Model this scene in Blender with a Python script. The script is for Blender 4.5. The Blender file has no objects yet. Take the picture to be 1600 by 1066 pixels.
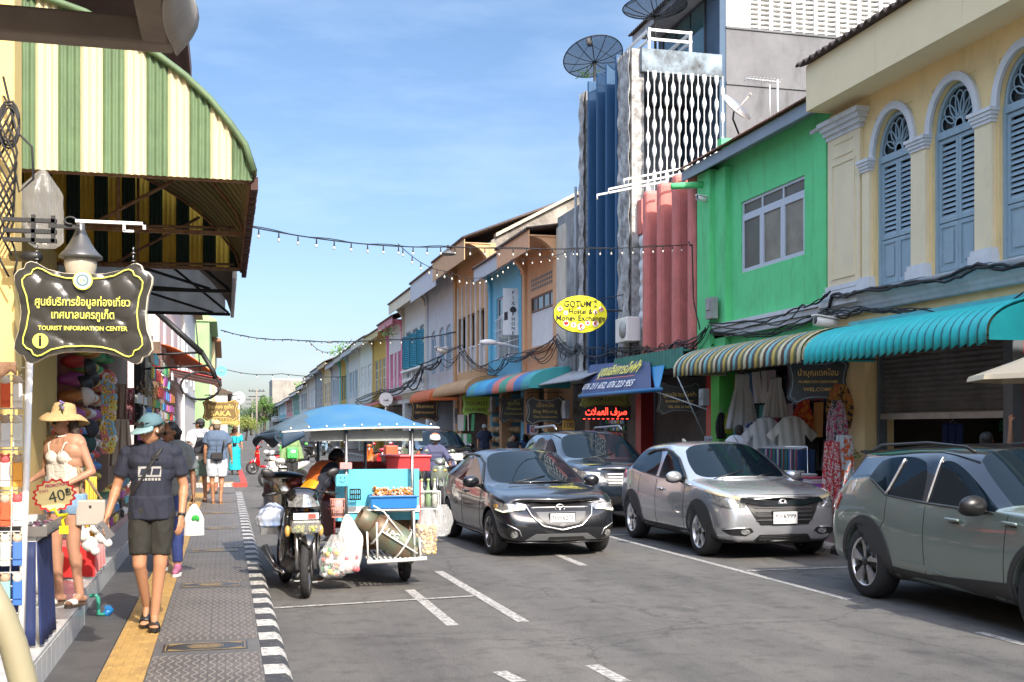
import bpy,bmesh,math,random
from mathutils import Vector,Matrix,noise
from mathutils.bvhtree import BVHTree
R=math.radians
sc=bpy.context.scene
C=sc.collection
# ---------------- camera ----------------
YAW=R(14.2);FPX=1770.0;CAMZ=1.72;HZ=670.0
cam=bpy.data.objects.new('camera',bpy.data.cameras.new('camera'));C.objects.link(cam)
cam.location=(0,0,CAMZ);cam.rotation_euler=(R(90),0,-YAW)
cam.data.sensor_width=36;cam.data.lens=36*FPX/1600
cam.data.shift_y=(HZ-533)/1600;cam.data.clip_end=3000;cam.data.clip_start=0.05
sc.camera=cam
# ---------------- sky, sun, exposure ----------------
SUN_EL=R(38);SUN_AZ=math.atan2(0.20,-0.97)          # direction to the sun, angle from +Y towards +X
sc.world=bpy.data.worlds.new('World');sc.world.use_nodes=True
wn=sc.world.node_tree;wn.nodes.clear()
sky=wn.nodes.new('ShaderNodeTexSky');sky.sky_type='NISHITA';sky.sun_disc=False
sky.sun_elevation=SUN_EL;sky.sun_rotation=SUN_AZ;sky.dust_density=1.2;sky.ozone_density=2.2;sky.air_density=1.0
wg=wn.nodes.new('ShaderNodeTexCoord');wm=wn.nodes.new('ShaderNodeMapping');wm.inputs['Scale'].default_value=(1.2,1.2,5.0)
wm.inputs['Rotation'].default_value=(0.25,0.1,0.6)
wz=wn.nodes.new('ShaderNodeTexNoise');wz.inputs['Scale'].default_value=2.1;wz.inputs['Detail'].default_value=7;wz.inputs['Roughness'].default_value=.55
wr=wn.nodes.new('ShaderNodeValToRGB');wr.color_ramp.elements[0].position=.5;wr.color_ramp.elements[0].color=(0,0,0,1)
wr.color_ramp.elements[1].position=.80;wr.color_ramp.elements[1].color=(.22,.22,.22,1)
wx=wn.nodes.new('ShaderNodeMix');wx.data_type='RGBA';wx.inputs['B'].default_value=(6.2,6.8,7.4,1)
bg=wn.nodes.new('ShaderNodeBackground');bg.inputs[1].default_value=0.118
wo=wn.nodes.new('ShaderNodeOutputWorld')
L=wn.links.new
L(wg.outputs['Generated'],wm.inputs['Vector']);L(wm.outputs[0],wz.inputs['Vector']);L(wz.outputs[0],wr.inputs[0])
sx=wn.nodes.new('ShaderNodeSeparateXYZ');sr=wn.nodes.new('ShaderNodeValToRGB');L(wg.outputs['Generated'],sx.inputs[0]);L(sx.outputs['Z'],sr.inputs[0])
e=sr.color_ramp.elements;e[0].position=0;e[0].color=(.50,.49,.54,1);e[1].position=.62;e[1].color=(4.3,3.6,2.9,1)  # overhead sky, above the view, brightened and warmed to fill the shade
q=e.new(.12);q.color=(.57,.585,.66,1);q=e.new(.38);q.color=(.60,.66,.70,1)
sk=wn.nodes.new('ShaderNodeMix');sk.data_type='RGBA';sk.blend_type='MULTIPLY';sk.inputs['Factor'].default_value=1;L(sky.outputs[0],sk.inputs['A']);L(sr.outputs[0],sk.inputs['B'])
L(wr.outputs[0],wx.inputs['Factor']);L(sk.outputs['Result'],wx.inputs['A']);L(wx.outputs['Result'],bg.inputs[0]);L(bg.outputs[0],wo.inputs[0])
sl=bpy.data.lights.new('sun','SUN');sl.energy=3.0;sl.angle=R(.5);sl.color=(1,.93,.82)
so=bpy.data.objects.new('sun',sl);C.objects.link(so);so.location=(5,-10,30)
sd=Vector((math.sin(SUN_AZ)*math.cos(SUN_EL),math.cos(SUN_AZ)*math.cos(SUN_EL),math.sin(SUN_EL)))
so.rotation_euler=sd.to_track_quat('Z','Y').to_euler()
sc.view_settings.view_transform='Standard';sc.view_settings.look='None';sc.view_settings.gamma=1
sc.view_settings.use_curve_mapping=False;sc.view_settings.exposure=1.25
sc.render.engine='CYCLES';sc.cycles.use_denoising=True
sc.cycles.max_bounces=7;sc.cycles.diffuse_bounces=3;sc.cycles.glossy_bounces=4;sc.cycles.transparent_max_bounces=12
# ---------------- picture helpers: turn a pixel of the 1600 px photo into a point ----------------
ca,sa=math.cos(YAW),math.sin(YAW)
def onX(px,py,X):
 t=(px-800)/FPX;Y=X*(ca-t*sa)/(sa+t*ca);d=X*sa+Y*ca
 return Vector((X,Y,CAMZ+(HZ-py)/FPX*d))
def onY(px,py,Y):
 t=(px-800)/FPX;X=Y*(sa+t*ca)/(ca-t*sa);d=X*sa+Y*ca
 return Vector((X,Y,CAMZ+(HZ-py)/FPX*d))
def onZ(px,py,z=0.0):
 d=(CAMZ-z)*FPX/(py-HZ);xc=(px-800)/FPX*d
 return Vector((xc*ca+d*sa,-xc*sa+d*ca,z))
rnd=random.Random(7)
# ---------------- materials ----------------
_m={}
def mat(name,col,rough=.6,metal=0.,var=0.,vs=4.,col2=None,bump=0.,bs=40.,coat=0.,alpha=1.,em=0.,trans=0.,stain=0.,sstr=(1,1,.25),spec=.5,sheen=0.):
 if name in _m:return _m[name]
 m=bpy.data.materials.new(name);m.use_nodes=True;n=m.node_tree;P=n.nodes['Principled BSDF'];l=n.links.new
 c=(*col,1);P.inputs['Base Color'].default_value=c;P.inputs['Roughness'].default_value=rough;P.inputs['Metallic'].default_value=metal
 P.inputs['Specular IOR Level'].default_value=spec
 if coat:P.inputs['Coat Weight'].default_value=coat;P.inputs['Coat Roughness'].default_value=.03
 if sheen:P.inputs['Sheen Weight'].default_value=sheen
 if em:P.inputs['Emission Color'].default_value=c;P.inputs['Emission Strength'].default_value=em
 if alpha<1:P.inputs['Alpha'].default_value=alpha
 if trans:P.inputs['Transmission Weight'].default_value=trans
 tc=n.nodes.new('ShaderNodeTexCoord') if (var or bump or stain) else None
 out=None
 if var:
  a=n.nodes.new('ShaderNodeTexNoise');a.inputs['Scale'].default_value=vs;a.inputs['Detail'].default_value=6;a.inputs['Roughness'].default_value=.65
  l(tc.outputs['Object'],a.inputs['Vector'])
  r=n.nodes.new('ShaderNodeValToRGB');r.color_ramp.elements[0].position=.32;r.color_ramp.elements[1].position=.68
  d=col2 or tuple(x*(1-var) for x in col);r.color_ramp.elements[0].color=(*d,1);r.color_ramp.elements[1].color=c
  l(a.outputs[0],r.inputs[0]);out=r.outputs[0]
 if stain:
  mp=n.nodes.new('ShaderNodeMapping');mp.inputs['Scale'].default_value=sstr;l(tc.outputs['Object'],mp.inputs['Vector'])
  a=n.nodes.new('ShaderNodeTexNoise');a.inputs['Scale'].default_value=3.3;a.inputs['Detail'].default_value=8;a.inputs['Roughness'].default_value=.7
  l(mp.outputs[0],a.inputs['Vector'])
  r=n.nodes.new('ShaderNodeValToRGB');r.color_ramp.elements[0].position=.52;r.color_ramp.elements[1].position=.72
  r.color_ramp.elements[0].color=(0,0,0,1);r.color_ramp.elements[1].color=(stain,)*3+(1,);l(a.outputs[0],r.inputs[0])
  x=n.nodes.new('ShaderNodeMix');x.data_type='RGBA';x.inputs['A'].default_value=c;x.inputs['B'].default_value=(.05,.045,.04,1)
  l(r.outputs[0],x.inputs['Factor'])
  if out:l(out,x.inputs['A'])
  out=x.outputs['Result']
 if out:l(out,P.inputs['Base Color'])
 if bump:
  a=n.nodes.new('ShaderNodeTexNoise');a.inputs['Scale'].default_value=bs;a.inputs['Detail'].default_value=4;l(tc.outputs['Object'],a.inputs['Vector'])
  b=n.nodes.new('ShaderNodeBump');b.inputs['Strength'].default_value=min(1,bump);b.inputs['Distance'].default_value=.01;l(a.outputs[0],b.inputs['Height']);l(b.outputs[0],P.inputs['Normal'])
 _m[name]=m;return m
def plain(r,g,b,rough=.6,**k):
 return mat('paint_%d_%d_%d_%d' % (r*255,g*255,b*255,rough*100),(r,g,b),rough,**k)
def wallmat(name,col,stain=.25):return mat(name,col,.85,var=.13,vs=1.3,bump=.25,bs=25,stain=stain)
K=mat('black_plastic',(.012,.012,.013),.45)
RUB=mat('tyre_rubber',(.02,.02,.021),.85,bump=.3,bs=60)
CHR=mat('chrome',(.75,.75,.76),.12,1.)
STL=mat('steel_tube',(.55,.55,.56),.32,1.,var=.25,vs=9)
RST=mat('rusty_iron',(.16,.07,.035),.85,var=.6,vs=12,col2=(.30,.19,.12),bump=.5)
WHT=mat('white_paint',(.78,.78,.76),.5,var=.08,vs=5)
DGL=mat('dark_glass',(.02,.025,.028),.06,spec=.6)
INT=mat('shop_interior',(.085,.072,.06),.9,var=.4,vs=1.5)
CAB=mat('black_cable',(.012,.012,.013),.6)
# ---------------- mesh builder ----------------
class MB:
 def __init__(s):s.v=[];s.f=[];s.mi=[];s.sm=[];s.M=Matrix();s.m=0;s.s=False
 def add(s,vs,fs,smooth=None):
  o=len(s.v);M=s.M;s.v+=[M @ Vector(v) for v in vs];s.f+=[tuple(i+o for i in f) for f in fs]
  s.mi+=[s.m]*len(fs);s.sm+=[s.s if smooth is None else smooth]*len(fs);return s
 def box(s,x0,x1,y0,y1,z0,z1):
  return s.add([(x0,y0,z0),(x1,y0,z0),(x1,y1,z0),(x0,y1,z0),(x0,y0,z1),(x1,y0,z1),(x1,y1,z1),(x0,y1,z1)],
     [(0,3,2,1),(4,5,6,7),(0,1,5,4),(1,2,6,5),(2,3,7,6),(3,0,4,7)],False)
 def cbox(s,c,d):return s.box(c[0]-d[0]/2,c[0]+d[0]/2,c[1]-d[1]/2,c[1]+d[1]/2,c[2]-d[2]/2,c[2]+d[2]/2)
 def prism(s,poly,ax,a,b,smooth=False):     # poly in the two other axes (cyclic order y,z / z,x->given as x,z / x,y)
  def P(p,t):return (t,p[0],p[1]) if ax=='x' else (p[0],t,p[1]) if ax=='y' else (p[0],p[1],t)
  n=len(poly);ar=sum(poly[i][0]*poly[(i+1) % n][1]-poly[(i+1) % n][0]*poly[i][1] for i in range(n))
  if (ar>0)==(ax=='y'):poly=poly[::-1]
  o=s.add([P(p,a) for p in poly]+[P(p,b) for p in poly],[tuple(range(n))[::-1],tuple(range(n,2*n))],False)
  k=len(s.v)-2*n
  for i in range(n):
   j=(i+1) % n;s.f.append((k+i,k+j,k+n+j,k+n+i));s.mi.append(s.m);s.sm.append(smooth)
  return s
 def tube(s,pts,r,n=6,caps=True,flat=1.):
  pts=[Vector(p) for p in pts];m=len(pts);rs=r if isinstance(r,(list,tuple)) else [r]*m
  vs=[];up=None
  for i,p in enumerate(pts):
   t=(pts[min(i+1,m-1)]-pts[max(i-1,0)])
   t=t.normalized() if t.length>1e-9 else Vector((0,0,1))
   if up is None:up=Vector((0,0,1)) if abs(t.z)<.9 else Vector((0,1,0))
   a=t.cross(up)
   if a.length<1e-4:a=t.orthogonal()
   a.normalize();b=a.cross(t).normalized();up=b
   for k in range(n):
    q=2*math.pi*k/n;vs.append(p+(a*math.cos(q)+b*math.sin(q)*flat)*rs[i])
  fs=[(i*n+k,i*n+(k+1) % n,(i+1)*n+(k+1) % n,(i+1)*n+k) for i in range(m-1) for k in range(n)]
  if caps:fs+=[tuple(range(n))[::-1],tuple((m-1)*n+k for k in range(n))]
  return s.add(vs,fs,True)
 def lathe(s,prof,n=16,c=(0,0,0),ax='z',smooth=True,caps=True):
  vs=[]
  for r,h in prof:
   for k in range(n):
    q=2*math.pi*k/n;a,b=r*math.cos(q),r*math.sin(q)
    p=(a,b,h) if ax=='z' else (a,h,b) if ax=='y' else (h,a,b)
    vs.append((p[0]+c[0],p[1]+c[1],p[2]+c[2]))
  m=len(prof)
  fs=[(i*n+k,i*n+(k+1) % n,(i+1)*n+(k+1) % n,(i+1)*n+k) for i in range(m-1) for k in range(n)]
  if caps and prof[0][0]>1e-5:fs.append(tuple(range(n))[::-1])
  if caps and prof[-1][0]>1e-5:fs.append(tuple((m-1)*n+k for k in range(n)))
  return s.add(vs,fs,smooth)
 def ball(s,c,r,n=12,m=8):
  r=(r,r,r) if isinstance(r,(int,float)) else r;vs=[]
  for i in range(m+1):
   t=math.pi*i/m
   for k in range(n):
    q=2*math.pi*k/n;vs.append((c[0]+r[0]*math.sin(t)*math.cos(q),c[1]+r[1]*math.sin(t)*math.sin(q),c[2]-r[2]*math.cos(t)))
  return s.add(vs,[(i*n+k,i*n+(k+1) % n,(i+1)*n+(k+1) % n,(i+1)*n+k) for i in range(m) for k in range(n)],True)
 def cap(s,p,q,r0,r1=None,n=12):             # a limb: tapered, round ended
  p=Vector(p);q=Vector(q);r1=r0 if r1 is None else r1;d=(q-p)
  if d.length<1e-6:return s.ball(p,r0,n)
  t=d.normalized();pts=[];rs=[]
  for k in range(1,5):
   g=math.pi/2*(1-k/4);pts.append(p-t*r0*math.sin(g));rs.append(max(r0*math.cos(g),1e-3))
  for k in range(0,4):
   g=math.pi/2*k/4;pts.append(q+t*r1*math.sin(g));rs.append(max(r1*math.cos(g),1e-3))
  return s.tube(pts,rs,n)
 def sheet(s,fn,nu,nv,smooth=True,closed=False):
  vs=[fn(i/nu,j/nv) for i in range(nu+1) for j in range(nv+1)];w=nv+1
  return s.add(vs,[(i*w+j,(i+1)*w+j,(i+1)*w+j+1,i*w+j+1) for i in range(nu) for j in range(nv)],smooth)
 def text(s,body,size,M,width=None,bold=0.,depth=.002,al='CENTER'):
  vs,fs=text_mesh(body,bold,al)
  if not vs:return s
  xs=[v[0] for v in vs];w=max(xs)-min(xs);k=size if width is None else min(size,width/w*1.0)
  ks=k if width is None else width/w
  o=s.M;s.M=o @ M;s.add([(v[0]*ks,v[1]*size,v[2]*depth) for v in vs],fs,False);s.M=o;return s
 def leaf(s,p,a,b):return s.add([p,p+a,p+a+b,p+b],[(0,1,2,3)],False)
 def build(s,name,mats,parent=None,org=None,bevel=0,solid=0,sub=0,w=True,flip=False):
  me=bpy.data.meshes.new(name);M=Matrix()
  if parent is not None and w:M=root_matrix(parent).inverted()
  vs=s.v
  loc=Vector((0,0,0))
  if parent is None and vs:
   if org is None:
    org=((min(v.x for v in vs)+max(v.x for v in vs))/2,(min(v.y for v in vs)+max(v.y for v in vs))/2,min(v.z for v in vs))
   loc=Vector(org);M=Matrix.Translation(-loc)
  me.from_pydata([M @ v for v in vs],[],s.f)
  mats=mats if isinstance(mats,(list,tuple)) else [mats]
  for m in mats:me.materials.append(m)
  me.polygons.foreach_set('material_index',s.mi);me.polygons.foreach_set('use_smooth',s.sm);me.update()
  o=bpy.data.objects.new(name,me);C.objects.link(o);o.location=loc
  if parent is not None:o.parent=parent
  if solid:d=o.modifiers.new('solid','SOLIDIFY');d.thickness=solid;d.offset=0
  if bevel:d=o.modifiers.new('bevel','BEVEL');d.width=bevel;d.segments=2;d.limit_method='ANGLE'
  if sub:d=o.modifiers.new('sub','SUBSURF');d.levels=sub;d.render_levels=sub
  return o
def root_matrix(o):
 M=Matrix.LocRotScale(o.location,o.rotation_euler,o.scale)
 return root_matrix(o.parent) @ M if o.parent else M
_t={}
def text_mesh(body,bold=0.,al='CENTER'):
 k=(body,bold,al)
 if k not in _t:
  cu=bpy.data.curves.new('t','FONT');cu.body=body;cu.size=1;cu.align_x=al;cu.align_y='CENTER';cu.offset=bold;cu.resolution_u=2;cu.extrude=.5
  ob=bpy.data.objects.new('t',cu);C.objects.link(ob);dg=bpy.context.evaluated_depsgraph_get();me=ob.evaluated_get(dg).to_mesh()
  _t[k]=([tuple(v.co) for v in me.vertices],[tuple(p.vertices) for p in me.polygons])
  ob.evaluated_get(dg).to_mesh_clear();bpy.data.objects.remove(ob);bpy.data.curves.remove(cu)
 return _t[k]
def frame(o,right,up=(0,0,1)):                   # local x = right, y = up, z = towards the viewer
 r=Vector(right).normalized();u=Vector(up);u=(u-r*u.dot(r)).normalized();n=r.cross(u)
 return Matrix.Translation(Vector(o)) @ Matrix((r,u,n)).transposed().to_4x4()
def tag(o,label=None,cat=None,group=None,kind=None):
 if label:o['label']=label
 if cat:o['category']=cat
 if group:o['group']=group
 if kind:o['kind']=kind
 return o
def thing(name,label,cat,loc=(0,0,0),rz=0.,group=None):
 o=bpy.data.objects.new(name,None);C.objects.link(o);o.location=loc;o.rotation_euler=(0,0,rz);o.empty_display_size=.1
 return tag(o,label,cat,group)
def tagm(o,label,cat,group=None):return tag(o,label,cat,group)
def struct(o):o['kind']='structure';return o
def dup(root,loc,rz=None,label=None,group=None,scale=None):
 r=root.copy();C.objects.link(r);r.location=loc
 if rz is not None:r.rotation_euler=(0,0,rz)
 if scale:r.scale=scale
 if label:r['label']=label
 if group:r['group']=group
 for ch in list(root.children):
  c=ch.copy();C.objects.link(c);c.parent=r
  for g in list(ch.children):
   d=g.copy();C.objects.link(d);d.parent=c
 return r
def evalmesh(ob):
 dg=bpy.context.evaluated_depsgraph_get();return bpy.data.meshes.new_from_object(ob.evaluated_get(dg))
def curve_pts(a,b,sag,n=16):
 a=Vector(a);b=Vector(b);return [a.lerp(b,i/n)-Vector((0,0,sag*4*(i/n)*(1-i/n))) for i in range(n+1)]
# ================= SETTING =================
def asphalt():
 m=mat('asphalt',(.066,.065,.064),.88);n=m.node_tree;l=n.links.new;P=n.nodes['Principled BSDF']
 tc=n.nodes.new('ShaderNodeTexCoord')
 def nz(s,d,st=None):
  a=n.nodes.new('ShaderNodeTexNoise');a.inputs['Scale'].default_value=s;a.inputs['Detail'].default_value=d;a.inputs['Roughness'].default_value=.7
  if st:
   mp=n.nodes.new('ShaderNodeMapping');mp.inputs['Scale'].default_value=st;l(tc.outputs['Object'],mp.inputs['Vector']);l(mp.outputs[0],a.inputs['Vector'])
  else:l(tc.outputs['Object'],a.inputs['Vector'])
  return a
 a=nz(95,3);b=nz(.55,6,(1.6,.35,1));c=nz(4,6)
 r=n.nodes.new('ShaderNodeValToRGB');r.color_ramp.elements[0].position=.3;r.color_ramp.elements[1].position=.72
 r.color_ramp.elements[0].color=(.040,.039,.038,1);r.color_ramp.elements[1].color=(.172,.166,.158,1);l(a.outputs[0],r.inputs[0])
 r2=n.nodes.new('ShaderNodeValToRGB');r2.color_ramp.elements[0].position=.3;r2.color_ramp.elements[1].position=.7
 r2.color_ramp.elements[0].color=(.62,.62,.63,1);r2.color_ramp.elements[1].color=(1.25,1.23,1.18,1);l(b.outputs[0],r2.inputs[0])
 x=n.nodes.new('ShaderNodeMix');x.data_type='RGBA';x.blend_type='MULTIPLY';x.inputs['Factor'].default_value=1;l(r.outputs[0],x.inputs['A']);l(r2.outputs[0],x.inputs['B'])
 r3=n.nodes.new('ShaderNodeValToRGB');r3.color_ramp.elements[0].position=.35;r3.color_ramp.elements[1].position=.5
 r3.color_ramp.elements[0].color=(.7,.7,.7,1);r3.color_ramp.elements[1].color=(1,1,1,1);l(c.outputs[0],r3.inputs[0])
 y=n.nodes.new('ShaderNodeMix');y.data_type='RGBA';y.blend_type='MULTIPLY';y.inputs['Factor'].default_value=1;l(x.outputs['Result'],y.inputs['A']);l(r3.outputs[0],y.inputs['B'])
 vo=n.nodes.new('ShaderNodeTexVoronoi');vo.feature='DISTANCE_TO_EDGE';vo.inputs['Scale'].default_value=.45;l(c.outputs[1],vo.inputs['Vector'])
 wv=nz(1.5,4);mxv=n.nodes.new('ShaderNodeMix');mxv.data_type='VECTOR';mxv.inputs['Factor'].default_value=.35;l(tc.outputs['Object'],mxv.inputs['A']);l(wv.outputs[1],mxv.inputs['B']);l(mxv.outputs['Result'],vo.inputs['Vector'])
 r4=n.nodes.new('ShaderNodeValToRGB');r4.color_ramp.elements[0].position=0;r4.color_ramp.elements[1].position=.006
 r4.color_ramp.elements[0].color=(.6,.6,.6,1);r4.color_ramp.elements[1].color=(1,1,1,1);l(vo.outputs['Distance'],r4.inputs[0])
 z=n.nodes.new('ShaderNodeMix');z.data_type='RGBA';z.blend_type='MULTIPLY';z.inputs['Factor'].default_value=1;l(y.outputs['Result'],z.inputs['A']);l(r4.outputs[0],z.inputs['B'])
 sp_=nz(.62,2);r5=n.nodes.new('ShaderNodeValToRGB');r5.color_ramp.elements[0].position=.62;r5.color_ramp.elements[1].position=.72
 r5.color_ramp.elements[0].color=(1,1,1,1);r5.color_ramp.elements[1].color=(.55,.55,.56,1);l(sp_.outputs[0],r5.inputs[0])
 z2=n.nodes.new('ShaderNodeMix');z2.data_type='RGBA';z2.blend_type='MULTIPLY';z2.inputs['Factor'].default_value=1;l(z.outputs['Result'],z2.inputs['A']);l(r5.outputs[0],z2.inputs['B'])
 l(z2.outputs['Result'],P.inputs['Base Color'])
 bb=n.nodes.new('ShaderNodeBump');bb.inputs['Strength'].default_value=.5;bb.inputs['Distance'].default_value=.008;l(a.outputs[0],bb.inputs['Height']);l(bb.outputs[0],P.inputs['Normal'])
 return m
GRD=mat('far_ground',(.09,.085,.07),.95,var=.3,vs=.05)
b=MB();b.add([(-1500,-200,-.02),(1500,-200,-.02),(1500,2200,-.02),(-1500,2200,-.02)],[(0,1,2,3)]);struct(b.build('ground',GRD,org=(0,0,-.02)))
b=MB();b.add([(-14,-12,0),(8.05,-12,0),(8.05,420,0),(-14,420,0)],[(0,1,2,3)]);struct(b.build('road',asphalt(),org=(0,0,0)))
def wornpaint(name,col,amt=.45):
 m=mat(name,col,.7);n=m.node_tree;l=n.links.new;P=n.nodes['Principled BSDF']
 tc=n.nodes.new('ShaderNodeTexCoord');a=n.nodes.new('ShaderNodeTexNoise');a.inputs['Scale'].default_value=22;a.inputs['Detail'].default_value=8;a.inputs['Roughness'].default_value=.75
 l(tc.outputs['Object'],a.inputs['Vector']);r=n.nodes.new('ShaderNodeValToRGB');r.color_ramp.elements[0].position=amt-.08;r.color_ramp.elements[1].position=amt+.06
 r.color_ramp.elements[0].color=(.12,.115,.11,1);r.color_ramp.elements[1].color=(*col,1);l(a.outputs[0],r.inputs[0]);l(r.outputs[0],P.inputs['Base Color']);return m
LN=wornpaint('road_line_paint',(.44,.43,.40),.50)
b=MB()
def line(x0,y0,x1,y1,w=.1,z=.004):
 p=Vector((x0,y0,z));q=Vector((x1,y1,z));t=(q-p).normalized();n=Vector((-t.y,t.x,0))*w/2
 b.add([p-n,q-n,q+n,p+n],[(0,1,2,3)])
for (xa,ya,xb,yb) in [(818,972,685,893),(708,978,640,922),(975,1066,925,1040),(812,1066,780,1050),(912,884,868,866)]:
 p=onZ(xa,ya);q=onZ(xb,yb);line(p.x,p.y,q.x,q.y,.11)
line(.44,11.05,2.5,11.35,.07,.008)
for yy in range(0,22):
 if yy % 2==0 or yy<1:pass
line(6.08,10.2,5.93,17.3,.09);line(6.2,6.5,6.16,8.3,.09)
line(5.9,22.5,5.9,26,.09);line(5.9,31,5.9,37,.09)
for k in range(12):line(4.3,20+k*7,4.28,22+k*7,.1)
line(6.1,12.55,8.0,12.6,.07,.008);line(5.95,17.3,8.0,17.35,.07,.008)
struct(b.build('road_markings',LN,org=(0,0,.004)))
TG=mat('pavement_grey_stone',(.115,.112,.11),.62,stain=.35,sstr=(1,1,1),var=.4,vs=2,bump=.3,bs=30)
TD=mat('pavement_dark_tile',(.078,.075,.073),.6,var=.35,vs=5,bump=.3)
TW=mat('wave_tile',(.135,.12,.108),.55,var=.45,vs=2.2,stain=.45,sstr=(1,1,1))
def wavemat():
 m=TW;n=m.node_tree;l=n.links.new;P=n.nodes['Principled BSDF'];tc=n.nodes.new('ShaderNodeTexCoord')
 w=n.nodes.new('ShaderNodeTexWave');w.wave_type='BANDS';w.bands_direction='X';w.inputs['Scale'].default_value=5.6;w.inputs['Distortion'].default_value=0
 sp=n.nodes.new('ShaderNodeSeparateXYZ');l(tc.outputs['Object'],sp.inputs[0])
 s=n.nodes.new('ShaderNodeMath');s.operation='MULTIPLY';s.inputs[1].default_value=30;l(sp.outputs['Y'],s.inputs[0])
 t=n.nodes.new('ShaderNodeMath');t.operation='SINE';l(s.outputs[0],t.inputs[0])
 u=n.nodes.new('ShaderNodeMath');u.operation='MULTIPLY_ADD';u.inputs[1].default_value=.017;l(t.outputs[0],u.inputs[0]);l(sp.outputs['X'],u.inputs[2])
 cb=n.nodes.new('ShaderNodeCombineXYZ');l(u.outputs[0],cb.inputs['X']);l(cb.outputs[0],w.inputs['Vector'])
 r=n.nodes.new('ShaderNodeValToRGB');r.color_ramp.elements[0].position=.55;r.color_ramp.elements[1].position=.8;l(w.outputs['Color'],r.inputs[0])
 bb=n.nodes.new('ShaderNodeBump');bb.inputs['Strength'].default_value=1;bb.inputs['Distance'].default_value=.02;l(r.outputs[0],bb.inputs['Height']);l(bb.outputs[0],P.inputs['Normal'])
 old=P.inputs['Base Color'].links[0].from_socket;x=n.nodes.new('ShaderNodeMix');x.data_type='RGBA';x.inputs['B'].default_value=(.33,.30,.265,1)
 l(old,x.inputs['A']);q=n.nodes.new('ShaderNodeMath');q.operation='MULTIPLY';q.inputs[1].default_value=.4;l(r.outputs[0],q.inputs[0]);l(q.outputs[0],x.inputs['Factor']);l(x.outputs['Result'],P.inputs['Base Color'])
wavemat()
YT=mat('tactile_yellow_tile',(.44,.27,.085),.6,var=.35,vs=7,bump=.3,stain=.3,sstr=(1,.6,1))
GLD=mat('inlay_gold',(.36,.25,.11),.45,.3)
PZ=.12;YE=29.5
b=MB();b.box(-4,.25,-4,YE,-.01,PZ-.012);b.box(-.50,.25,-4,YE,PZ-.012,PZ-.002);struct(b.build('pavement_base',TG,org=(0,0,0)))
b=MB()
yy=-4.
while yy<YE:
 for (xa,xb) in [(-3.99,-3.5),(-3.49,-2.8),(-2.79,-2.0),(-1.99,-1.42),(-1.415,-.80)]:
  b.box(xa,xb,yy+.004,yy+.595,PZ-.012,PZ+rnd.uniform(-.001,.001))
 yy+=.6
struct(b.build('pavement_tiles',TD,org=(0,0,PZ)))
b=MB();yy=-4.
while yy<YE-.3:
 b.box(-.79,-.505,yy+.002,yy+.298,PZ-.012,PZ)
 for k in range(4):b.box(-.765+k*.066,-.737+k*.066,yy+.012,yy+.288,PZ,PZ+.006)
 yy+=.3
struct(b.build('tactile_paving',YT,org=(0,0,PZ)))
bays=[];slabs=[]
y0=6.35
def bayy(py):return onZ(330,py,PZ).y
W_=MB();D_=MB();S_=MB();G_=MB()
edges=[(1200,1035),(990,925),(885,850)]
yb=bayy(1010);per=bayy(914)-yb
k=-4
while True:
 yc=yb+per*k
 if yc>YE-.5:break
 D_.box(-.44,.16,yc-.145,yc+.145,PZ-.002,PZ+.003)
 if k<6:
  G_.M=Matrix.Translation((-.14,yc,PZ+.0045))
  for (sx,sy) in ((-1,-1),(-1,1),(1,-1),(1,1)):
   for j in range(3):G_.box(min(sx*.26,sx*(.17+j*.03)),max(sx*.26,sx*(.17+j*.03)),sy*(.12-j*.022)-.003,sy*(.12-j*.022)+.003,0,.001)
  for rr in (.09,.078):
   P=[(1.45*rr*math.cos(q*math.pi/16),rr*math.sin(q*math.pi/16),0) for q in range(33)]
   G_.sheet(lambda u,v,P=P:(P[round(u*32)][0]*(1-.05*v),P[round(u*32)][1]*(1-.05*v),.001),32,1,False)
  for j in range(5):G_.box(-.08+j*.038,-.075+j*.038,-.05,.05,0,.001);G_.box(-.1,.1,-.05+j*.025,-.046+j*.025,0,.001)
  for sx in (-1,1):G_.box(sx*.28-.003,sx*.28+.003,-.135,.135,0,.001)
  for sy in (-1,1):G_.box(-.28,.28,sy*.132-.003,sy*.132+.003,0,.001)
  G_.M=Matrix()
 ya,yz=yc+.30,yc+per-.30
 nb=3
 for i in range(1):
  for (xa,xz) in ((-.49,-.118),(-.112,.24)):
   W_.box(xa,xz,ya,yz,PZ-.002,PZ+.004)
 k+=1
struct(W_.build('pavement_wave_tiles',TW,org=(0,0,PZ)));struct(D_.build('pavement_inlaid_slabs',mat('slab_black',(.03,.028,.027),.35,var=.3,bump=.2),org=(0,0,PZ)))
struct(G_.build('pavement_inlay_pattern',GLD,org=(0,0,PZ)))
KW=wornpaint('kerb_white',(.48,.47,.44),.47);KB=wornpaint('kerb_black',(.030,.031,.035),.42)
def kerb(name,x0,x1,ya,yb,L_=.31,rnd_side=1,mm=None):
 b=MB();y=ya;i=0
 while y<yb:
  b.m=i % 2;r=.05
  pr=[(x0,-.01),(x1,-.01),(x1,PZ-r),(x1-r*.4,PZ-r*.35),(x1-r,PZ+.004),(x0,PZ+.004)] if rnd_side>0 else [(x1,-.01),(x0,-.01),(x0,PZ-r),(x0+r*.4,PZ-r*.35),(x0+r,PZ+.004),(x1,PZ+.004)]
  b.prism(pr,'y',y,min(y+L_-.004,yb));y+=L_;i+=1
 return struct(b.build(name,mm or [KW,KB],org=(x0,ya,0)))
kerb('kerb',.25,.43,-3,YE);kerb('kerb',8.05,8.23,-3,120,.5,-1)
KR=wornpaint('kerb_red',(.55,.045,.03),.42)
b=MB();b.box(-8,.45,34.5,300,-.01,.12);struct(b.build('pavement_beyond_side_street',TG,org=(0,40,0)))
b=MB()
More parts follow.
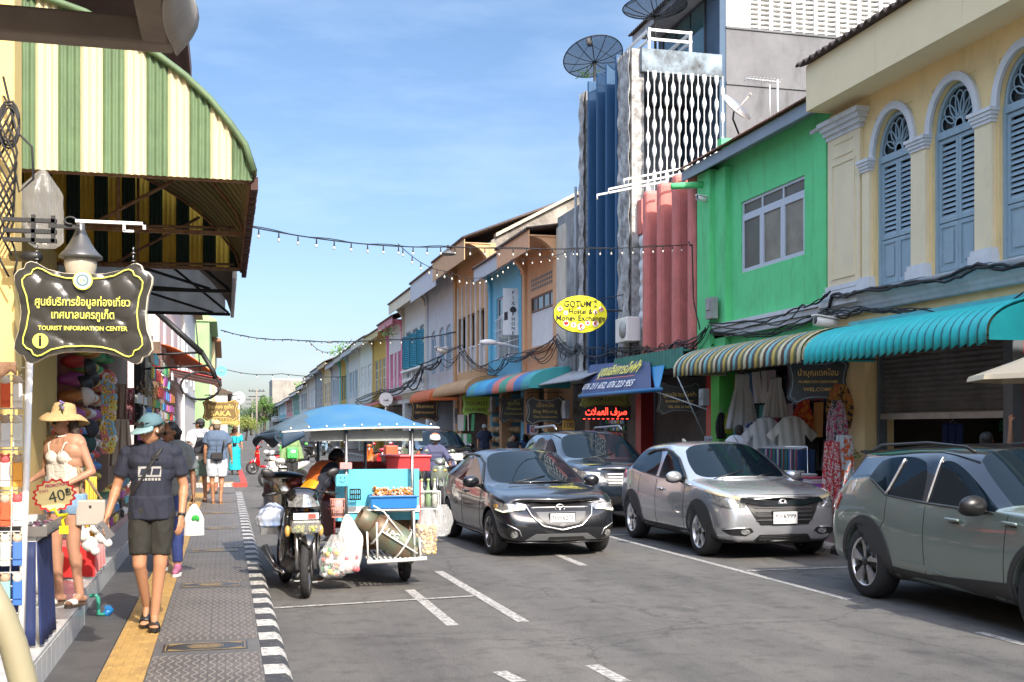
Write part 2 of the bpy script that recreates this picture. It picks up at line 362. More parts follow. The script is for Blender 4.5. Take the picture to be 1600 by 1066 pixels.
for i in range(20):
 b.m=(i//1) % 2;x=.63-i*.42-.42;b.box(x,x+.416,34.3,34.5,-.01,.124)
for i in range(40):b.m=0;b.box(.45,.63,34.51+i,35.5+i,-.01,.124)
struct(b.build('kerb',[KR,KW],org=(0,34,0)))
b=MB();b.box(-.2,.25,34.6,35.1,.12,.125);b.box(-.79,-.5,34.6,60,.12,.126);struct(b.build('tactile_paving',YT,org=(0,34,.12)))
b=MB();b.box(8.23,16,-4,140,-.01,PZ);struct(b.build('pavement_right',mat('pavement_red_tile',(.14,.10,.085),.75,var=.35,vs=5,bump=.3),org=(9,0,0)))
HG=mat('hill_forest',(.075,.105,.07),.9,var=.45,vs=.02)
b=MB();pts=[]
for i in range(61):
 x=-420+i*14;pts.append((x,700,14+22*abs(noise.noise(Vector((x*.006,2,0))))+4*noise.noise(Vector((x*.03,0,0)))))
b.sheet(lambda u,v:(pts[round(u*60)][0],700+160*v,-1+(pts[round(u*60)][2])*math.sin(v*math.pi/2)),60,8)
struct(b.build('hills',HG,org=(0,700,0)))
# ================= RIGHT HAND ROW OF SHOPHOUSES =================
F=9.5
TILE=mat('weathered_roof_tile',(.12,.085,.07),.9,var=.5,vs=6,bump=.6,bs=14)
RSR=mat('rusty_corrugated_roof',(.17,.06,.04),.85,var=.5,vs=3,col2=(.28,.16,.11),bump=.4)
CON=mat('weathered_concrete',(.19,.19,.20),.9,var=.3,vs=1.2,bump=.4,stain=.5)
SOOT=mat('blackened_plaster',(.42,.38,.32),.92,var=.8,vs=1.1,col2=(.07,.065,.06),bump=.4,stain=.7,sstr=(1,1,.5))
STONE=mat('painted_trim_white',(.66,.68,.70),.7,var=.15,vs=4,stain=.15)
def holewall(b,X,Y0,Y1,z0,z1,holes,th=.22,arch=()):
 ys=sorted({Y0,Y1,*[h[0] for h in holes],*[h[1] for h in holes]});zs=sorted({z0,z1,*[h[2] for h in holes],*[h[3] for h in holes]})
 for i in range(len(ys)-1):
  for j in range(len(zs)-1):
   cy,cz=(ys[i]+ys[i+1])/2,(zs[j]+zs[j+1])/2
   if any(h[0]<cy<h[1] and h[2]<cz<h[3] for h in holes):continue
   for x,fl in ((X,0),(X+th,1)):
    q=[(x,ys[i],zs[j]),(x,ys[i],zs[j+1]),(x,ys[i+1],zs[j+1]),(x,ys[i+1],zs[j])]
    b.add(q,[(0,1,2,3) if fl==0 else (3,2,1,0)],False)
 for (a,c,e,f) in holes:
  P=[(a,e),(c,e),(c,f),(a,f)]
  for i in range(4):
   p,q=P[i],P[(i+1) % 4];b.add([(X,*p),(X,*q),(X+th,*q),(X+th,*p)],[(0,1,2,3)],False)
 P=[(Y0,z0),(Y1,z0),(Y1,z1),(Y0,z1)]
 for i in range(4):
  p,q=P[i],P[(i+1) % 4];b.add([(X,*q),(X,*p),(X+th,*p),(X+th,*q)],[(0,1,2,3)],False)
def archspan(b,X,ya,yb,zs,zt,th=.12,n=10):       # fills the corners above an arch
 c=(ya+yb)/2;r=(yb-ya)/2
 for s in (-1,1):
  P=[(c+s*r,zt)]+[(c+s*r*math.cos(q*math.pi/2/n),zs+(zt-zs)*math.sin(q*math.pi/2/n)) for q in range(n+1)]
  b.prism(P,'x',X,X+th)
def archring(b,X,ya,yb,zs,zt,w,d,n=18):
 c=(ya+yb)/2;r=(yb-ya)/2
 def fn(u,v):
  q=math.pi*u;k=0 if v in (0,1) else w if v>.3 else 0
  prof=[(0,0),(0,-d),(w*.4,-d*1.25),(w,-d),(w,0)];o,x=prof[round(v*4)]
  return (X+x,c-(r+o)*math.cos(q),zs+(zt-zs+o)*math.sin(q))
 b.sheet(fn,n,4,False)
def corrug(b,x0,z0,x1,z1,Y0,Y1,amp=.03,step=.076,th=0):   # corrugated sheet sloping from eave to ridge
 n=max(4,int((Y1-Y0)/step*4))
 def fn(u,v):
  y=Y0+(Y1-Y0)*u;a=amp*math.cos(y/step*2*math.pi);return (x0+(x1-x0)*v,y,z0+(z1-z0)*v+a)
 b.sheet(fn,n,1)
def shutter(b,X,y0,y1,z0,z1,slats=True,step=.05,bord=.05,solid_h=0.):
 b.box(X-.02,X+.02,y0,y0+bord,z0,z1);b.box(X-.02,X+.02,y1-bord,y1,z0,z1)
 b.box(X-.019,X+.019,y0+bord,y1-bord,z1-bord,z1);b.box(X-.019,X+.019,y0+bord,y1-bord,z0,z0+bord)
 zz=z0+bord
 if solid_h:
  b.box(X-.019,X+.019,y0+bord,y1-bord,z0+solid_h-bord,z0+solid_h);b.box(X-.003,X+.01,y0+bord,y1-bord,zz,z0+solid_h-bord)
  b.box(X-.014,X-.003,y0+bord*1.8,y1-bord*1.8,zz+bord*.8,z0+solid_h-bord*1.8);zz=z0+solid_h
 if slats:
  while zz<z1-bord-step*.5:
   b.add([(X-.018,y0+bord,zz),(X-.018,y1-bord,zz),(X+.012,y1-bord,zz+step*.8),(X+.012,y0+bord,zz+step*.8),
    (X-.012,y0+bord,zz),(X-.012,y1-bord,zz),(X+.018,y1-bord,zz+step*.8),(X+.018,y0+bord,zz+step*.8)],
    [(0,1,2,3),(7,6,5,4),(0,4,5,1),(3,2,6,7)],False);zz+=step
 else:b.box(X-.003,X+.01,y0+bord,y1-bord,zz,z1-bord)
def framewin(root,X,y0,y1,z0,z1,cols,rows,fm,gm,name='window',fw=.05):
 f=MB();f.box(X-.03,X+.03,y0,y0+fw,z0,z1);f.box(X-.03,X+.03,y1-fw,y1,z0,z1);f.box(X-.029,X+.029,y0+fw,y1-fw,z1-fw,z1);f.box(X-.029,X+.029,y0+fw,y1-fw,z0,z0+fw)
 for i in range(1,cols):y=y0+(y1-y0)*i/cols;f.box(X-.026,X+.026,y-fw/2,y+fw/2,z0+fw,z1-fw)
 for zz in rows:f.box(X-.022,X+.022,y0+fw,y1-fw,zz-fw/2,zz+fw/2)
 o=f.build(name,fm,root);g=MB();g.box(X-.004,X+.004,y0+fw,y1-fw,z0+fw,z1-fw);g.build('pane',gm,o);return o
def louvrewin(root,X,y0,y1,z0,z1,m,leaves=2,arch=0,solid=0,step=.055):
 b=MB();n=leaves;w=(y1-y0)/n
 for i in range(n):shutter(b,X,y0+i*w+.004,y0+(i+1)*w-.004,z0,z1,True,step,min(.05,w*.18),solid)
 if arch:
  c=(y0+y1)/2;r=(y1-y0)/2;P=[(c+r*math.cos(q*math.pi/12),z1+.005+arch*math.sin(q*math.pi/12)) for q in range(13)]
  b.prism(P,'x',X-.01,X+.01)
 return b.build('shutters',m,root)
def cornice(b,X,y0,y1,z,h,d,n=3):
 P=[(X,z),(X-d*.35,z)]
 for i in range(n):P+=[(X-d*(.35+.65*(i+.6)/n),z+h*(i+.2)/n),(X-d*(.35+.65*(i+1)/n),z+h*(i+.75)/n)]
 P+=[(X-d,z+h),(X,z+h)];b.prism(P,'y',y0,y1)
def scroll_bracket(b,X,y0,y1,zt,h,d):           # curved console under the eave
 P=[(X,zt)]+[(X-d*(1-math.sin(q*math.pi/16)) ,zt-h*(1-math.cos(q*math.pi/16))) for q in range(9)]
 b.prism(P,'y',y0,y1)
def barrel_awning(name,label,X0,X1,Y0,Y1,zl,zt,cols,step=.30,rib=.1,group='awnings over the right hand shops',amp=.018,valance=.10):
 root=thing(name,label,'awning',((X0+X1)/2,(Y0+Y1)/2,zl),0,group)
 b=MB();n=int((Y1-Y0)/rib*4);K_=len(cols)
 def fn(u,v):
  y=Y0+(Y1-Y0)*u;a=amp*abs(math.sin(y/rib*math.pi));q=v*math.pi/2
  rx,rz=X1-X0,zt-zl-valance
  if v==0:return (X0-a,y,zl-(.02+amp)*abs(math.sin(y/rib*math.pi)))
  q=(v-.1)/.9*math.pi/2
  return (X1-(rx+a)*math.cos(q)**.8,y,zl+valance+(rz+a)*math.sin(q))
 b.sheet(fn,n,10)
 for i,fi in enumerate(range(len(b.f))):
  u=(i//10)/n;b.mi[fi]=int((u*(Y1-Y0))/step) % K_
 b.build('canopy',cols,root,solid=.006)
 for y in (Y0,Y1):
  e=MB()
  P=[(X1,zl)]+[(X1-(X1-X0)*max(math.cos(q*math.pi/20),0)**.8,zl+valance+(zt-zl-valance)*math.sin(q*math.pi/20)) for q in range(11)]
  P=[(X1,zl),(X0,zl)]+P[1:];e.prism(P,'y',y-.006,y+.006);e.build('end_cap',cols[0],root)
 g=MB();g.tube([(X0+.02,Y0,zl+.02),(X0+.02,Y1,zl+.02)],.014)
 for k in range(4):y=Y0+.1+(Y1-Y0-.2)*k/3;g.tube([(X0+.03,y,zl+.03),(X1,y,zl+.03)],.012);g.tube([(X0+.03,y,zl+.05),(X1,y,zt-.05)],.012)
 g.build('frame',RST,root);return root
YW=wallmat('cream_yellow_wall',(.84,.64,.32),.16);YP=mat('cream_trim',(.80,.68,.45),.75,var=.08,vs=3,stain=.1);BL=mat('powder_blue_paint',(.30,.41,.48),.6,var=.12,vs=6,stain=.12)
rt=thing('shophouse','cream yellow shophouse with powder blue arched louvred shutters, nearest of the row','shophouse',(F,12,0))
wins=[(15.21-1.41*k,15.21-1.41*k-.95) for k in range(6)]
b=MB();holewall(b,F,6.5,16.55,2.95,6.78,[(a1,a0,3.83,6.40) for (a0,a1) in wins])
for (a0,a1) in wins:archspan(b,F+.01,a1,a0,5.80,6.40,.2)
b.box(F,16,6.5,6.7,0,6.7);b.box(F+.22,16,16.35,16.55,0,7.4);b.build('wall',YW,rt)
MB().box(F+.23,F+.26,6.7,15.3,3.8,6.5).build('painted_shade_behind_shutters',mat('painted_shade',(.02,.02,.02),.9),rt)  # near-black sheet standing in for shade between the slats
b=MB();b.box(F-.06,F,15.55,16.50,3.95,6.35);b.build('pilaster',YP,rt)
b=MB();b.box(F-.075,F-.06,15.68,15.72,4.1,5.95);b.box(F-.075,F-.06,16.33,16.37,4.1,5.95);b.box(F-.075,F-.06,15.72,16.33,4.1,4.14);b.box(F-.075,F-.06,15.72,16.33,5.91,5.95);b.box(F-.075,F-.06,15.75,16.3,6.03,6.06);b.box(F-.075,F-.06,15.75,16.3,6.24,6.27);b.build('pilaster_moulding',YP,rt)
b=MB()
for i in range(4):b.box(F-.08-.05*i,F,15.52-.05*i,16.53+.012*i,6.35+i*.07,6.42+i*.07)
b.build('capital',STONE,rt)
b=MB()
for i in range(4):b.box(F-.08-.04*i,F,15.5-.03*i,16.55,3.93-i*.09,4.0-i*.09)
b.build('pilaster_base',STONE,rt)
for k,(a0,a1) in enumerate(wins):
 b=MB();archring(b,F,a1,a0,5.80,6.40,.11,.05);b.build('arch_moulding',STONE,rt)
 w=MB();X=F+.10
 w.box(X-.05,X+.03,a1,a1+.05,3.83,5.8);w.box(X-.05,X+.03,a0-.05,a0,3.83,5.8);w.box(X-.045,X+.03,a1+.05,a0-.05,5.70,5.80);w.box(X-.04,X+.03,a1+.05,a0-.05,3.83,3.87)
 archring(w,X+.02,a1+.06,a0-.06,5.80,6.33,.06,.05)
 fr=w.build('window',BL,rt)
 c=(a0+a1)/2
 for s in (0,1):
  ya,yb=(a1+.052,c-.004) if s==0 else (c+.004,a0-.052)
  l_=MB();shutter(l_,X,ya,yb,4.55,5.69,True,.072,.055);l_.build('louvred_leaf',BL,fr)
  l_=MB();shutter(l_,X,ya,yb,3.88,4.535,False,.05,.055);l_.box(X-.018,X-.008,ya+.11,yb-.11,3.99,4.43);l_.build('panel_leaf',BL,fr)
 g=MB();g.prism([(c+.43*math.cos(q*math.pi/14),5.8+.54*math.sin(q*math.pi/14)) for q in range(15)],'x',X+.03,X+.04);g.build('pane',DGL,fr)
 p=MB()
 for q in range(7):
  an=math.pi*(q+.5)/7;P=[]
  for j in range(13):
   t=j/12*2*math.pi;rr=.10+.15*(1-math.cos(t));off=.055*math.sin(t)*(1.2+.5*(1-math.cos(t))/2)*1.15
   P.append((X,c+(rr*math.cos(an)-off*math.sin(an))*1.0,5.82+(rr*math.sin(an)+off*math.cos(an))*1.17))
  p.tube(P,.012,5)
 p.lathe([(.10,0),(.10,.03),(.07,.03),(.07,0)],14,(X-.01,c,5.84),'x',False);p.build('fanlight',BL,fr)
 y0,y1=a0,a0+(.46 if k else .32)
 q=MB();q.box(F-.07,F-.001,y0+.06,y1-.06,4.02,5.62);q.build('colonnette',YP,rt)
 q=MB()
 for i in range(4):q.box(F-.09-.018*i,F,y0+.045-.018*i,y1-.045+.018*i,5.62+i*.045,5.665+i*.045)
 q.build('capital',STONE,rt);q=MB();q.box(F-.13,F,y0+.0,y1,3.83,3.95);q.box(F-.11,F,y0+.02,y1-.02,3.95,4.02);q.build('plinth',STONE,rt)
b=MB();cornice(b,F,6.5,16.55,3.50,.30,.20,4);b.build('cornice',mat('cornice_grey_white',(.56,.62,.66),.7,var=.15,vs=4,stain=.2),rt)
SOF=mat('soffit_cream',(.84,.69,.42),.8,var=.06,vs=2)
b=MB();b.box(F-.52,F,6.5,16.3,6.78,6.82);b.build('soffit',SOF,rt)
b=MB()
for k in range(5):b.box(F-.55,F-.52,6.5+k*1.96,6.5+k*1.96+1.953,6.76,7.48)
b.box(F-.54,F,16.3,16.33,6.76,7.48);b.build('fascia',SOF,rt)
b=MB();corrug(b,F-.66,7.50,F+4.5,9.6,6.5,16.45,.035,.2);b.build('roof',TILE,rt,solid=.03)
b=MB();b.box(F,F+.5,15.5,16.25,0.12,2.95);b.box(F-.03,F+.53,15.46,16.29,.12,.45);b.build('column',YW,rt)
b=MB();b.box(F+.02,F+.5,8.5,9.1,.12,2.95);b.build('column',YW,rt)
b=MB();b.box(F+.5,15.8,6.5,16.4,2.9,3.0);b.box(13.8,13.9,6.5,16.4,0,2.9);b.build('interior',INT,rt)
SHT=mat('steel_shutter',(.21,.20,.19),.5,.45,var=.45,vs=2,stain=.35,sstr=(1,.5,1))
b=MB();n=80
def fs(u,v):z=1.94+1.0*v;return (F+.25+.016*math.sin(z/.075*2*math.pi),12.55+2.85*u,z)
b.sheet(fs,1,90);b.build('roller_shutter',SHT,rt)
b=MB();b.box(F+.2,F+.29,12.55,15.4,1.86,1.95);b.build('shutter_bottom_bar',mat('bare_aluminium',(.42,.41,.38),.5,.6,var=.3,vs=5),rt)
GSP=mat('grey_steel_post',(.16,.18,.2),.5,.3,var=.3);MB().box(F+.18,F+.32,15.40,15.46,.12,2.95).build('shutter_guide',GSP,rt);MB().box(F+.18,F+.34,12.37,12.55,.12,2.95).build('shutter_guide',GSP,rt)
GW=wallmat('bright_green_wall',(.14,.68,.27),.3);GF=mat('eave_blue_grey',(.26,.32,.37),.7,var=.15,vs=3)
rt=thing('shophouse','bright green shophouse with a white framed window and rusty red roof','shophouse',(F,19,0))
b=MB();holewall(b,F,16.56,21.36,2.95,7.0,[(17.37,19.80,4.67,6.02)]);b.box(F+.22,15,21.16,21.36,0,7.6);b.prism([(F,7.0),(F+4,8.75),(F+8,7.0)],'y',16.57,16.75);b.prism([(F,7.0),(F+4,8.75),(F+8,7.0)],'y',21.16,21.35);b.build('wall',GW,rt)
b=MB();b.box(F-.22,F,20.75,21.36,2.95,6.85);b.box(F-.12,F,20.25,20.75,2.95,6.8);b.build('pilaster',GW,rt);MB().box(F-.06,F,16.56,17.0,2.95,6.6).build('pilaster',GW,rt)
b=MB();b.box(F-.09,F,16.56,17.03,6.6,6.66);b.build('capital',STONE,rt)
WF=mat('window_frame_white',(.52,.56,.62),.45,var=.06);FG=mat('frosted_glass',(.085,.08,.06),.25,var=.4,vs=1.5,bump=.8,bs=90,spec=.7)
WG=mat('curtained_pane',(.27,.24,.17),.3,var=.5,vs=2.2,bump=.8,bs=90,spec=.6)
fr=framewin(rt,F+.06,17.37,19.80,5.73,6.02,3,[],WF,FG)
for k in range(3):framewin(rt,F+.05,17.37+k*.81+.002,18.18+k*.81-.002,4.67,5.725,1,[],WF,WG if k<2 else FG,'casement',.075)
b=MB()
for (z,h,d) in ((3.50,.09,.12),(3.60,.09,.15),(3.70,.07,.18)):b.box(F-d,F-.0,16.6,20.9,z,z+h)
b.build('cornice',STONE,rt)
b=MB();b.box(F-.40,F-.36,16.3,21.75,6.80,7.0);b.box(F-.36,F,16.5,21.6,6.95,6.98);b.build('fascia',GF,rt)
b=MB();corrug(b,F-.48,7.03,F+3.2,9.0,16.35,21.8,.018,.09);b.build('roof',RSR,rt,solid=.008)
b=MB();b.box(F+.1,F+.5,21.0,21.4,.12,2.95);b.build('column',mat('green_column_paint',(.10,.46,.07),.6,var=.15,vs=4),rt)
b=MB();b.box(F+.15,F+.45,21.42,21.75,.12,3.0);b.build('side_post',mat('red_gloss_post',(.42,.02,.018),.4,var=.2),rt)
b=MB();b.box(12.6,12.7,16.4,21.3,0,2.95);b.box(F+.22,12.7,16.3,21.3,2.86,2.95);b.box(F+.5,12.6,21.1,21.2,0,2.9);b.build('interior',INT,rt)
b=MB();b.tube([(F-.2,21.1,6.62),(F-.85,21.2,6.57)],.065,12);tagm(b.build('downpipe_spout',GW),'green painted gutter spout sticking out beside the pink fins','gutter spout')
PK=mat('dusty_pink_fin',(.66,.21,.18),.8,var=.22,vs=2.5,bump=.3,stain=.3);BF=mat('deep_blue_fin',(.014,.085,.20),.6,var=.15,vs=.8,bump=.2,stain=.1)
FLK=mat('flaking_white_plaster',(.55,.56,.55),.9,var=.6,vs=5,col2=(.16,.15,.14),bump=.8,bs=12,stain=.5,sstr=(1,1,.3))
rt=thing('fin_building','tall modernist house with pink and dark blue upright fins and a baluster screen','building',(F,25,0))
b=MB();b.box(F+.12,F+.3,21.37,24.95,2.95,6.9);b.box(F+.12,F+.3,25.8,29.2,2.95,10.7);b.box(F+.3,20,29.0,29.25,0,10.7);b.box(F+.3,20,21.37,25.3,6.7,6.9);b.build('wall',mat('fin_back_wall',(.12,.135,.16),.8),rt)
for k in range(4):b=MB();y=21.45+.86*k;b.box(F-.30,F+.12,y,y+.30,3.25,7.12);b.build('fin',PK,rt,bevel=.09)
b=MB();b.box(F-.06,F+.1,24.95,25.22,6.3,7.1);b.build('fin_head',PK,rt)
for k in range(4):b=MB();y=26.02+.72*k;b.box(F-.31,F+.12,y,y+.10,3.25,10.8);b.build('fin',BF,rt,bevel=.015)
b=MB()
for (ya,yb,n) in ((25.22,25.98,8),(28.7,29.1,4)):
 def fn(u,v):y=ya+(yb-ya)*u;z=3.2+7.5*v;return (F-.28+.05*abs(math.sin(u*n/2*math.pi))+.02*math.sin(z*9+y*5),y,z)
 b.sheet(fn,n*4,60);b.box(F-.2,F+.1,ya,yb,3.2,10.7)
b.build('corner_pier',FLK,rt)
def baluster(b,x,y,z0,z1,per=.33,ph=0.):
 P=[];Rr=[];z=z0;n=int((z1-z0)/.04)
 for i in range(n+1):
  z=z0+(z1-z0)*i/n;t=((z+ph)/per/2) % 1;w=.014+.046*max(0,math.sin(t*2*math.pi))**.8;P.append((x,y,z));Rr.append(w)
 b.tube(P,Rr,6,flat=1.)
MB().box(F+.35,11.5,27.6,27.7,6.9,10.05).build('room_wall_behind_screen',mat('grey_blue_wall',(.30,.33,.37),.85,var=.2),rt)
bal=MB();
for k in range(13):baluster(bal,F+.12+k*.158,25.0,6.9,10.13,.3,(k % 2)*.3)
bal.build('baluster_screen',WHT,rt)
bal=MB()
for k in range(3):baluster(bal,F+.0,25.0+.07*k,3.4,6.3,.3,(k % 2)*.3)
bal.build('side_balusters',WHT,rt)
b=MB();b.box(F-.0,11.54,25.08,25.4,10.13,10.68);b.box(F,11.54,25.4,29,10.1,10.2);b.build('ledge',mat('mouldy_blue_ledge',(.30,.38,.44),.9,var=.75,vs=2.4,col2=(.06,.06,.06),bump=.4,stain=.6,sstr=(1,1,.4)),rt)
NB=mat('navy_wall',(.07,.12,.19),.8,var=.2,vs=2)
b=MB();b.box(11.54,11.7,25.22,29.2,6.9,13.2);b.build('navy_wall',NB,rt)
b=MB();b.box(11.7,20,25.2,25.4,0,11.42);b.box(11.7,20,25.17,25.22,10.02,10.09);b.box(11.70,20,25.17,25.2,11.37,11.42);b.build('side_wall',CON,rt)
b=MB();b.box(11.7,12.25,25.2,25.4,11.42,14)
for i in range(26):
 x=12.25+i*.3;b.box(x,x+.05,25.2,25.4,11.42,14)
 if i % 2==0:b.box(x-.02,x+.07,25.17,25.2,11.42,14)
for j in range(22):z=11.46+j*.12;b.box(12.3,20,25.215,25.385,z,z+.045)
b.build('breeze_block_screen',WHT,rt)
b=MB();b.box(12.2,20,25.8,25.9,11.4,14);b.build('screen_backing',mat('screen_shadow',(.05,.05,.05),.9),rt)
fr=framewin(rt,11.52,26.0,28.8,11.0,12.35,3,[],mat('dark_frame',(.03,.04,.05),.4),mat('teal_glass',(.05,.11,.12),.05,spec=.8))
b=MB();b.box(10.85,11.6,25.1,29.3,12.42,12.48);b.box(10.82,10.86,25.1,29.3,12.3,12.48);b.build('eave',mat('weathered_white_board',(.42,.43,.44),.8,var=.3),rt)
b=MB();corrug(b,10.72,12.5,13,13.3,25.0,29.4,.03,.15);b.build('roof',TILE,rt,solid=.02)
b=MB()
for (x,y) in ((F+.2,25.15),(F+1.25,25.15),(F+.2,26.6),(F+1.25,26.6)):b.box(x-.03,x+.03,y-.03,y+.03,10.6,11.15)
for z in (11.12,10.9):b.box(F+.17,F+1.28,25.13,25.17,z,z+.06);b.box(F+.17,F+.23,25.1,26.6,z,z+.06);b.box(F+1.22,F+1.28,25.1,26.6,z,z+.06)
tagm(b.build('water_tank_stand',WHT),'white metal frame standing on the mouldy blue ledge','metal frame')
b=MB();b.box(F+.3,F+.5,21.42,25.0,.12,3.0);b.build('front_rear_wall',INT,rt)
b=MB();b.box(F-.02,F+.3,25.1,25.45,.12,3.2);b.build('column',mat('maroon_red_post',(.33,.015,.015),.45,var=.25),rt)
b=MB();b.box(F+.02,F+.3,29.1,29.5,.12,3.2);b.build('column',mat('brown_tiled_column',(.18,.12,.08),.7,var=.4,vs=8),rt)
def tile_roof(root,Y0,Y1,ze,ov=.6,run=4.,rise=1.9,m=TILE):
 b=MB();corrug(b,F-ov,ze,F+run,ze+rise,Y0,Y1,.03,.22);b.add([(F+run,Y0,ze+rise),(F+run,Y1,ze+rise),(F+2*run,Y1,ze),(F+2*run,Y0,ze)],[(0,3,2,1)],False)
 b.build('roof',m,root,solid=.05)
def party(root,Y0,Y1,ze,m,run=4.,rise=1.9,cap=STONE):
 for y in (Y0,Y1-.2):b=MB();b.prism([(F+.05,0),(F+.05,ze-.05),(F+run,ze+rise+.16),(F+2*run,ze),(F+2*run,0)],'y',y+.002,y+.198);b.build('party_wall',m,root)
def house(Y0,Y1,col,trim,ze,wins,label,style='louvre',wm=None,fascia=None,ov=.55,arcade=True,capm=None,pm=None,gcol=None,zs=4.0,zt=5.6,br=True,roofm=TILE,side=None,rr=(4.,1.9),rail=None):
 rt=thing('shophouse',label,'shophouse',(F,(Y0+Y1)/2,0),0,'terraced shophouses of the right hand side');W_=Y1-Y0
 wl=wallmat('wall_%d_%d_%d' % tuple(int(c*100) for c in col),col,.22);tr=mat('trim_%d_%d_%d' % tuple(int(c*100) for c in trim),trim,.7,var=.12,vs=4,stain=.15)
 near=Y0<62
 holes=[(Y0+a*W_,Y0+c*W_,zs,zt) for (a,c) in wins]
 b=MB();holewall(b,F,Y0,Y1,3.1,ze-.15,holes)
 if style=='arch':
  for h in holes:archspan(b,F+.01,h[0],h[1],zt-.28,zt,.15,6)
 b.build('wall',wl,rt);MB().box(F+.3,F+.33,Y0+.3,Y1-.3,zs-.1,zt+.1).build('painted_shade',mat('painted_shade',(.02,.02,.02),.9),rt) if style in ('louvre','arch') else None;party(rt,Y0,Y1,ze,side or wl,*rr);tile_roof(rt,Y0-.05,Y1+.05,ze,ov+.1,rr[0],rr[1],roofm)  # near-black sheet behind louvres paints the shade in their gaps
 b=MB();b.box(F-ov,F,Y0,Y1,ze-.2,ze-.16);b.box(F-ov-.03,F-ov,Y0,Y1,ze-(fascia or .35),ze-.02);b.build('fascia',tr,rt)
 b=MB();cornice(b,F,Y0+.01,Y1-.01,3.35,.22,.16,2)
 b.build('cornice',tr,rt)
 for y in (Y0+.01,Y1-.36):b=MB();b.box(F-.09,F,y,y+.35,3.6,ze-.8);b.box(F-.13,F,y-.0,y+.36,ze-.8,ze-.68);b.build('pilaster',pm or tr,rt)
 if br:
  for y in (Y0+.03,Y1-.33):b=MB();scroll_bracket(b,F,y,y+.3,ze-.2,1.0,ov+.0);b.build('eave_bracket',pm or tr,rt)
 for h in holes:
  if style in ('louvre','arch'):louvrewin(rt,F+.07,h[0],h[1],h[2],h[3]-(.28 if style=='arch' else 0),wm,2,.26 if style=='arch' else 0,.5,.07 if near else .12)
  elif style=='frame':framewin(rt,F+.08,*h,2,[h[2]+(h[3]-h[2])*.4,h[2]+(h[3]-h[2])*.7],wm,DGL)
  elif style=='open':
   g=MB();g.box(F+1.0,F+1.05,h[0]-.3,h[1]+.3,h[2]-.3,h[3]+.3);g.build('recess',mat('grey_recess',(.16,.17,.16),.8,var=.3),rt)
   g=MB();k=0;y=h[0]+.06
   while y<h[1]:g.box(F+.05,F+.08,y,y+.025,h[2],h[2]+.85);y+=.13
   g.box(F+.03,F+.1,h[0],h[1],h[2]+.85,h[2]+.91);g.build('railing',rail or WHT,rt)
 cm=gcol or wl;MB().box(F,F+.42,Y0,Y0+.42,.12,3.1).build('column',cm,rt);MB().box(F,F+.42,Y1-.3,Y1,.12,3.1).build('column',cm,rt)
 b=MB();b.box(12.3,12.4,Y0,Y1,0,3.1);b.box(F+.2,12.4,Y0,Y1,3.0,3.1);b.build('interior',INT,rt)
 return rt,wl,tr
WLV=mat('white_louvre',(.66,.68,.68),.6,var=.12,vs=5)
rt=thing('derelict_wall_strip','bare grey plaster strip of wall between the blue fins and the salmon house','wall',(F,30.3,0))
b=MB();b.box(F-.05,F+.3,29.5,31.9,3.0,7.9);b.build('wall',mat('pale_bare_plaster',(.36,.38,.38),.9,var=.55,vs=1.3,col2=(.13,.14,.14),bump=.5,stain=.6),rt)
b=MB();b.box(F-.09,F-.05,31.0,31.9,4.2,7.6);b.build('pale_patch',mat('cream_bare_plaster',(.62,.58,.48),.9,var=.2,vs=2,stain=.2),rt)
b=MB();b.tube([(F-.12,29.9,3.2),(F-.12,29.9,8.4)],.04,8);b.build('downpipe',mat('grey_pipe',(.3,.32,.33),.5),rt)
SAL=(.66,.38,.20)
rt,wl,tr=house(31.9,35.9,SAL,(.66,.37,.19),7.55,[(.12,.80)],'salmon orange shophouse with a wide white shuttered opening and vent bricks','none',None,.62,.9,zs=4.3,zt=5.9,br=True,side=SOOT,rr=(4.,.8))
b=MB()
y0,y1=32.38,35.1
for k in range(4):w=(y1-y0)/4;shutter(b,F+.06,y0+k*w+.005,y0+(k+1)*w-.005,4.32,5.4,False,.05,.04)
b.build('white_shutters',WLV,rt)
framewin(rt,F+.06,y0,y1,5.42,5.9,4,[],mat('brown_window_frame',(.16,.07,.04),.5),DGL)
b=MB()
for r in range(3):
 for k in range(13):b.box(F-.005,F+.02,y0+.05+k*.205,y0+.18+k*.205,6.1+r*.14,6.19+r*.14)
b.build('vent_slots',K,rt)
b=MB();cornice(b,F,32.2,35.3,4.1,.16,.12,2);b.build('window_sill',tr,rt)
SKB=(.16,.47,.62)
rt,wl,tr=house(35.95,40.8,SKB,(.42,.47,.5),7.6,[(.14,.80)],'sky blue shophouse with a barred white window behind a phone shop sign','frame',WLV,.5,.6,pm=mat('sky_blue_pilaster',(.12,.42,.58),.7,var=.1),zs=4.2,zt=6.4,rr=(4.,.8))
b=MB()
for k in range(18):y=36.6+k*.18;b.box(F-.06,F-.045,y,y+.02,4.2,5.6)
for z in (4.2,4.7,5.2,5.6):b.box(F-.07,F-.05,36.5,39.8,z,z+.03)
b.build('window_bars',WLV,rt)
OC=(.56,.37,.19)
rt,wl,tr=house(40.85,47.4,OC,(.52,.33,.17),8.75,[(.10,.34),(.39,.61),(.66,.90)],'tall ochre shophouse with three dark openings and a soot blackened gable wall','open',None,.8,.95,zs=4.1,zt=6.3,side=SOOT,rr=(4.2,2.1),br=True)
b=MB()
for k in range(7):b.box(F-.05,F,41.5+k*.86,41.58+k*.86,4.0,7.6)
b.build('mullion_strip',STONE,rt)
b=MB();b.prism([(F+.2,8.82),(F+4.2,10.98),(F+4.2,11.1),(F+.2,8.95)],'y',40.7,41.1);b.build('gable_coping',mat('cream_coping',(.60,.52,.38),.8,var=.3,stain=.3),rt)
PG=(.50,.53,.55)
LBL=mat('pale_blue_louvre',(.30,.40,.48),.6,var=.1)
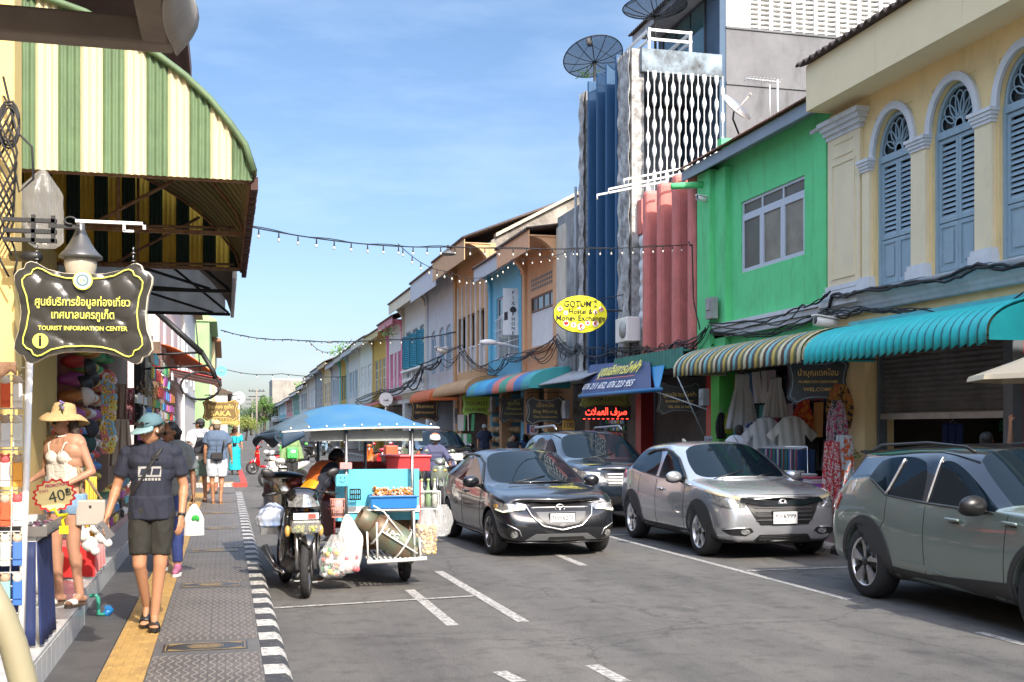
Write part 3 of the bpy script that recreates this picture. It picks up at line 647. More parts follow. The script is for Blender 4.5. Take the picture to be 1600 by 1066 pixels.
house(47.45,54.3,PG,(.46,.50,.54),8.7,[(.12,.30),(.36,.54),(.66,.84)],'pale grey shophouse with narrow arched blue louvres','arch',LBL,.9,.8,zs=4.3,zt=6.3)
TEAL=mat('teal_shutter_paint',(.02,.22,.31),.55,var=.15,vs=5)
rt,wl,tr=house(54.35,61.8,(.60,.61,.60),(.58,.52,.40),8.5,[(.08,.30),(.38,.60),(.68,.90)],'ornate white shophouse with big teal shutters hanging open','frame',LBL,.55,.8,zs=4.0,zt=6.9)
b=MB()
for k in range(6):
 y=54.9+k*1.13
 b.M=Matrix.Translation((F-.12,y,0)) @ Matrix.Rotation(R(-28 if k % 2 else 28),4,'Z');shutter(b,0,-.42,.42,4.9,6.6,True,.1,.06)
b.M=Matrix();b.build('open_shutters',TEAL,rt)
b=MB()
for k in range(12):baluster(b,F-.12,54.9+k*.58,3.7,4.75,.26)
b.box(F-.2,F-.04,54.5,61.6,4.75,4.85);b.box(F-.2,F-.04,54.5,61.6,3.6,3.7);b.build('balustrade',WHT,rt)
PKM=mat('pink_paint',(.66,.17,.30),.6,var=.1)
far=[(61.85,68,(.62,.60,.60),(.50,.18,.22),7.9,'white shophouse with pink pilasters and a maroon eave','louvre',PKM,PKM),
 (68.05,75,(.55,.36,.07),(.50,.40,.2),7.7,'mustard yellow shophouse with deep recessed windows','frame',WLV,None),
 (75.05,83,(.60,.61,.60),(.62,.60,.55),7.8,'white shophouse with plaster garlands beside the mustard one','arch',WLV,None),
 (83.05,91,(.50,.53,.55),(.40,.44,.48),7.7,'grey white shophouse with tall pale shutters','louvre',LBL,None),
 (91.05,97,(.42,.28,.06),(.36,.38,.36),7.6,'dark mustard shophouse with a turquoise pilaster','frame',TEAL,mat('turquoise_pilaster',(.10,.46,.42),.7)),
 (97.05,105,(.42,.45,.48),(.35,.38,.42),7.5,'slate grey shophouse with blue grey shutters','louvre',LBL,None),
 (105.05,114,(.60,.50,.28),(.50,.40,.22),7.9,'cream shophouse with a weathered tiled eave','frame',WLV,None),
 (114.05,124,(.25,.27,.28),(.28,.30,.30),7.8,'dark grey shophouse with a black sign board','frame',WLV,None),
 (124.05,136,(.48,.44,.38),(.55,.50,.42),7.6,'beige shophouse with long pale canopy','louvre',WLV,None),
 (136.05,150,(.58,.57,.54),(.62,.60,.56),7.0,'off white low shophouse with plants on its roof','frame',LBL,None),
 (150.05,166,(.12,.34,.26),(.60,.58,.54),6.6,'sea green low shophouse far down the street','frame',WLV,None),
 (166.05,184,(.55,.22,.20),(.60,.56,.50),6.3,'brick red low shophouse far down the street','frame',WLV,None),
 (184.05,210,(.15,.38,.42),(.60,.58,.56),6.2,'teal low shophouse far down the street','louvre',WLV,None),
 (210.05,245,(.55,.54,.50),(.58,.54,.50),6.2,'white low shophouse, last before the trees','frame',WLV,None)]
for (a,c,col,tc_,ze,lab,st,wmm,pm) in far:house(a,c,col,tc_,ze,[(.12,.36),(.42,.58),(.64,.88)],lab,st,wmm,.4,.6,pm=pm,zs=4.1,zt=6.1,rail=None)
rt=thing('concrete_block_building','bare flat roofed concrete block rising beyond the terrace','building',(14,300,0))
b=MB();b.box(11.4,20.5,290,310,0,13.9);b.build('wall',mat('far_concrete',(.33,.31,.27),.9,var=.3,vs=.5,stain=.4,sstr=(.3,.3,.1)),rt)
b=MB();b.box(11.3,20.6,289.9,310,13.9,14.3);b.build('roof',STONE,rt)
TQ=mat('turquoise_awning_sheet',(.02,.48,.50),.45,var=.2,vs=4,stain=.12)
barrel_awning('barrel_awning','turquoise ribbed metal awning in front of the cream house',8.3,F-.05,11.0,15.15,2.72,3.22,[TQ,TQ,mat('turquoise_dark',(.01,.16,.18),.6,var=.4)],step=.055,rib=.165,amp=.045)  # one narrow darker stripe repeated along each rib
b=MB();b.box(F-.26,F,10.2,15.5,3.2,3.26);b.box(F-.28,F-.26,10.2,15.5,3.14,3.34);tagm(b.build('flashing_ledge',mat('turquoise_pale',(.10,.48,.52),.6,var=.2)),'pale turquoise flashing strip above the turquoise awning','flashing')
cs=[mat('awning_'+n,c,.55,var=.3,vs=5) for n,c in (('cream',(.62,.58,.38)),('olive',(.12,.13,.07)),('yellow',(.55,.42,.10)),('grey',(.10,.10,.09)),('aqua',(.20,.48,.50)),('brown',(.10,.06,.04)))]
barrel_awning('barrel_awning','faded multicolour striped awning over the clothes shop',8.3,F-.12,15.25,20.2,2.74,3.25,cs,step=.10,rib=.1,amp=.03)
cs2=[mat('awn_'+n,c,.5,var=.2,vs=5) for n,c in (('azure',(.02,.30,.56)),('azure2',(.04,.36,.60)),('blue3',(.03,.20,.45)),('coral',(.62,.16,.11)),('green',(.05,.30,.20)),('coral2',(.60,.20,.14)),('blue4',(.04,.18,.42)),('teal',(.04,.32,.34)))]
barrel_awning('barrel_awning','blue awning with coral and green stripes over the souvenir shops',8.2,F-.12,30.4,38.9,2.85,3.45,cs2[::-1],step=.9,rib=.16)
barrel_awning('barrel_awning','tan ribbed awning of the ochre house',8.2,F-.1,39.1,45.6,3.0,3.6,[mat('awn_tan',(.42,.26,.12),.7,var=.3,vs=3)],rib=.2)
barrel_awning('barrel_awning','rust orange ribbed awning of the pale grey house',8.2,F-.1,46.4,51.5,2.9,3.5,[mat('awn_orange',(.50,.12,.03),.7,var=.3,vs=3)],rib=.2)
for (a,c,col,nm) in ((64,72,(.35,.10,.08),'maroon'),(75,84,(.60,.58,.54),'off white'),(88,97,(.40,.42,.42),'grey'),(101,112,(.55,.16,.10),'red'),(118,132,(.62,.58,.50),'cream')):
 b=MB();corrug(b,7.6,2.9,F,3.5,a,c,.03,.3);tagm(b.build('sheet_awning',mat('sheet_'+nm.replace(' ','_'),col,.7,var=.3),solid=.02),'%s sloping sheet awning far along the right hand shops' % nm,'awning','awnings over the right hand shops')
b=MB();corrug(b,8.45,2.93,F,3.35,24.9+1.6,31.2,.02,.12);tagm(b.build('sheet_awning',mat('grey_sheet_awning',(.42,.43,.44),.5,.3,var=.4,vs=5),solid=.01),'grey corrugated sheet awning left of the blue banner','awning','awnings over the right hand shops')
b=MB();n_=100
b.sheet(lambda u,v:(F-.5+.012*math.cos(u*150),21.45+4.2*u,2.98+.40*v),160,1);b.box(F-.48,F,21.45,25.6,3.30,3.34)
tagm(b.build('sheet_awning',mat('green_sheet_fascia',(.04,.22,.17),.6,var=.3,vs=4)),'dark green corrugated canopy board under the pink fins','awning','awnings over the right hand shops')
# ================= LEFT HAND SIDE =================
def translucent(m,k=.5):
 n=m.node_tree;P=n.nodes['Principled BSDF'];o=n.nodes['Material Output'];t=n.nodes.new('ShaderNodeBsdfTranslucent');x=n.nodes.new('ShaderNodeMixShader');x.inputs[0].default_value=k
 if P.inputs['Base Color'].links:n.links.new(P.inputs['Base Color'].links[0].from_socket,t.inputs[0])
 else:t.inputs[0].default_value=P.inputs['Base Color'].default_value
 n.links.new(P.outputs[0],x.inputs[1]);n.links.new(t.outputs[0],x.inputs[2]);n.links.new(x.outputs[0],o.inputs['Surface']);return m
AG=translucent(mat('awning_green_sheet',(.15,.24,.12),.6,var=.3,vs=3,stain=.2,sstr=(3,3,.3)),.2);AC=translucent(mat('awning_cream_sheet',(.74,.66,.42),.6,var=.08,vs=2,stain=.1,sstr=(3,3,.3)),.2)
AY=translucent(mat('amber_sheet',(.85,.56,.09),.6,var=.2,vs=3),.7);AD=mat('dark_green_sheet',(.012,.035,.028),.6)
prof=[(.22,3.67),(.156,3.87),(.04,4.03),(-.104,4.2),(-.28,4.36),(-.476,4.5),(-.69,4.63),(-1.0,4.78),(-1.4,4.9),(-2.0,5.02),(-2.6,5.08)]
def pz(x,P=prof):
 for (a,za),(c,zc) in zip(P,P[1:]):
  if c<=x<=a:return za+(zc-za)*(x-a)/(c-a)
 return P[-1][1]
def striped_cap(Y,mats,root,name,z0=3.62,x0=-2.6,x1=.2,w=.155,dx=0.):
 b=MB();x=x1;i=0
 while x>x0:
  b.m=i % 2;xa=max(x-w,x0)
  def fn(u,v,xa=xa,x=x):q=xa+(x-xa)*u;zt=pz(q);return (q+dx,Y+.012*math.cos(u*3*2*math.pi),z0+(zt-z0)*v)
  b.sheet(fn,12,1);x=xa;i+=1
 return b.build(name,mats,root)
rt=thing('barrel_awning','big green and cream striped barrel awning over the left hand pavement','awning',(-1.2,11.5,3.65))
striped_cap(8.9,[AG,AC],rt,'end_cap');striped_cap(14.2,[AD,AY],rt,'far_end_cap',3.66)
def shell(Y0,Y1,root,m,dx=0,dz=0,st=.1):
 b=MB();n=int((Y1-Y0)/st*4)
 def fn(u,v):
  i=v*(len(prof)-1);p=prof[round(i)];y=Y0+(Y1-Y0)*u;a=.014*math.cos(y/st*2*math.pi);return (p[0]+dx+a,y,p[1]+dz+a)
 b.sheet(fn,n,len(prof)-1);return b.build('canopy',m,root)
b=MB();st=.1;n=int(5.3/st*4)
def fn(u,v):
 p=prof[round(v*10)];y=8.9+5.3*u;a=.014*math.cos(y/st*2*math.pi);return (p[0]+a,y,p[1]+a)
b.sheet(fn,n,10)
for i in range(len(b.f)):b.mi[i]=int((i//10)/n*5.3/.155) % 2
b.build('canopy',[mat('canopy_brown_green',(.12,.13,.06),.7,var=.4,vs=6),mat('canopy_tan',(.34,.28,.15),.7,var=.4,vs=6)],rt,solid=.01)
b=MB();b.tube([(p[0]-.01,8.87,p[1]+.015) for p in prof],.028,6);b.build('green_edge_trim',AG,rt)
b=MB()
for y in (9.0,11.5,14.05):
 b.tube([(p[0]-.04,y,p[1]-.04) for p in prof],.016,6);b.box(-2.6,.2,y-.02,y+.02,3.62,3.66)
 b.tube([(.1,y,3.7),(-1.7,y,3.66)],.015);b.tube([(-.3,y,4.25),(-1.3,y,3.64)],.018);b.tube([(-1.0,y,4.7),(-1.0,y,3.64)],.016)
b.box(.17,.21,8.95,14.2,3.62,3.67)
b.build('frame',RST,rt)
b=MB();
for k in range(90):y=8.95+k*.058;b.box(.19,.245,y,y+.045,3.56+rnd.uniform(-.015,.02),3.66)
b.build('ragged_fringe',mat('dark_rust_fringe',(.07,.035,.03),.9),rt)
rt=thing('grey_awning','grey white awning with a black steel frame, behind the striped one','awning',(-1.2,17,3.6))
shell(14.35,19.6,rt,mat('grey_awning_sheet',(.30,.28,.26),.7,var=.3,vs=4),-.12,0)
b=MB();
def fn(u,v):q=-2.6+2.7*u;return (q-.1,19.55+.015*math.cos(u*60),3.62+(pz(q)-3.62)*v)
b.sheet(fn,120,1);b.build('end_cap',translucent(mat('grey_cap_sheet',(.55,.53,.48),.7,var=.25,vs=3),.5),rt)
BKF=mat('black_iron',(.015,.015,.016),.5)
b=MB()
for y in (16.2,19.45):
 b.box(-2.6,.08,y-.02,y+.02,3.60,3.65);b.tube([(-1.3,y,4.75),(.05,y,3.65)],.022);b.tube([(-2.4,y,4.3),(-.2,y,3.65)],.022);b.tube([(-2.4,y,4.1),(.0,y,4.0)],.018)
b.build('frame',BKF,rt)
b=MB()
for k in range(70):y=14.4+k*.074;b.box(.085,.14,y,y+.05,3.58,3.68)
b.build('scalloped_edge',mat('edge_white',(.55,.52,.50),.8,var=.4),rt)
TP=mat('grey_brown_tarpaulin',(.16,.13,.11),.85,var=.3,vs=3,bump=.4,bs=12)
rt=thing('tarpaulin_canopy','dark grey brown tarpaulin canopy edge overhanging the pavement close by','canopy',(-1.3,2.6,2.8))
b=MB();b.sheet(lambda u,v:(-3.2+3.1*u,1.6+1.7*v,2.93-.03*math.sin(u*9)*math.sin(v*3)),24,8);b.build('sheet',TP,rt,solid=.01)
b=MB();b.box(-3.2,-.14,3.22,3.30,2.765,2.84);b.build('front_beam',mat('old_wood_beam',(.24,.19,.15),.8,var=.3,vs=4),rt,bevel=.008)
b=MB();b.box(-.22,-.15,1.6,3.3,2.77,2.90);b.build('side_beam',mat('old_wood_beam',(0,0,0)),rt,bevel=.008)
b=MB();b.sheet(lambda u,v:(-.14+.06*math.sin(v*3.1)+.015*math.sin(u*13),1.6+1.72*u,2.77+.22*v),30,8);b.build('side_flap',mat('pale_flap',(.42,.38,.33),.8,var=.3,vs=3),rt,solid=.006)
rt=thing('hanging_post','yellow boxed post with a rusty frayed lower end at the left edge','post',(-1.4,7.0,2.0))
b=MB();b.box(-1.62,-1.165,6.95,7.2,2.06,4.9);b.build('casing',mat('yellow_post_paint',(.78,.56,.20),.6,var=.12,vs=2,stain=.2),rt,bevel=.01)
b=MB();b.sheet(lambda u,v:(-1.63+.48*u,6.93-.01*math.sin(u*20),2.10-v*(.05+.05*abs(math.sin(u*9+1)))),30,3);b.build('frayed_edge',RST,rt,solid=.01)
# ---------- ornate plaque signs ----------
def plaque_pts(w,h,k=1.):
 q=[(0,.76),(.30,.78),(.52,.85),(.68,.97),(.76,1.0),(.83,.96),(.86,.86),(.94,.82),(1.0,.72),(.99,.58),(.93,.35),(.90,0)]
 R1=[(a,c) for a,c in q]+[(a,-c) for a,c in q[-2::-1]];L1=[(-a,c) for a,c in R1[::-1]][1:-1]
 return [(a*w/2*k,c*h/2*k) for a,c in R1+L1]
YLN=mat('sign_yellow_line',(.72,.70,.12),.5);GOLD=mat('sign_gold_letters',(.72,.48,.12),.45);BSN=mat('sign_black_enamel',(.018,.018,.020),.3,var=.2)
def fr(b,w,h,k,r,z):
 P=[(x,y,z) for x,y in plaque_pts(w,h,k)];b.tube(P+P[:1],r,5)
def plaque(label,c,right,w,h,lines,bm=BSN,lm=GOLD,edge=None,group=None,th=.03,hang=.12,name='hanging_sign'):
 rt=thing(name,label,'sign',c,0,group);M=frame(c,right)
 b=MB();b.M=M;b.prism(plaque_pts(w,h),'z',-th/2,th/2);b.build('board',bm,rt)
 b=MB();b.M=M;fr(b,w,h,.90,max(.004,w*.008),th/2);b.build('border_line',edge or lm,rt)
 t=MB()
 for (s,y,hh,ww) in lines:t.text(s,hh,M @ Matrix.Translation((0,y,th/2+.002)),ww,.008)
 t.build('lettering',lm,rt)
 if hang:
  b=MB();b.M=M
  for x in (-w*.33,w*.33):b.tube([(x,h*.46,0),(x,h*.5+hang,0)],.008,5)
  b.tube([(-w*.45,h*.5+hang,0),(w*.45,h*.5+hang,0)],.012,6);b.build('hanger',BKF,rt)
 return rt
P0=onY(131,489,6.6);rt=thing('tourist_sign','black tourist information sign with yellow Thai and English lettering, hanging beside the yellow post','sign',P0)
M=frame(P0,(1,-.12,0));w,h=.735,.56
pw=lambda k:[(a,c*(1+.02*math.sin(a*20))) for a,c in plaque_pts(w,h,k)]
b=MB();b.M=M;b.prism(plaque_pts(w,h),'z',-.035,.0);b.build('board',mat('sign_cream_edge',(.55,.48,.36),.5),rt,bevel=.004)
def bub(a,c):
 s=0
 for (x,y,r) in BUBS:
  d=((a-x)**2+(c-y)**2)/r**2
  if d<1:s=max(s,(1-d)**.45*r*.22)
 return s
BUBS=[(rnd.uniform(-.32,.32),rnd.uniform(-.2,.2),rnd.uniform(.02,.085)) for _ in range(46)]
b=MB();b.M=M;o_=plaque_pts(w,h,.985)
bm=bmesh.new();vs=[bm.verts.new((x,y,0)) for x,y in o_];bm.faces.new(vs);bmesh.ops.triangulate(bm,faces=bm.faces[:])
for ax,lo,hi,st in ((0,-.38,.38,.012),(1,-.29,.29,.012)):
 t=lo
 while t<hi:
  bmesh.ops.bisect_plane(bm,geom=bm.verts[:]+bm.edges[:]+bm.faces[:],plane_co=(t,t,0),plane_no=(1,0,0) if ax==0 else (0,1,0));t+=st
bm.verts.index_update();b.add([(v.co.x,v.co.y,.004+bub(v.co.x,v.co.y)) for v in bm.verts],[tuple(v.index for v in f.verts) for f in bm.faces],True);bm.free()
b.build('puckered_face',mat('sign_vinyl_black',(.032,.03,.026),.30,spec=.6),rt)
b=MB();b.M=M;P=[(x,y,.012+bub(x,y)) for x,y in plaque_pts(w,h,.86)];b.tube(P+P[:1],.0045,6);b.build('border_line',YLN,rt)
b=MB()
for s,y,hh,ww in (('ศูนย์บริการข้อมูลท่องเที่ยว',.055,.062,.50),('เทศบาลนครภูเก็ต',-.015,.062,.33),('TOURIST INFORMATION CENTER',-.088,.034,.47)):b.text(s,hh,M @ Matrix.Translation((0,y,.024)),ww,.012)
b.build('lettering',YLN,rt)
b=MB();b.M=M @ Matrix.Translation((0,.175,.022));b.lathe([(.052,-.004),(.052,.004)],28,ax='z',smooth=False);o=b.build('emblem',YLN,rt)
b=MB();b.M=M @ Matrix.Translation((0,.175,.028));b.lathe([(.045,-.001),(.045,.001)],28,smooth=False);b.m=1;b.lathe([(.034,0),(.034,.0025)],28,smooth=False);b.m=0;b.lathe([(.022,0),(.022,.0035)],20,smooth=False);b.m=2;b.ball((-.008,0,.004),(.006,.013,.002));b.m=3;b.ball((.008,0,.004),(.006,.013,.002))
b.build('emblem_face',[plain(.7,.82,.74),plain(.12,.20,.22),plain(.75,.6,.15),plain(.15,.35,.2)],rt)
b=MB();b.M=M @ Matrix.Translation((-.222,-.158,.022));b.lathe([(.041,-.004),(.041,.004)],26,smooth=False);o=b.build('info_disc',YLN,rt)
b=MB();b.text('i',.085,M @ Matrix.Translation((-.222,-.158,.028)) @ Matrix.Shear('XY',4,(0,0)),None,.03);b.build('info_letter',BSN,rt)
b=MB();b.M=M
for x in (-.25,.26):
 for k in range(5):b.lathe([(.009,-.0025),(.012,0),(.009,.0025)],8,(x,.27+k*.022,-.015),'y' if k % 2 else 'x')
b.build('chain',STL,rt)
rt=thing('lamp_bracket','white and black iron bracket arm holding the tourist sign and its lantern','bracket',onY(60,355,6.62))
a=onY(60,352,6.66);c=onY(228,350,6.66)
b=MB();b.cbox(((onY(118,350,6.66).x+c.x)/2,6.66,c.z+.0),(c.x-onY(118,350,6.66).x,.022,.016));b.cbox((c.x-.008,6.66,c.z-.012),(.016,.022,.04));b.cbox((onY(201,362,6.66).x,6.66,c.z-.045),(.055,.02,.012));b.cbox((onY(194,358,6.66).x,6.66,c.z-.025),(.014,.02,.045));b.build('arm',WHT,rt)
b=MB();x0=-1.17
for z in (c.z-.06,c.z+.0,c.z-.11):b.cbox(((x0+onY(84,350,6.66).x)/2+.0,6.7,z),(onY(84,350,6.66).x-x0+.02,.03,.022))
b.cbox((onY(52,350,6.7).x,6.7,c.z-.05),(.02,.03,.16));b.cbox((onY(83,350,6.7).x,6.7,c.z-.045),(.02,.03,.15));b.cbox((onY(100,356,6.68).x,6.68,c.z-.03),(.16,.02,.02))
b.tube([onY(110,345,6.66)+Vector((.03*math.cos(q/3),0,.02*math.sin(q/3))) for q in range(16)],.006,6);b.build('iron_scrollwork',BKF,rt)
b=MB();b.tube([onY(20,400,6.85),onY(60,402,6.7)],.03,10);b.build('cross_pipe',BKF,rt)
lp=onY(126,400,6.75);rt=thing('lantern','grey conical street lantern above the tourist sign','lamp',lp)
b=MB();b.lathe([(.006,.20),(.022,.19),(.024,.15),(.035,.12),(.06,.07),(.085,.03),(.115,.0),(.118,-.014),(.10,-.02),(.02,.0)],24,lp);b.build('cap',mat('lantern_grey',(.12,.12,.12),.35,.5,var=.2),rt)
b=MB();b.lathe([(.085,-.015),(.088,-.05),(.075,-.11),(.055,-.16),(.0,-.17)],24,lp);b.build('globe',mat('lantern_glass',(.55,.50,.40),.15,alpha=.75,spec=.8),rt)
# ---------- left hand buildings ----------
LYW=wallmat('left_yellow_wall',(.62,.46,.17),.3);LRW=mat('brick_red_paint',(.34,.10,.06),.8,var=.3,vs=3);LBW=mat('taupe_panel',(.30,.22,.17),.8,var=.2,vs=2)
rt=thing('left_shophouse','ochre yellow shop building under the striped awning','shophouse',(-2.6,11,0))
b=MB();b.box(-6,-2.62,6.5,20,0,7.6);b.build('wall',LYW,rt)
b=MB();b.box(-2.62,-1.75,10.6,12.95,.32,3.6);b.build('front_pier',LYW,rt)
b=MB();b.box(-3,-.62,6.0,20.2,7.72,7.86);b.box(-.62,-.56,6,20.2,7.6,7.92);b.build('eave',mat('dark_brown_eave',(.10,.05,.04),.8,var=.3),rt)
b=MB();b.box(-2.61,-2.56,12.6,13.6,3.75,4.3);b.build('wall_sign_frame',WHT,rt)
b=MB();b.box(-2.56,-2.55,12.66,13.54,3.81,4.24);b.build('wall_sign',plain(.42,.03,.05,.5),rt)
b=MB();b.box(-2.0,-1.9,13.2,17,.32,3.3);b.build('red_wall_panel',LRW,rt)
b=MB();b.box(-1.86,-1.78,13.05,13.2,.32,3.2);b.box(-1.86,-1.78,16.9,17.05,.32,3.2);b.box(-1.86,-1.78,13.2,16.9,3.05,3.2);b.build('door_frame',plain(.50,.52,.56,.5,var=.15),rt)
b=MB();b.box(-1.9,-1.62,17.1,20.4,.32,3.5);b.build('taupe_wall_panel',LBW,rt)
rt=thing('left_shophouse','shaded left hand shop with black posts and toys hung at its front','shophouse',(-2.6,25,0))
b=MB();b.box(-6,-2.4,20.1,29.3,0,7.2);b.build('wall',wallmat('left_grey_wall',(.36,.33,.30),.3),rt)
for k in range(3):b=MB();b.box(-1.55,-1.43,20.8+1.6*k,20.93+1.6*k,.15,3.6);b.build('post',BKF,rt)
b=MB();b.box(-1.55,-1.37,25.6,25.8,.15,3.6);b.build('post',mat('brown_post',(.17,.10,.06),.7,var=.4),rt)
b=MB();b.tube([(-1.35,21.6,.15),(-1.35,21.6,3.8)],.05,8);b.build('drainpipe',plain(.34,.40,.36,.5),rt)
SW=mat('white_wall_tile',(.52,.53,.52),.25,var=.15,vs=3,stain=.15)
def steptiles(b,xa,ya,yb,z0,z1):
 y=ya
 while y<yb:b.box(xa,xa+.012,y,min(y+.2,yb)-.005,z0,z1-.012);y+=.2
b=MB();b.box(-3,-1.125,4.2,9.85,.10,.31);b.box(-3,-1.20,9.85,20,.10,.31);g=b.build('shop_step',mat('grout',(.25,.24,.23),.9),None,org=(-1.2,8,.12));tagm(g,'raised tiled step running along the left hand shops','step')
b=MB();steptiles(b,-1.125,4.2,9.85,.12,.31);steptiles(b,-1.2,9.86,20,.12,.31);b.build('riser_tiles',SW,g)
b=MB();y=4.2
while y<14:
 xr=-1.118 if y<9.8 else -1.19
 for k in range(5):b.box(xr-.33-.335*k+.004,xr-.335*k,y+.003,y+.328,.305,.322)
 y+=.33
b.build('tread_tiles',SW,g)
b=MB();b.box(-2.6,-1.45,12.1,19,.32,.42);g2=b.build('pink_tiled_step',plain(.45,.30,.28,.5,var=.2),None);tagm(g2,'second low pink tiled step inside the shop','step')
rt=thing('water_tap','green pipe with a bright blue valve at the foot of the tiled step','pipe',onZ(160,968,.12))
q=onZ(157,960,.12);b=MB();b.tube([(-1.12,q.y-.12,.30),(-1.06,q.y-.12,.30),(-1.05,q.y-.12,.27),(-1.05,q.y-.12,.14),(-1.0,q.y-.1,.135)],.017,8);b.build('pipe',plain(.04,.28,.20,.4),rt)
b=MB();b.tube([(-1.0,q.y-.1,.13),(-.95,q.y-.05,.17)],.03,10);b.cbox((-.975,q.y-.08,.19),(.05,.03,.03));b.build('valve',plain(.01,.14,.36,.4),rt)
b=MB();tagm(MB().tube([onY(-30,900,3.2),onY(2,960,3.2),onY(20,1005,3.2),onY(36,1066,3.2),onY(48,1120,3.2)],.036,12).build('beige_pipe',mat('beige_pvc',(.30,.27,.17),.55,var=.1,vs=4),None),'thick beige plastic pipe in the bottom left corner','pipe')
def lhouse(X,Y0,Y1,h,col,label,wd=5,eave=(.4,.2,.1),n=3):
 rt=thing('left_shophouse',label,'shophouse',(X,(Y0+Y1)/2,0),0,'shophouses of the left hand side')
 m=wallmat('lw_%d_%d_%d' % tuple(int(c*100) for c in col),col,.2);b=MB();b.box(X-wd,X,Y0,Y1,0,h);b.build('wall',m,rt)
 b=MB();b.prism([(X-wd-.3,h),(X+.45,h+.003),(X+.45,h+.14),(X-wd/2,h+1.5),(X-wd-.3,h+.1)],'y',Y0-.1,Y1+.1);b.build('roof',mat('lroof_%d' % (eave[0]*100),eave,.8,var=.3),rt)
 for k in range(n):
  y=Y0+(Y1-Y0)*(k+.5)/n;b=MB();b.box(X,X+.05,y-.5,y+.5,3.9,5.6);b.build('window',WLV,rt)
 b=MB();b.box(X,X+.12,Y0+.02,Y1-.02,3.3,3.5);b.build('cornice',STONE,rt);return rt
lhouse(-1.9,35.2,52,7.6,(.62,.50,.47),'pale pink rendered building past the side street on the left',5)
lhouse(-1.75,52.1,70,8.2,(.66,.64,.60),'white rendered building behind the orange awning on the left')
lhouse(-.95,72,84,8.3,(.30,.45,.22),'pale green gabled building with a light green eave on the left',5,(.34,.50,.24))
lhouse(-.75,84.2,104,8.0,(.62,.52,.28),'cream yellow building, next beyond the green one on the left')
lhouse(.2,110,150,5.0,(.5,.47,.42),'low building with a brown roof far down on the left',6,(.10,.07,.05))
b=MB();b.sheet(lambda u,v:(-1.9+1.7*u,36+12*v,4.3-1.0*u**1.5),8,4);tagm(b.build('orange_awning',[mat('orange_canvas',(.62,.13,.03),.7,var=.2)],solid=.02),'orange red canvas awning past the side street','awning')
b=MB();b.sheet(lambda u,v:(-1.6+1.5*u,30+5.5*v,3.3-.3*u),8,6);
for i in range(len(b.f)):b.mi[i]=i % 2
tagm(b.build('red_white_awning',[plain(.40,.05,.05,.7),plain(.60,.56,.52,.7)],solid=.02),'dark red and white striped awning below the orange one','awning')
plaque('brown and gold plaque sign, upper of the two hanging over the pavement',onY(345,641,33),(1,0,0),1.0,.60,[('ร้านทอง ภูเก็ต',.09,.14,.7),('SAKA',-.10,.2,.55)],mat('sign_brown_gold',(.16,.10,.03),.5),mat('sign_bright_gold',(.75,.55,.16),.4),group=None)
plaque('gold plaque sign hanging just below the brown and gold one',onY(354,652,40),(1,0,0),.9,.65,[('ขนมไทย',.1,.16,.6),('BAKERY',-.1,.14,.6)],mat('sign_gold_board',(.42,.31,.08),.5),mat('sign_dark_letters',(.07,.05,.02),.5),group=None)
for (px,py,Y,r,nm,lab) in ((373,622,60,.32,'round_sign','white round sign back on a post at the far end of the pavement'),(346,580,75,.34,'round_sign','sky blue round sign high on the green building'),(603,624,55,.33,'round_sign','white round sign back in front of the pink shophouse')):
 p=onY(px,py,Y);rt=thing(nm,lab,'sign',(p.x,p.y,0));b=MB();b.lathe([(0,-.02),(r,-.02),(r,.02),(0,.02)],28,p,'y',False);b.build('disc',plain(.62,.64,.66,.5) if 'white' in lab else plain(.12,.50,.68,.5),rt)
 b=MB();b.tube([(p.x,p.y+.06,.1 if 'blue' not in lab else p.z-.3),(p.x,p.y+.06,p.z+.1)],.045,8)
 if 'blue' in lab:b.tube([(p.x,p.y+.05,p.z),(p.x-1.2,p.y+.05,p.z)],.03)
 b.tube([(p.x-.12,p.y-.06,p.z-.02),(p.x+.12,p.y-.06,p.z-.02)],.03,6);b.build('pole',plain(.45,.46,.46,.5),rt)
# ================= WIRES, LIGHTS, SIGNS, DISHES =================
BULB=mat('bulb_glass',(.60,.58,.50),.2,spec=.7)
def string(label,pts,sag,step=.30,r=.012,skip=0,bs=.035,drop=.05,cable2=True):
 P=[]
 for i in range(len(pts)-1):c=curve_pts(pts[i],pts[i+1],sag[i],20);P+=c if i==0 else c[1:]
 rt=thing('string_lights',label,'string lights',P[0],0,'strings of bulbs hung across the street')
 b=MB();b.tube(P,r,5)
 if cable2:b.tube([p+Vector((0,.01,.012+.012*math.sin(i*1.1))) for i,p in enumerate(P)],r*.7,4)
 b.build('cable',CAB,rt)
 s=MB();s.tube([(0,0,0),(0,0,-drop)],.3*bs,5);s.lathe([(bs*.35,-drop),(bs*.4,-drop-bs*.9),(bs*.3,-drop-bs)],8);sock=None;g=MB();g.ball((0,0,-drop-bs*1.7),(bs*.55,bs*.55,bs*.85),8,6)
 acc=step*.5;last=P[0];first=None
 for i in range(1,len(P)):
  seg=(P[i]-P[i-1]).length
  while acc<seg:
   p=P[i-1].lerp(P[i],acc/seg)
   if first is None:
    so_=s.build('socket',CAB,rt,w=False);so_.location=p-P[0];bu=g.build('bulb',BULB,so_,w=False);first=(so_,bu)
   else:
    o=first[0].copy();C.objects.link(o);o.location=p-P[0];q=first[1].copy();C.objects.link(q);q.parent=o
   acc+=step
  acc-=seg
 return rt
A=onY(388,354,14.5);B=onX(1105,380,F-.3);mid=onY(640,381,18)
string('nearest string of bulbs, from the striped awning to the pink fins',[A,onY(700,386,17.5),onY(1082,382,21.8)],[.08,.06],.36,.009,0,.030)
string('looping string of bulbs drooping from the nearest one',[onY(622,381,16.8),onY(700,424,19.5),onY(800,405,24),onY(905,388,27)],[.10,.25,.08],.5,.006,0,.030,cable2=False)
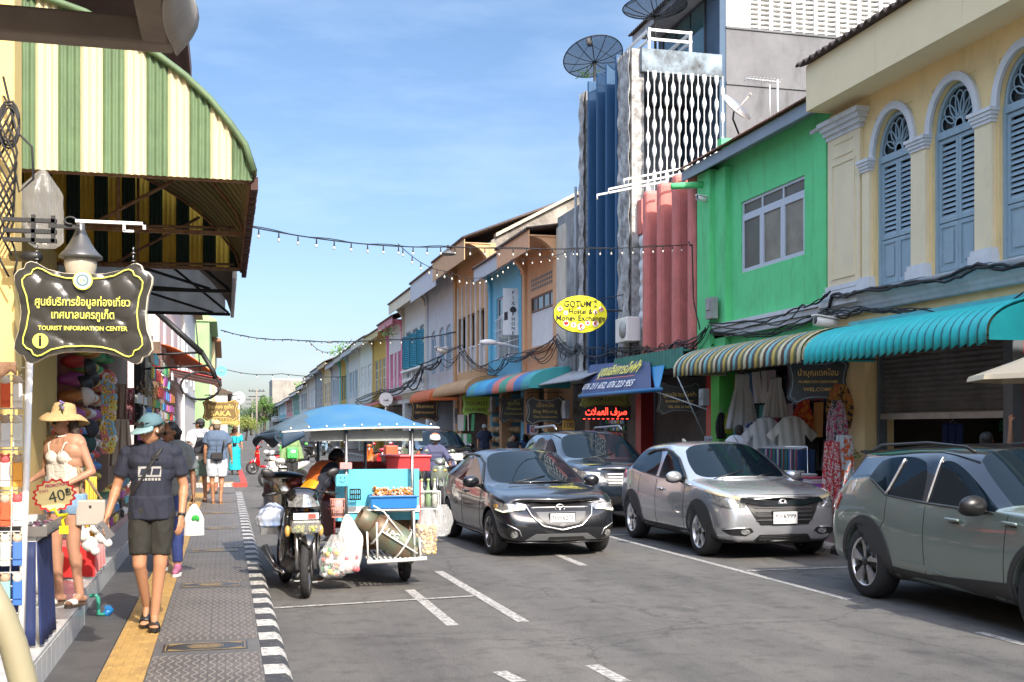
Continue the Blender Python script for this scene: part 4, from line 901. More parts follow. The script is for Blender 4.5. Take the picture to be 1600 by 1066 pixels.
string('second string of bulbs, from the green building to the pale grey house',[onY(345,516,60),onY(455,531,56),onY(600,531,50),onY(712,519,47)],[.15,.1,.1],.62,.024,0,.052)
string('short looping string of bulbs below the second one',[onY(482,532,55),onY(515,550,58),onY(550,530,62)],[.2,.2],.85,.015,0,.06,cable2=False)
string('third string of bulbs, faint and far down the street',[onY(342,574,100),onY(440,584,96),onY(600,583,90)],[.3,.3],1.6,.03,0,.10,cable2=False)
rt=thing('pendant_lamp','dark dish shaped pendant lamp hung from the nearest string','lamp',onY(700,398,17.6));p=onY(700,398,17.6)
b=MB();b.lathe([(.02,.10),(.05,.05),(.12,.02),(.125,.0),(.0,.02)],20,p);b.build('shade',plain(.10,.10,.10,.4),rt);b=MB();b.tube([p+Vector((0,0,.1)),p+Vector((0,0,.15))],.02);b.build('stem',CAB,rt)
rt=thing('pendant_lamp','small dark pendant lamp on the second string','lamp',onY(515,536,53));p=onY(515,536,53)
b=MB();b.lathe([(.02,.10),(.14,.03),(.15,.0),(.0,.02)],16,p);b.build('shade',plain(.10,.10,.10,.4),rt)
def cable(label,pts,r=.02,n=1,sag=.05,spread=.03,ties=True):
 b=MB()
 for k in range(n):
  P=[];off=Vector((rnd.uniform(-1,1),0,rnd.uniform(-1,1)))*spread*rnd.uniform(.5,1.8)
  for i in range(len(pts)-1):
   c=curve_pts(pts[i],pts[i+1],sag*rnd.uniform(-.3,2.4),8);P+=c if i==0 else c[1:]
  P=[p+off+Vector((0,0,.02*math.sin(i*rnd.uniform(.9,1.4)+k*2))) for i,p in enumerate(P)];b.tube(P,r*rnd.uniform(.7,1.1),5)
 return tagm(b.build('cable_bundle',CAB,None),label,'cable')
G_='black cables along the right hand facades'
X=F-.26
cable('thick black cable looping past the base of the blue shutters',[onX(1290,485,X),onX(1298,462,X),onX(1345,455,X),onX(1460,437,X),onX(1525,415,X),onX(1640,408,X)],.024,2,.03)
cable('black cable bundle under the cornice of the cream house',[onX(1110,520,X),onX(1200,523,X),onX(1290,487,X),onX(1345,483,X),onX(1450,485,X),onX(1600,462,X)],.014,5,.05,.035)
cable('black cable along the green house cornice',[onX(1108,506,X),onX(1200,503,X),onX(1255,478,X),onX(1298,455,X)],.016,2,.05)
cable('tangled cable bundle in front of the fin building',[onX(905,545,X),onX(960,552,X),onX(1010,548,X),onX(1060,540,X),onX(1108,520,X)],.014,9,.16,.13)
cable('drooping cable bundle across the salmon house',[onX(790,560,X),onX(830,552,X),onX(868,530,X),onX(905,545,X)],.017,7,.2,.14)
cable('drooping cable bundle across the sky blue and ochre houses',[onX(690,560,X),onX(720,545,X),onX(760,575,X),onX(790,562,X)],.018,6,.2,.16)
cable('cable bundle on the far houses',[onX(560,625,X),onX(600,610,X),onX(640,600,X),onX(665,570,X),onX(692,560,X)],.04,5,.3,.2)
for (x0,y0,x1,y1) in ((1060,378,1082,382),(1081,382,1088,500)):pass
cable('black cable running down a pink fin',[onX(1078,380,F-.5),onX(1084,385,F-.5),onX(1086,470,F-.5),onX(1096,515,F-.5)],.02,1,.01)
for k in range(10):
 px=880+k*22;a=onX(px,545-(8 if k % 2 else 0),F-.3);z=a.z;r0=.12+.05*rnd.random()
 P=[(a.x,a.y+r0*1.6*math.cos(t),z-r0+r0*math.sin(t)) for t in [q*math.pi/10 for q in range(21)]]
 b=MB();b.tube(P,.013,4);tagm(b.build('cable_loop',CAB),'loose loop of black cable on the facade','cable','loose cable loops on the fin building')
for (px,py,Y) in ((325,603,24.0),):
 p=onY(px-12,py,Y);b=MB()
 for k in range(6):
  rr=.36+.04*rnd.random();P=[p+Vector((rr*math.cos(t+k),.03*k,rr*.72*math.sin(t+k)+rnd.uniform(-.01,.01))) for t in [q*math.pi/12 for q in range(25)]];b.tube(P,.014,5)
 b.tube([p+Vector((0,0,.3)),p+Vector((-.1,0,1.4))],.012);tagm(b.build('cable_coil',CAB),'coil of black cable hanging over the left hand pavement','cable coil')
b=MB();Y=21.5
b.tube([onY(243,486,Y),onY(316,552,Y)],.06,6);b.tube([onY(316,552,Y),onY(332,578,Y),onY(337,592,Y)],.05,6)
for (xa,ya,xb,yb) in ((222,555,312,551),(220,577,328,571)):b.tube([onY(xa,ya,Y),onY(xb,yb,Y)],.022,6)
tagm(b.build('folded_awning_arm',BKF),'black folding awning arm jutting over the left hand pavement','awning arm')
b=MB()
for k in range(7):
 p=onY(6+k*2,150+8*k,6.85);P=[p+Vector((.05*math.sin(i*.9+k),-.02*k,-i*.085)) for i in range(9+k % 4)];b.tube(P,.006,5)
for k in range(3):b.tube([onY(14+16*math.cos(t),190+32*math.sin(t)+5*k,6.8) for t in [q*math.pi/8 for q in range(17)]],.007,5)
b.tube([onY(5,120,6.85),onY(25,205,6.8),onY(50,230,6.8),onY(52,280,6.8),onY(30,300,6.8),onY(22,260,6.8)],.007,5)
tagm(b.build('tangled_wires',CAB),'tangle of thin black wires hanging on the yellow post','wires')
PLB=mat('clear_plastic_bag',(.70,.72,.72),.22,alpha=.24,spec=.8,bump=.8,bs=14)
def mesh_dish(label,c,rad,tilt,yaw,depth=.22,m=None,sol=False,post=1.2):
 rt=thing('satellite_dish',label,'satellite dish',c);M=Matrix.Translation(c) @ Matrix.Rotation(yaw,4,'Z') @ Matrix.Rotation(tilt,4,'X')
 b=MB();b.M=M;b.lathe([(rad*i/6 if i else .001,depth*rad*(i/6)**2) for i in range(7)],36);b.build('bowl',m,rt)
 b=MB();b.M=M
 for k in range(12):a=k*math.pi/6;b.tube([(rad*t*math.cos(a),rad*t*math.sin(a),depth*rad*t*t+.004) for t in (0,.33,.66,1)],.013,4)
 P=[(rad*math.cos(q*math.pi/18),rad*math.sin(q*math.pi/18),depth*rad) for q in range(37)];b.tube(P,.016,5)
 for k in range(3):a=k*2.09;b.tube([(rad*.95*math.cos(a),rad*.95*math.sin(a),depth*rad),(0,0,rad*.8)],.009,4)
 b.build('ribs',CAB,rt);b=MB();b.M=M;b.lathe([(.07,0),(.08,.05),(.08,.18),(.05,.2)],12,(0,0,rad*.75));b.build('feed_horn',plain(.25,.24,.22),rt)
 b=MB();b.tube([c,Vector(c)-Vector((0,0,post))],.035,8);b.build('post',CAB,rt);return rt
MD=mat('dish_mesh',(.02,.03,.05),.5,alpha=.42)
mesh_dish('black mesh satellite dish above the blue fins',onY(929,98,28.6),.80,R(-25),R(10),.25,MD,post=1.3)
mesh_dish('tilted black mesh dish at the top beside the penthouse eave',onY(1024,26,25.8),.78,R(-3),R(60),.3,MD,post=.8)
c=onY(1147,172,19);rt=thing('satellite_dish','small white satellite dish on the rusty roof of the green house','satellite dish',c)
M=Matrix.Translation(c) @ Matrix.Rotation(R(35),4,'Y') @ Matrix.Rotation(R(40),4,'X')
b=MB();b.M=M;b.lathe([(.33*i/5 if i else .001,.07*(i/5)**2) for i in range(6)],24);b.build('bowl',WHT,rt,solid=.008)
b=MB();b.M=M;b.tube([(.0,-.2,.03),(.03,-.02,.36)],.012,6);b.cbox((.03,-.01,.37),(.05,.05,.08));b.build('feed_arm',plain(.45,.42,.38),rt)
b=MB();b.tube([c,c+Vector((.0,.05,-.15)),c+Vector((.12,.05,-.42))],.018,6);b.build('mount',K,rt)
c=onY(1215,150,19.5);b=MB();b.tube([c+Vector((0,0,-.6)),c+Vector((0,0,.3))],.02,6);b.tube([c+Vector((-.65,0,.28)),c+Vector((.05,0,.26))],.014,5)
for k in range(10):b.tube([c+Vector((-.62+.07*k,-.14,.275)),c+Vector((-.62+.07*k,.14,.275))],.007,4)
b.tube([c+Vector((-.16,0,.2)),c+Vector((-.16,0,-.5))],.012,5);tagm(b.build('tv_antenna',plain(.6,.62,.62,.4)),'white television antenna on the green house roof','antenna')
for k,((xa,ya),(xb,yb),Y) in enumerate((((975,281),(1085,260),22.0),((951,296),(1065,272),22.8),((933,305),(1040,284),23.6))):
 a=onY(xa,ya,Y);c=onY(xb,yb,Y);b=MB();b.tube([a+Vector((0,0,-.1)),a,c],.025,8)
 tagm(b.build('white_pipe',WHT),'%s of three white pipes sticking out above the pink fins' % ['uppermost','middle','lowest'][k],'pipe','white pipes above the pink fins')
rt=thing('air_conditioner','white air conditioner unit between the blue and pink fins','air conditioner',(9.2,25.2,3.75));b=MB();b.box(9.0,9.35,24.75,25.55,3.75,4.32);b.build('case',WHT,rt,bevel=.02)
b=MB();b.lathe([(.2,0),(.2,.02),(.16,.02),(.03,.03),(.0,.03)],20,(8.97,25.0,4.03),'x');b.build('fan_grille',plain(.35,.36,.36),rt)
def cctv(label,c,az=0.,s=1.):
 rt=thing('security_camera',label,'security camera',c);M=Matrix.Translation(c) @ Matrix.Rotation(az,4,'Z') @ Matrix.Rotation(R(8),4,'Y')
 b=MB();b.M=M;b.tube([(-.16*s,0,0),(.14*s,0,0)],.065*s,12);b.box(-.19*s,.14*s,-.07*s,.07*s,.055*s,.075*s);b.build('housing',WHT,rt)
 b=MB();b.M=M;b.lathe([(.0,-.165*s),(.045*s,-.165*s),(.045*s,-.16*s)],14,(0,0,0),'x');b.build('lens',DGL,rt)
 b=MB();b.M=M;b.tube([(.05*s,0,.06*s),(.12*s,0,.12*s),(.3*s,0,.12*s)],.018*s,6);b.build('arm',WHT,rt)
cctv('fat white security camera at the green and cream house boundary',onX(1292,504,F-.35),0,1.25)
cctv('white security camera on an arm in front of the pale grey house',onX(690,548,F-.9),R(20),1.6)
cctv('small white camera high on the last pink fin',onX(1098,311,F-.3),R(10),.8)
rt=thing('street_light','white street light arm projecting from the sky blue house','street light',onY(800,541,36));a=onY(763,535,35.8);c=onY(818,545,36.5)
b=MB();b.tube([a,a.lerp(c,.45)+Vector((0,0,.03)),a.lerp(c,.85),c],.05,8);b.build('arm',WHT,rt);b=MB();b.ball(a,(.30,.14,.10));b.build('head',WHT,rt);b=MB();b.cbox(c,(.12,.2,.3));b.build('bracket',WHT,rt)
c=onY(907,491,25.8);rt=thing('hostel_sign','yellow oval hostel and money exchange sign hanging over the street','sign',c);M=frame(c,(1,-.12,0));a_,b_=.66,.455
b=MB();b.M=M;b.prism([(a_*math.cos(t),b_*math.sin(t)) for t in [q*math.pi/24 for q in range(48)]],'z',-.07,.0);b.build('case',plain(.05,.05,.04,.4),rt)
b=MB();b.M=M;b.prism([(a_*.975*math.cos(t),b_*.965*math.sin(t)) for t in [q*math.pi/24 for q in range(48)]],'z',.0,.012);b.build('face',plain(.86,.84,.02,.35),rt)
b=MB()
for s,y,hh,ww in (('GOTUM 2',.235,.21,.80),('Hostel &',.06,.17,.58),('Money Exchange',-.10,.19,1.18)):b.text(s,hh,M @ Matrix.Translation((0,y,.03)),ww,.008,.01)
b.build('lettering',plain(.03,.025,.02,.4),rt)
d=MB();t=MB()
for s,x,y,r in (('元',-.5,.12,.062),('$',.36,.05,.05),('P',-.04,.15,.035),('៛',-.36,.03,.055),('₩',-.35,-.22,.072),('£',-.17,-.26,.064),('₹',.01,-.305,.085),('¥',.17,-.21,.062),('€',.36,-.225,.075),('﷼',.5,.12,.06)):
 d.M=M @ Matrix.Translation((x,y,.022));d.lathe([(r,0),(r,.003)],18,smooth=False);t.text(s,r*1.7,M @ Matrix.Translation((x,y,.034)),None,.01,.01)
d.M=Matrix();d.build('currency_discs',plain(.85,.83,.78,.4),rt);t.build('currency_symbols',plain(.65,.03,.02,.4),rt)
b=MB();b.M=M;b.tube([(.6,.1,-.03),(1.5,.1,-.03)],.025);b.tube([(.5,.35,-.03),(1.5,.6,-.03)],.012);b.build('bracket',BKF,rt)
c=onY(799,487,36.6);rt=thing('phone_shop_sign','white upright phone repair sign box on the sky blue house','sign',c);M=frame(c,(1,-.25,0))
b=MB();b.M=M;b.box(-.28,.28,-.78,.78,-.18,0);b.build('box',WHT,rt,bevel=.01)
b=MB();z=.62
for s in 'FIX':b.text(s,.16,M @ Matrix.Translation((.06,z,.004)),None,.02);z-=.17
for i,s in enumerate('PHONE'):b.text(s,.15,M @ Matrix.Translation((.06,-.10-i*.155,.004)),None,.02)
b.M=M @ Matrix.Translation((.06,.07,.002));b.prism([(.105*math.cos(t)*(1+.08*math.cos(2*t))-(.0),.105*math.sin(t)-.015*abs(math.cos(t))) for t in [q*math.pi/14 for q in range(28)]],'z',0,.004);b.prism([(.0,.12),(.035,.16),(.04,.20),(.005,.17)],'z',0,.004)
b.M=M;b.prism([(-.24,-.30),(-.12,-.27),(-.12,.0),(-.24,-.03)],'z',0,.003);b.build('lettering',K,rt)
BB=mat('banner_navy',(.055,.085,.20),.6,var=.15,vs=3);tl,tr_,br_,bl=Vector(onX(922,571,9.05)),Vector(onX(1014,560,9.05)),Vector(onX(1019,612,8.45)),Vector(onX(908,619,8.45))
rt=thing('shop_banner','navy blue slanting shop banner with yellow Thai script and white phone numbers','banner',(8.8,24.5,2.5))
b=MB();b.sheet(lambda u,v:tl.lerp(tr_,u).lerp(bl.lerp(br_,u),v)+Vector((-.02*math.sin(u*17+v*3),0,.008*math.sin(u*9))),40,10);b.build('sheet',BB,rt,solid=.004)
b=MB();b.tube([bl+Vector((0,.12,0)),br_+Vector((0,-.5,.03))],.045,8);b.build('roller_bar',plain(.03,.16,.36,.4),rt)
cc=(tl+tr_+br_+bl)/4;M=frame(cc+Vector((-.06,0,.03)),(br_-bl),(tl-bl));b=MB();b.text('บุญเลิศการไฟฟ้า',.40,M @ Matrix.Translation((.1,.18,.0)),2.7,.03);b.build('thai_lettering',plain(.72,.66,.10,.5),rt)
b=MB();b.text('076 211 652, 076 223 955',.26,M @ Matrix.Translation((.0,-.26,.0)),3.5,.012);b.build('phone_number',plain(.8,.8,.78,.5),rt)
b=MB();b.M=M;b.box(-1.2,1.5,-.055,-.035,0,.004);b.build('underline',plain(.6,.12,.08,.5),rt)
b=MB();b.sheet(lambda u,v:Vector((9.05,tr_.y-.05-.9*u,3.12)).lerp(Vector((8.5,br_.y-.05-.2*u,2.5)),v),6,6);b.build('side_sheet',plain(.02,.22,.48,.5),rt,solid=.004)
plaque('black plaque sign with gold Thai words at the corner of the clothes shop',onX(1278,595,9.0) ,(1,-.35,0),.95,.74,[('นำบุญเดคโฮม',.12,.13,.62),('NUMBOON DEKHOME',-.02,.06,.6),('WELCOME',-.14,.08,.45)],mat('sign_blue_black',(.015,.025,.035),.35),GOLD,plain(.25,.32,.36,.4))
plaque('dim black plaque sign with gold Thai words inside the electrical shop',onY(1062,623,22.6),(1,-.3,0),1.0,.72,[('บุญเลิศการไฟฟ้า',.08,.13,.7),('BOONLERT ELECTRIC',-.06,.06,.6),('TEL 076 211652',-.18,.07,.5)],BSN,GOLD,plain(.18,.22,.24,.4))
plaque('black plaque sign with a fine white outline left of the money exchange',onX(852,642,9.1),(1,-.3,0),1.15,.85,[('เอ็งหม้อ',.16,.17,.5),('Eng Moung',-.02,.14,.7),('Thai Restaurant',-.18,.10,.7)],BSN,GOLD,plain(.55,.56,.5,.4))
plaque('black plaque sign with green gold words outside the second souvenir shop',onX(803,640,9.2),(1,-.3,0),.95,.9,[('ภูเก็ต',.2,.18,.4),('Phuket',.02,.12,.5),('Food & Souvenir',-.14,.10,.62)],BSN,plain(.45,.48,.10,.5),plain(.35,.36,.3,.4))
plaque('lime green tourist sale sign over the first souvenir shop',onX(745,632,9.0),(1,-.3,0),1.1,.82,[('TOURIST',.02,.20,.85),('SALE HERE !',-.2,.16,.85)],plain(.30,.52,.04,.5),plain(.10,.02,.03,.5),plain(.6,.7,.4,.4))
plaque('dark plaque sign under the rust orange awning',onX(664,641,9.0),(1,-.3,0),1.3,1.1,[('ร้านอาหาร',.16,.2,.8),('RESTAURANT',-.12,.14,.9)],BSN,GOLD)
plaque('olive yellow plaque above the red money exchange display',onX(946,624,9.2),(1,-.25,0),1.3,.42,[('GOTUM 2 HOSTEL',.0,.12,.9)],plain(.22,.20,.03,.5),plain(.05,.04,.02,.5))
c=onX(947,645,9.3);rt=thing('led_display','glowing red Arabic script LED display of the money exchange','LED display',c);M=frame(c,(1,-.45,0));b=MB();b.M=M;b.box(-.62,.62,-.19,.19,-.08,0);b.build('case',K,rt)
b=MB();b.text('\uFE95\uFEFC\uFEE4\uFECC\uFEDF\uFE8D \uFED1\uFEAE\uFEBB',.25,M @ Matrix.Translation((0,0.02,.003)),1.05,.02);b.M=M
for k in range(10):b.box(-.58+k*.12,-.52+k*.12,-.165,-.145,0,.004)
b.build('glowing_letters',mat('led_red',(1,.05,.03),.5,em=1.7),rt)
def pole(px,Y,h,label):
 p=onZ(px,672,0);t=(px-800)/FPX;X_=Y*(sa+t*ca)/(ca-t*sa);rt=thing('utility_pole',label,'utility pole',(X_,Y,0),0,'utility poles beyond the terrace')
 b=MB();b.tube([(X_,Y,0),(X_,Y,h)],.17,8);b.build('post',mat('old_pole',(.22,.19,.16),.9),rt);b=MB()
 for z in (h-.4,h-1.3):b.box(X_-1.3,X_+1.3,Y-.08,Y+.08,z,z+.14)
 for k in range(5):b.box(X_-1.2+k*.55,X_-1.1+k*.55,Y-.05,Y+.05,h-.26,h-.02)
 b.build('crossarm',K,rt)
pole(401,190,8.2,'wooden utility pole with crossarms in front of the far trees');pole(394,260,8.5,'thinner utility pole farther down the street');pole(408,300,8.5,'farthest utility pole between the trees')
def tree(px,Y,h,r,label,col,seed,trunk=.3,n=3400):
 t=(px-800)/FPX;X_=Y*(sa+t*ca)/(ca-t*sa);rg=random.Random(seed);rt=thing('tree',label,'tree',(X_,Y,0));b=MB()
 b.tube([(X_,Y,0),(X_+.2,Y,h*.4),(X_-.1,Y,h*.8)],[trunk,trunk*.7,trunk*.25],8)
 cl=[]
 for k in range(26):
  a=rg.uniform(0,6.28);q=rg.uniform(.1,1)*r;z=h*rg.uniform(.42,1) ;w=1-abs(z/h-.65)*1.4;c_=Vector((X_+q*w*math.cos(a),Y+q*w*math.sin(a),z));cl.append((c_,r*rg.uniform(.2,.36)))
  b.tube([(X_,Y,h*.4),tuple(c_)],[trunk*.3,.03],5)
 b.build('trunk',mat('bark',(.10,.075,.055),.9),rt);f=MB()
 for k in range(n):
  c_,rr=cl[rg.randrange(len(cl))];d=Vector((rg.gauss(0,1),rg.gauss(0,1),rg.gauss(0,1))).normalized();p=c_+d*rr*rg.uniform(.5,1.05);s=r*.055*rg.uniform(.6,1.4)
  u=Vector((rg.uniform(-1,1),rg.uniform(-1,1),rg.uniform(-1,1))).normalized();w_=u.orthogonal().normalized();f.m=rg.randrange(2);f.add([p,p+u*s,p+u*s+w_*s,p+w_*s],[(0,1,2,3)],False)
 f.build('crown',[mat('leaf_'+str(col[1]),col,.7,var=.3),mat('leafd_'+str(col[1]),tuple(c*.6 for c in col),.7)],rt)
tree(412,215,7.4,2.6,'bright green broadleaf tree at the end of the street',(.10,.20,.035),3)
tree(436,270,7.0,3.5,'dark green tree behind the far end of the terrace',(.05,.10,.03),4)
tree(392,300,6.5,3.5,'hazy green tree left of the utility poles',(.07,.13,.05),5)
tree(384,165,3.2,2.2,'low yellow green shrub tree beside the far pavement',(.20,.24,.04),6,.15,1500)
tree(368,330,7.5,5,'pale distant tree behind the round sign',(.10,.15,.08),8)
def tuft(c,r,label,n=160,seed=1):
 rg=random.Random(seed);f=MB()
 for k in range(n):
  d=Vector((rg.gauss(0,1),rg.gauss(0,1),abs(rg.gauss(0,1)))).normalized();p=Vector(c)+d*r*rg.uniform(.1,1);s=r*.22;u=(d+Vector((rg.uniform(-1,1),rg.uniform(-1,1),rg.uniform(-.5,1)))).normalized();w_=u.orthogonal()*.35;f.add([p,p+u*s,p+u*s*.9+w_*s,p+w_*s],[(0,1,2,3)],False)
 tagm(f.build('roof_plant',mat('weed_leaf',(.12,.26,.05),.6,var=.3)),label,'plant')
tuft(onX(537,556,F+.3),1.1,'leafy weed growing on the grey white shophouse roof');tuft(onY(606,524,62),.5,'small weed on the eave of the pink pilaster house',90,2);tuft(onY(918,122,29),.35,'sprig of green weed under the mesh dish',70,3);tuft(onX(472,610,F),1.3,'weeds on the far low roofs',120,4)
c=onX(1327,700,9.35);tuft(Vector((c.x,c.y,1.25)),.2,'potted white flowered plant by the steel shutter',120,5)
# ================= CARS =================
def carmat(name,col,met=.6,rough=.32):
 m=mat(name,col,rough,met,coat=1.);return m
CG=mat('car_glass',(.006,.012,.018),.02,spec=.20)
PB=mat('car_black_trim',(.014,.014,.015),.35);WELL=mat('wheel_well',(.006,.006,.006),.9)
CLAD=mat('grey_cladding',(.035,.036,.038),.6)
LENS=mat('headlamp_lens',(.55,.56,.55),.06,.55,coat=1.,var=.5,vs=22,col2=(.12,.12,.12));AMB=mat('amber_lens',(.72,.42,.10),.12,.2,coat=1.);RED=mat('red_lens',(.35,.01,.012),.12,coat=1.)
SIL=mat('bright_silver',(.74,.74,.75),.28,.75)
def P10(x,w,zb,zs,zc,xo=None,cr=.05):
 xo=xo or [0]*10
 q=[(0,zb),(.80*w,zb),(.965*w,zb+.08),(w,zb+.40*(zs-zb)),(w,zb+.76*(zs-zb)),(.965*w,zs),(.885*w,zs+.62*(zc-zs)),(.77*w,zs+.72*(zc-zs)),(.45*w,zc-.008),(0,zc)]
 return [(x+xo[i],y,z) for i,(y,z) in enumerate(q)]
def CB(x5,w,zb,zs,p6,p7,p8,p9):
 q=[(x5,0,zb),(x5,.80*w,zb),(x5,.965*w,zb+.08),(x5,w,zb+.40*(zs-zb)),(x5,w*.995,zb+.76*(zs-zb)),(x5,.95*w,zs),p6,p7,p8,p9]
 return q
REF={38:(1.86,.66),42:(1.72,.66),8:(2.0,0),6:(2.0,0),14:(1.85,0),12:(1.85,0),40:(1.9,.7)}
def make_car(name,label,st,matpaint,ax,wr,ww,track,loc,rz,glass,roofmat=None,lvl=3,rim=None,belt=.5,lowmat=None,cat='car',feats=None,pilmat=None,scl=(1,1,1)):
 rt=thing(name,label,cat,loc,rz);rt.scale=scl
 n=len(st);vs=[];fs=[];mi=[]
 for s in st:
  for (x,y,z) in s:vs.append((x,y,z))
  for (x,y,z) in s[1:9]:vs.append((x,-y,z))
 def ix(i,r,sd):return i*18+(r if sd>0 or r in (0,9) else 9+r)
 for i in range(n-1):
  for r in range(9):
   k=glass.get((i,r),1 if (r<=1 and lowmat) else 0)
   if r>=7 and roofmat and k==0 and roofmat[0]<=i<roofmat[1]:k='R'
   if r in (5,6) and k==0 and pilmat and pilmat[0]<=i<pilmat[1]:k='R'
   for sd in (1,-1):
    a,b_,c,d=ix(i,r,sd),ix(i+1,r,sd),ix(i+1,r+1,sd),ix(i,r+1,sd);fs.append((a,b_,c,d) if sd<0 else (d,c,b_,a));mi.append((k,sd))
 for i,fl in ((0,1),(n-1,0)):
  for r in range(9):
   q=[ix(i,r,1),ix(i,r+1,1),ix(i,r+1,-1),ix(i,r,-1)];q=[v for j,v in enumerate(q) if v not in q[:j]]
   fs.append(tuple(q[::-1]) if fl else tuple(q));mi.append((0,1))
 keys=[];
 for k,sd in mi:
  kk=k if k in (0,1,'R') else (k if k in ('W','B') else (k,sd))
  if kk not in keys:keys.append(kk)
 me=bpy.data.meshes.new('body');me.from_pydata(vs,[],fs)
 for j,(k,sd) in enumerate(mi):me.polygons[j].material_index=keys.index(k if k in (0,1,'R','W','B') else (k,sd));me.polygons[j].use_smooth=True
 me.update();at=me.attributes.new('crease_edge','FLOAT','EDGE')
 belte=set()
 for i in range(n-1):
  for sd in (1,-1):belte.add(tuple(sorted((ix(i,5,sd),ix(i+1,5,sd)))))
 f2={}
 for j,p in enumerate(me.polygons):
  for ek in p.edge_keys:f2.setdefault(ek,[]).append(p.material_index)
 for e in me.edges:
  k=tuple(sorted(e.vertices));c=0
  if k in belte:c=belt
  if len(set(f2.get(k,[])))>1:c=.75
  at.data[e.index].value=c
 for kk in keys:me.materials.append(WELL)
 me.materials.append(WELL)
 ob=bpy.data.objects.new('tmp',me);C.objects.link(ob)
 m=ob.modifiers.new('s','SUBSURF');m.levels=lvl;m.render_levels=lvl
 e=evalmesh(ob);solidbvh=BVHTree.FromPolygons([v.co.copy() for v in e.vertices],[tuple(p.vertices) for p in e.polygons])
 cb=MB()
 for x in ax:
  for s in (-1,1):cb.lathe([(wr*1.13,s*(track/2+.25)),(wr*1.13,s*(track/2-ww-.08))][::s],40,(x,0,wr),'y',False)
 cu=cb.build('cut',WELL,None,org=(0,0,0));
 ob2=bpy.data.objects.new('tmp2',e);C.objects.link(ob2);bo=ob2.modifiers.new('b','BOOLEAN');bo.object=cu;bo.operation='DIFFERENCE';bo.solver='EXACT'
 e2=evalmesh(ob2)
 bpy.data.objects.remove(ob);bpy.data.objects.remove(ob2);bpy.data.objects.remove(cu)
 P=[list(p.vertices) for p in e2.polygons];V=[v.co.copy() for v in e2.vertices];MI=[p.material_index for p in e2.polygons];SM=[p.use_smooth for p in e2.polygons]
 def part(sel,nm,mats,mf):
  used={};v2=[];f2_=[];m2=[];s2=[]
  for j,p in enumerate(P):
   if MI[j] not in sel:continue
   f=[]
   for v in p:
    if v not in used:used[v]=len(v2);v2.append(V[v])
    f.append(used[v])
   f2_.append(f);m2.append(mf(MI[j]));s2.append(SM[j])
  if not f2_:return None
  mm=bpy.data.meshes.new(nm);mm.from_pydata(v2,[],f2_);[mm.materials.append(x) for x in mats];mm.polygons.foreach_set('material_index',m2);mm.polygons.foreach_set('use_smooth',s2);mm.update()
  o=bpy.data.objects.new(nm,mm);C.objects.link(o);o.parent=rt;return o
 bodyk=[keys.index(k) for k in keys if k in (0,1,'R')]
 pm=[matpaint,lowmat or PB,(roofmat[2] if roofmat else matpaint),WELL]
 def mf(i):return 3 if i>=len(keys) or e2.materials[i] is None else {0:0,1:1,'R':2}.get(keys[i],0)
 part(bodyk+[len(keys),len(keys)+1],'body',pm,mf)
 for k in keys:
  if k in (0,1,'R'):continue
  nm={'W':'windscreen','B':'rear_window'}.get(k,'side_window');part([keys.index(k)],nm,[CG],lambda i:0)
 def proj(u,z,a,off,ref=None):
  if ref is None:ref=REF.get(abs(a),(0,0))
  a=R(a);sg=1 if a>=0 else -1;o=Vector((math.cos(a),math.sin(a),0));t=Vector((-math.sin(a),math.cos(a),0));u=u+t.x*ref[0]+t.y*ref[1]*sg;src=o*5+t*u+Vector((0,0,z));hit=solidbvh.ray_cast(src,-o)
  if hit[0] is None:
   h=solidbvh.find_nearest(src-o*3.0);return h[0]+h[1]*off
  nn=hit[1];nn=nn if nn.dot(o)>0 else -nn;return hit[0]+nn*off
 def patch(nm,poly,a,off,m,sides=1,step=.05,base=0.,parent=None):
  res=None
  for s in ((1,-1) if sides==2 else (1,)):
   bm=bmesh.new();vv=[bm.verts.new((p[0]*s,p[1],0)) for p in poly];bm.faces.new(vv);bmesh.ops.triangulate(bm,faces=bm.faces[:])
   for axn in (0,1):
    lo=min(v.co[axn] for v in bm.verts);hi=max(v.co[axn] for v in bm.verts);q=lo+step
    while q<hi-1e-4:
     no=(1,0,0) if axn==0 else (0,1,0);bmesh.ops.bisect_plane(bm,geom=bm.verts[:]+bm.edges[:]+bm.faces[:],plane_co=(q,q,0),plane_no=no);q+=step
   bm.verts.index_update();V_=[proj(v.co.x,v.co.y,a*s,off) for v in bm.verts];B_=[proj(v.co.x,v.co.y,a*s,base-.004) for v in bm.verts];nV=len(V_)
   b=MB();fc=[tuple(v.index for v in f.verts) for f in bm.faces];b.add(V_,fc,True)
   bd=[e_ for e_ in bm.edges if len(e_.link_faces)==1];b.add(V_+B_,[(e_.verts[0].index,e_.verts[1].index,nV+e_.verts[1].index,nV+e_.verts[0].index) for e_ in bd],False)
   bm.free();res=b.build(nm,m,parent or rt,w=False)
  return res
 def stroke(nm,pts,a,r,m,sides=1,off=.0,parent=None):
  for s in ((1,-1) if sides==2 else (1,)):
   P_=[]
   for (p,q) in zip(pts,pts[1:]):
    k=max(2,int(math.hypot(q[0]-p[0],q[1]-p[1])/.05))
    P_+=[proj((p[0]+(q[0]-p[0])*i/k)*s,p[1]+(q[1]-p[1])*i/k,a*s,off) for i in range(k)]
   P_.append(proj(pts[-1][0]*s,pts[-1][1],a*s,off));b=MB();b.tube(P_,r,5);o=b.build(nm,m,parent or rt,w=False)
  return o
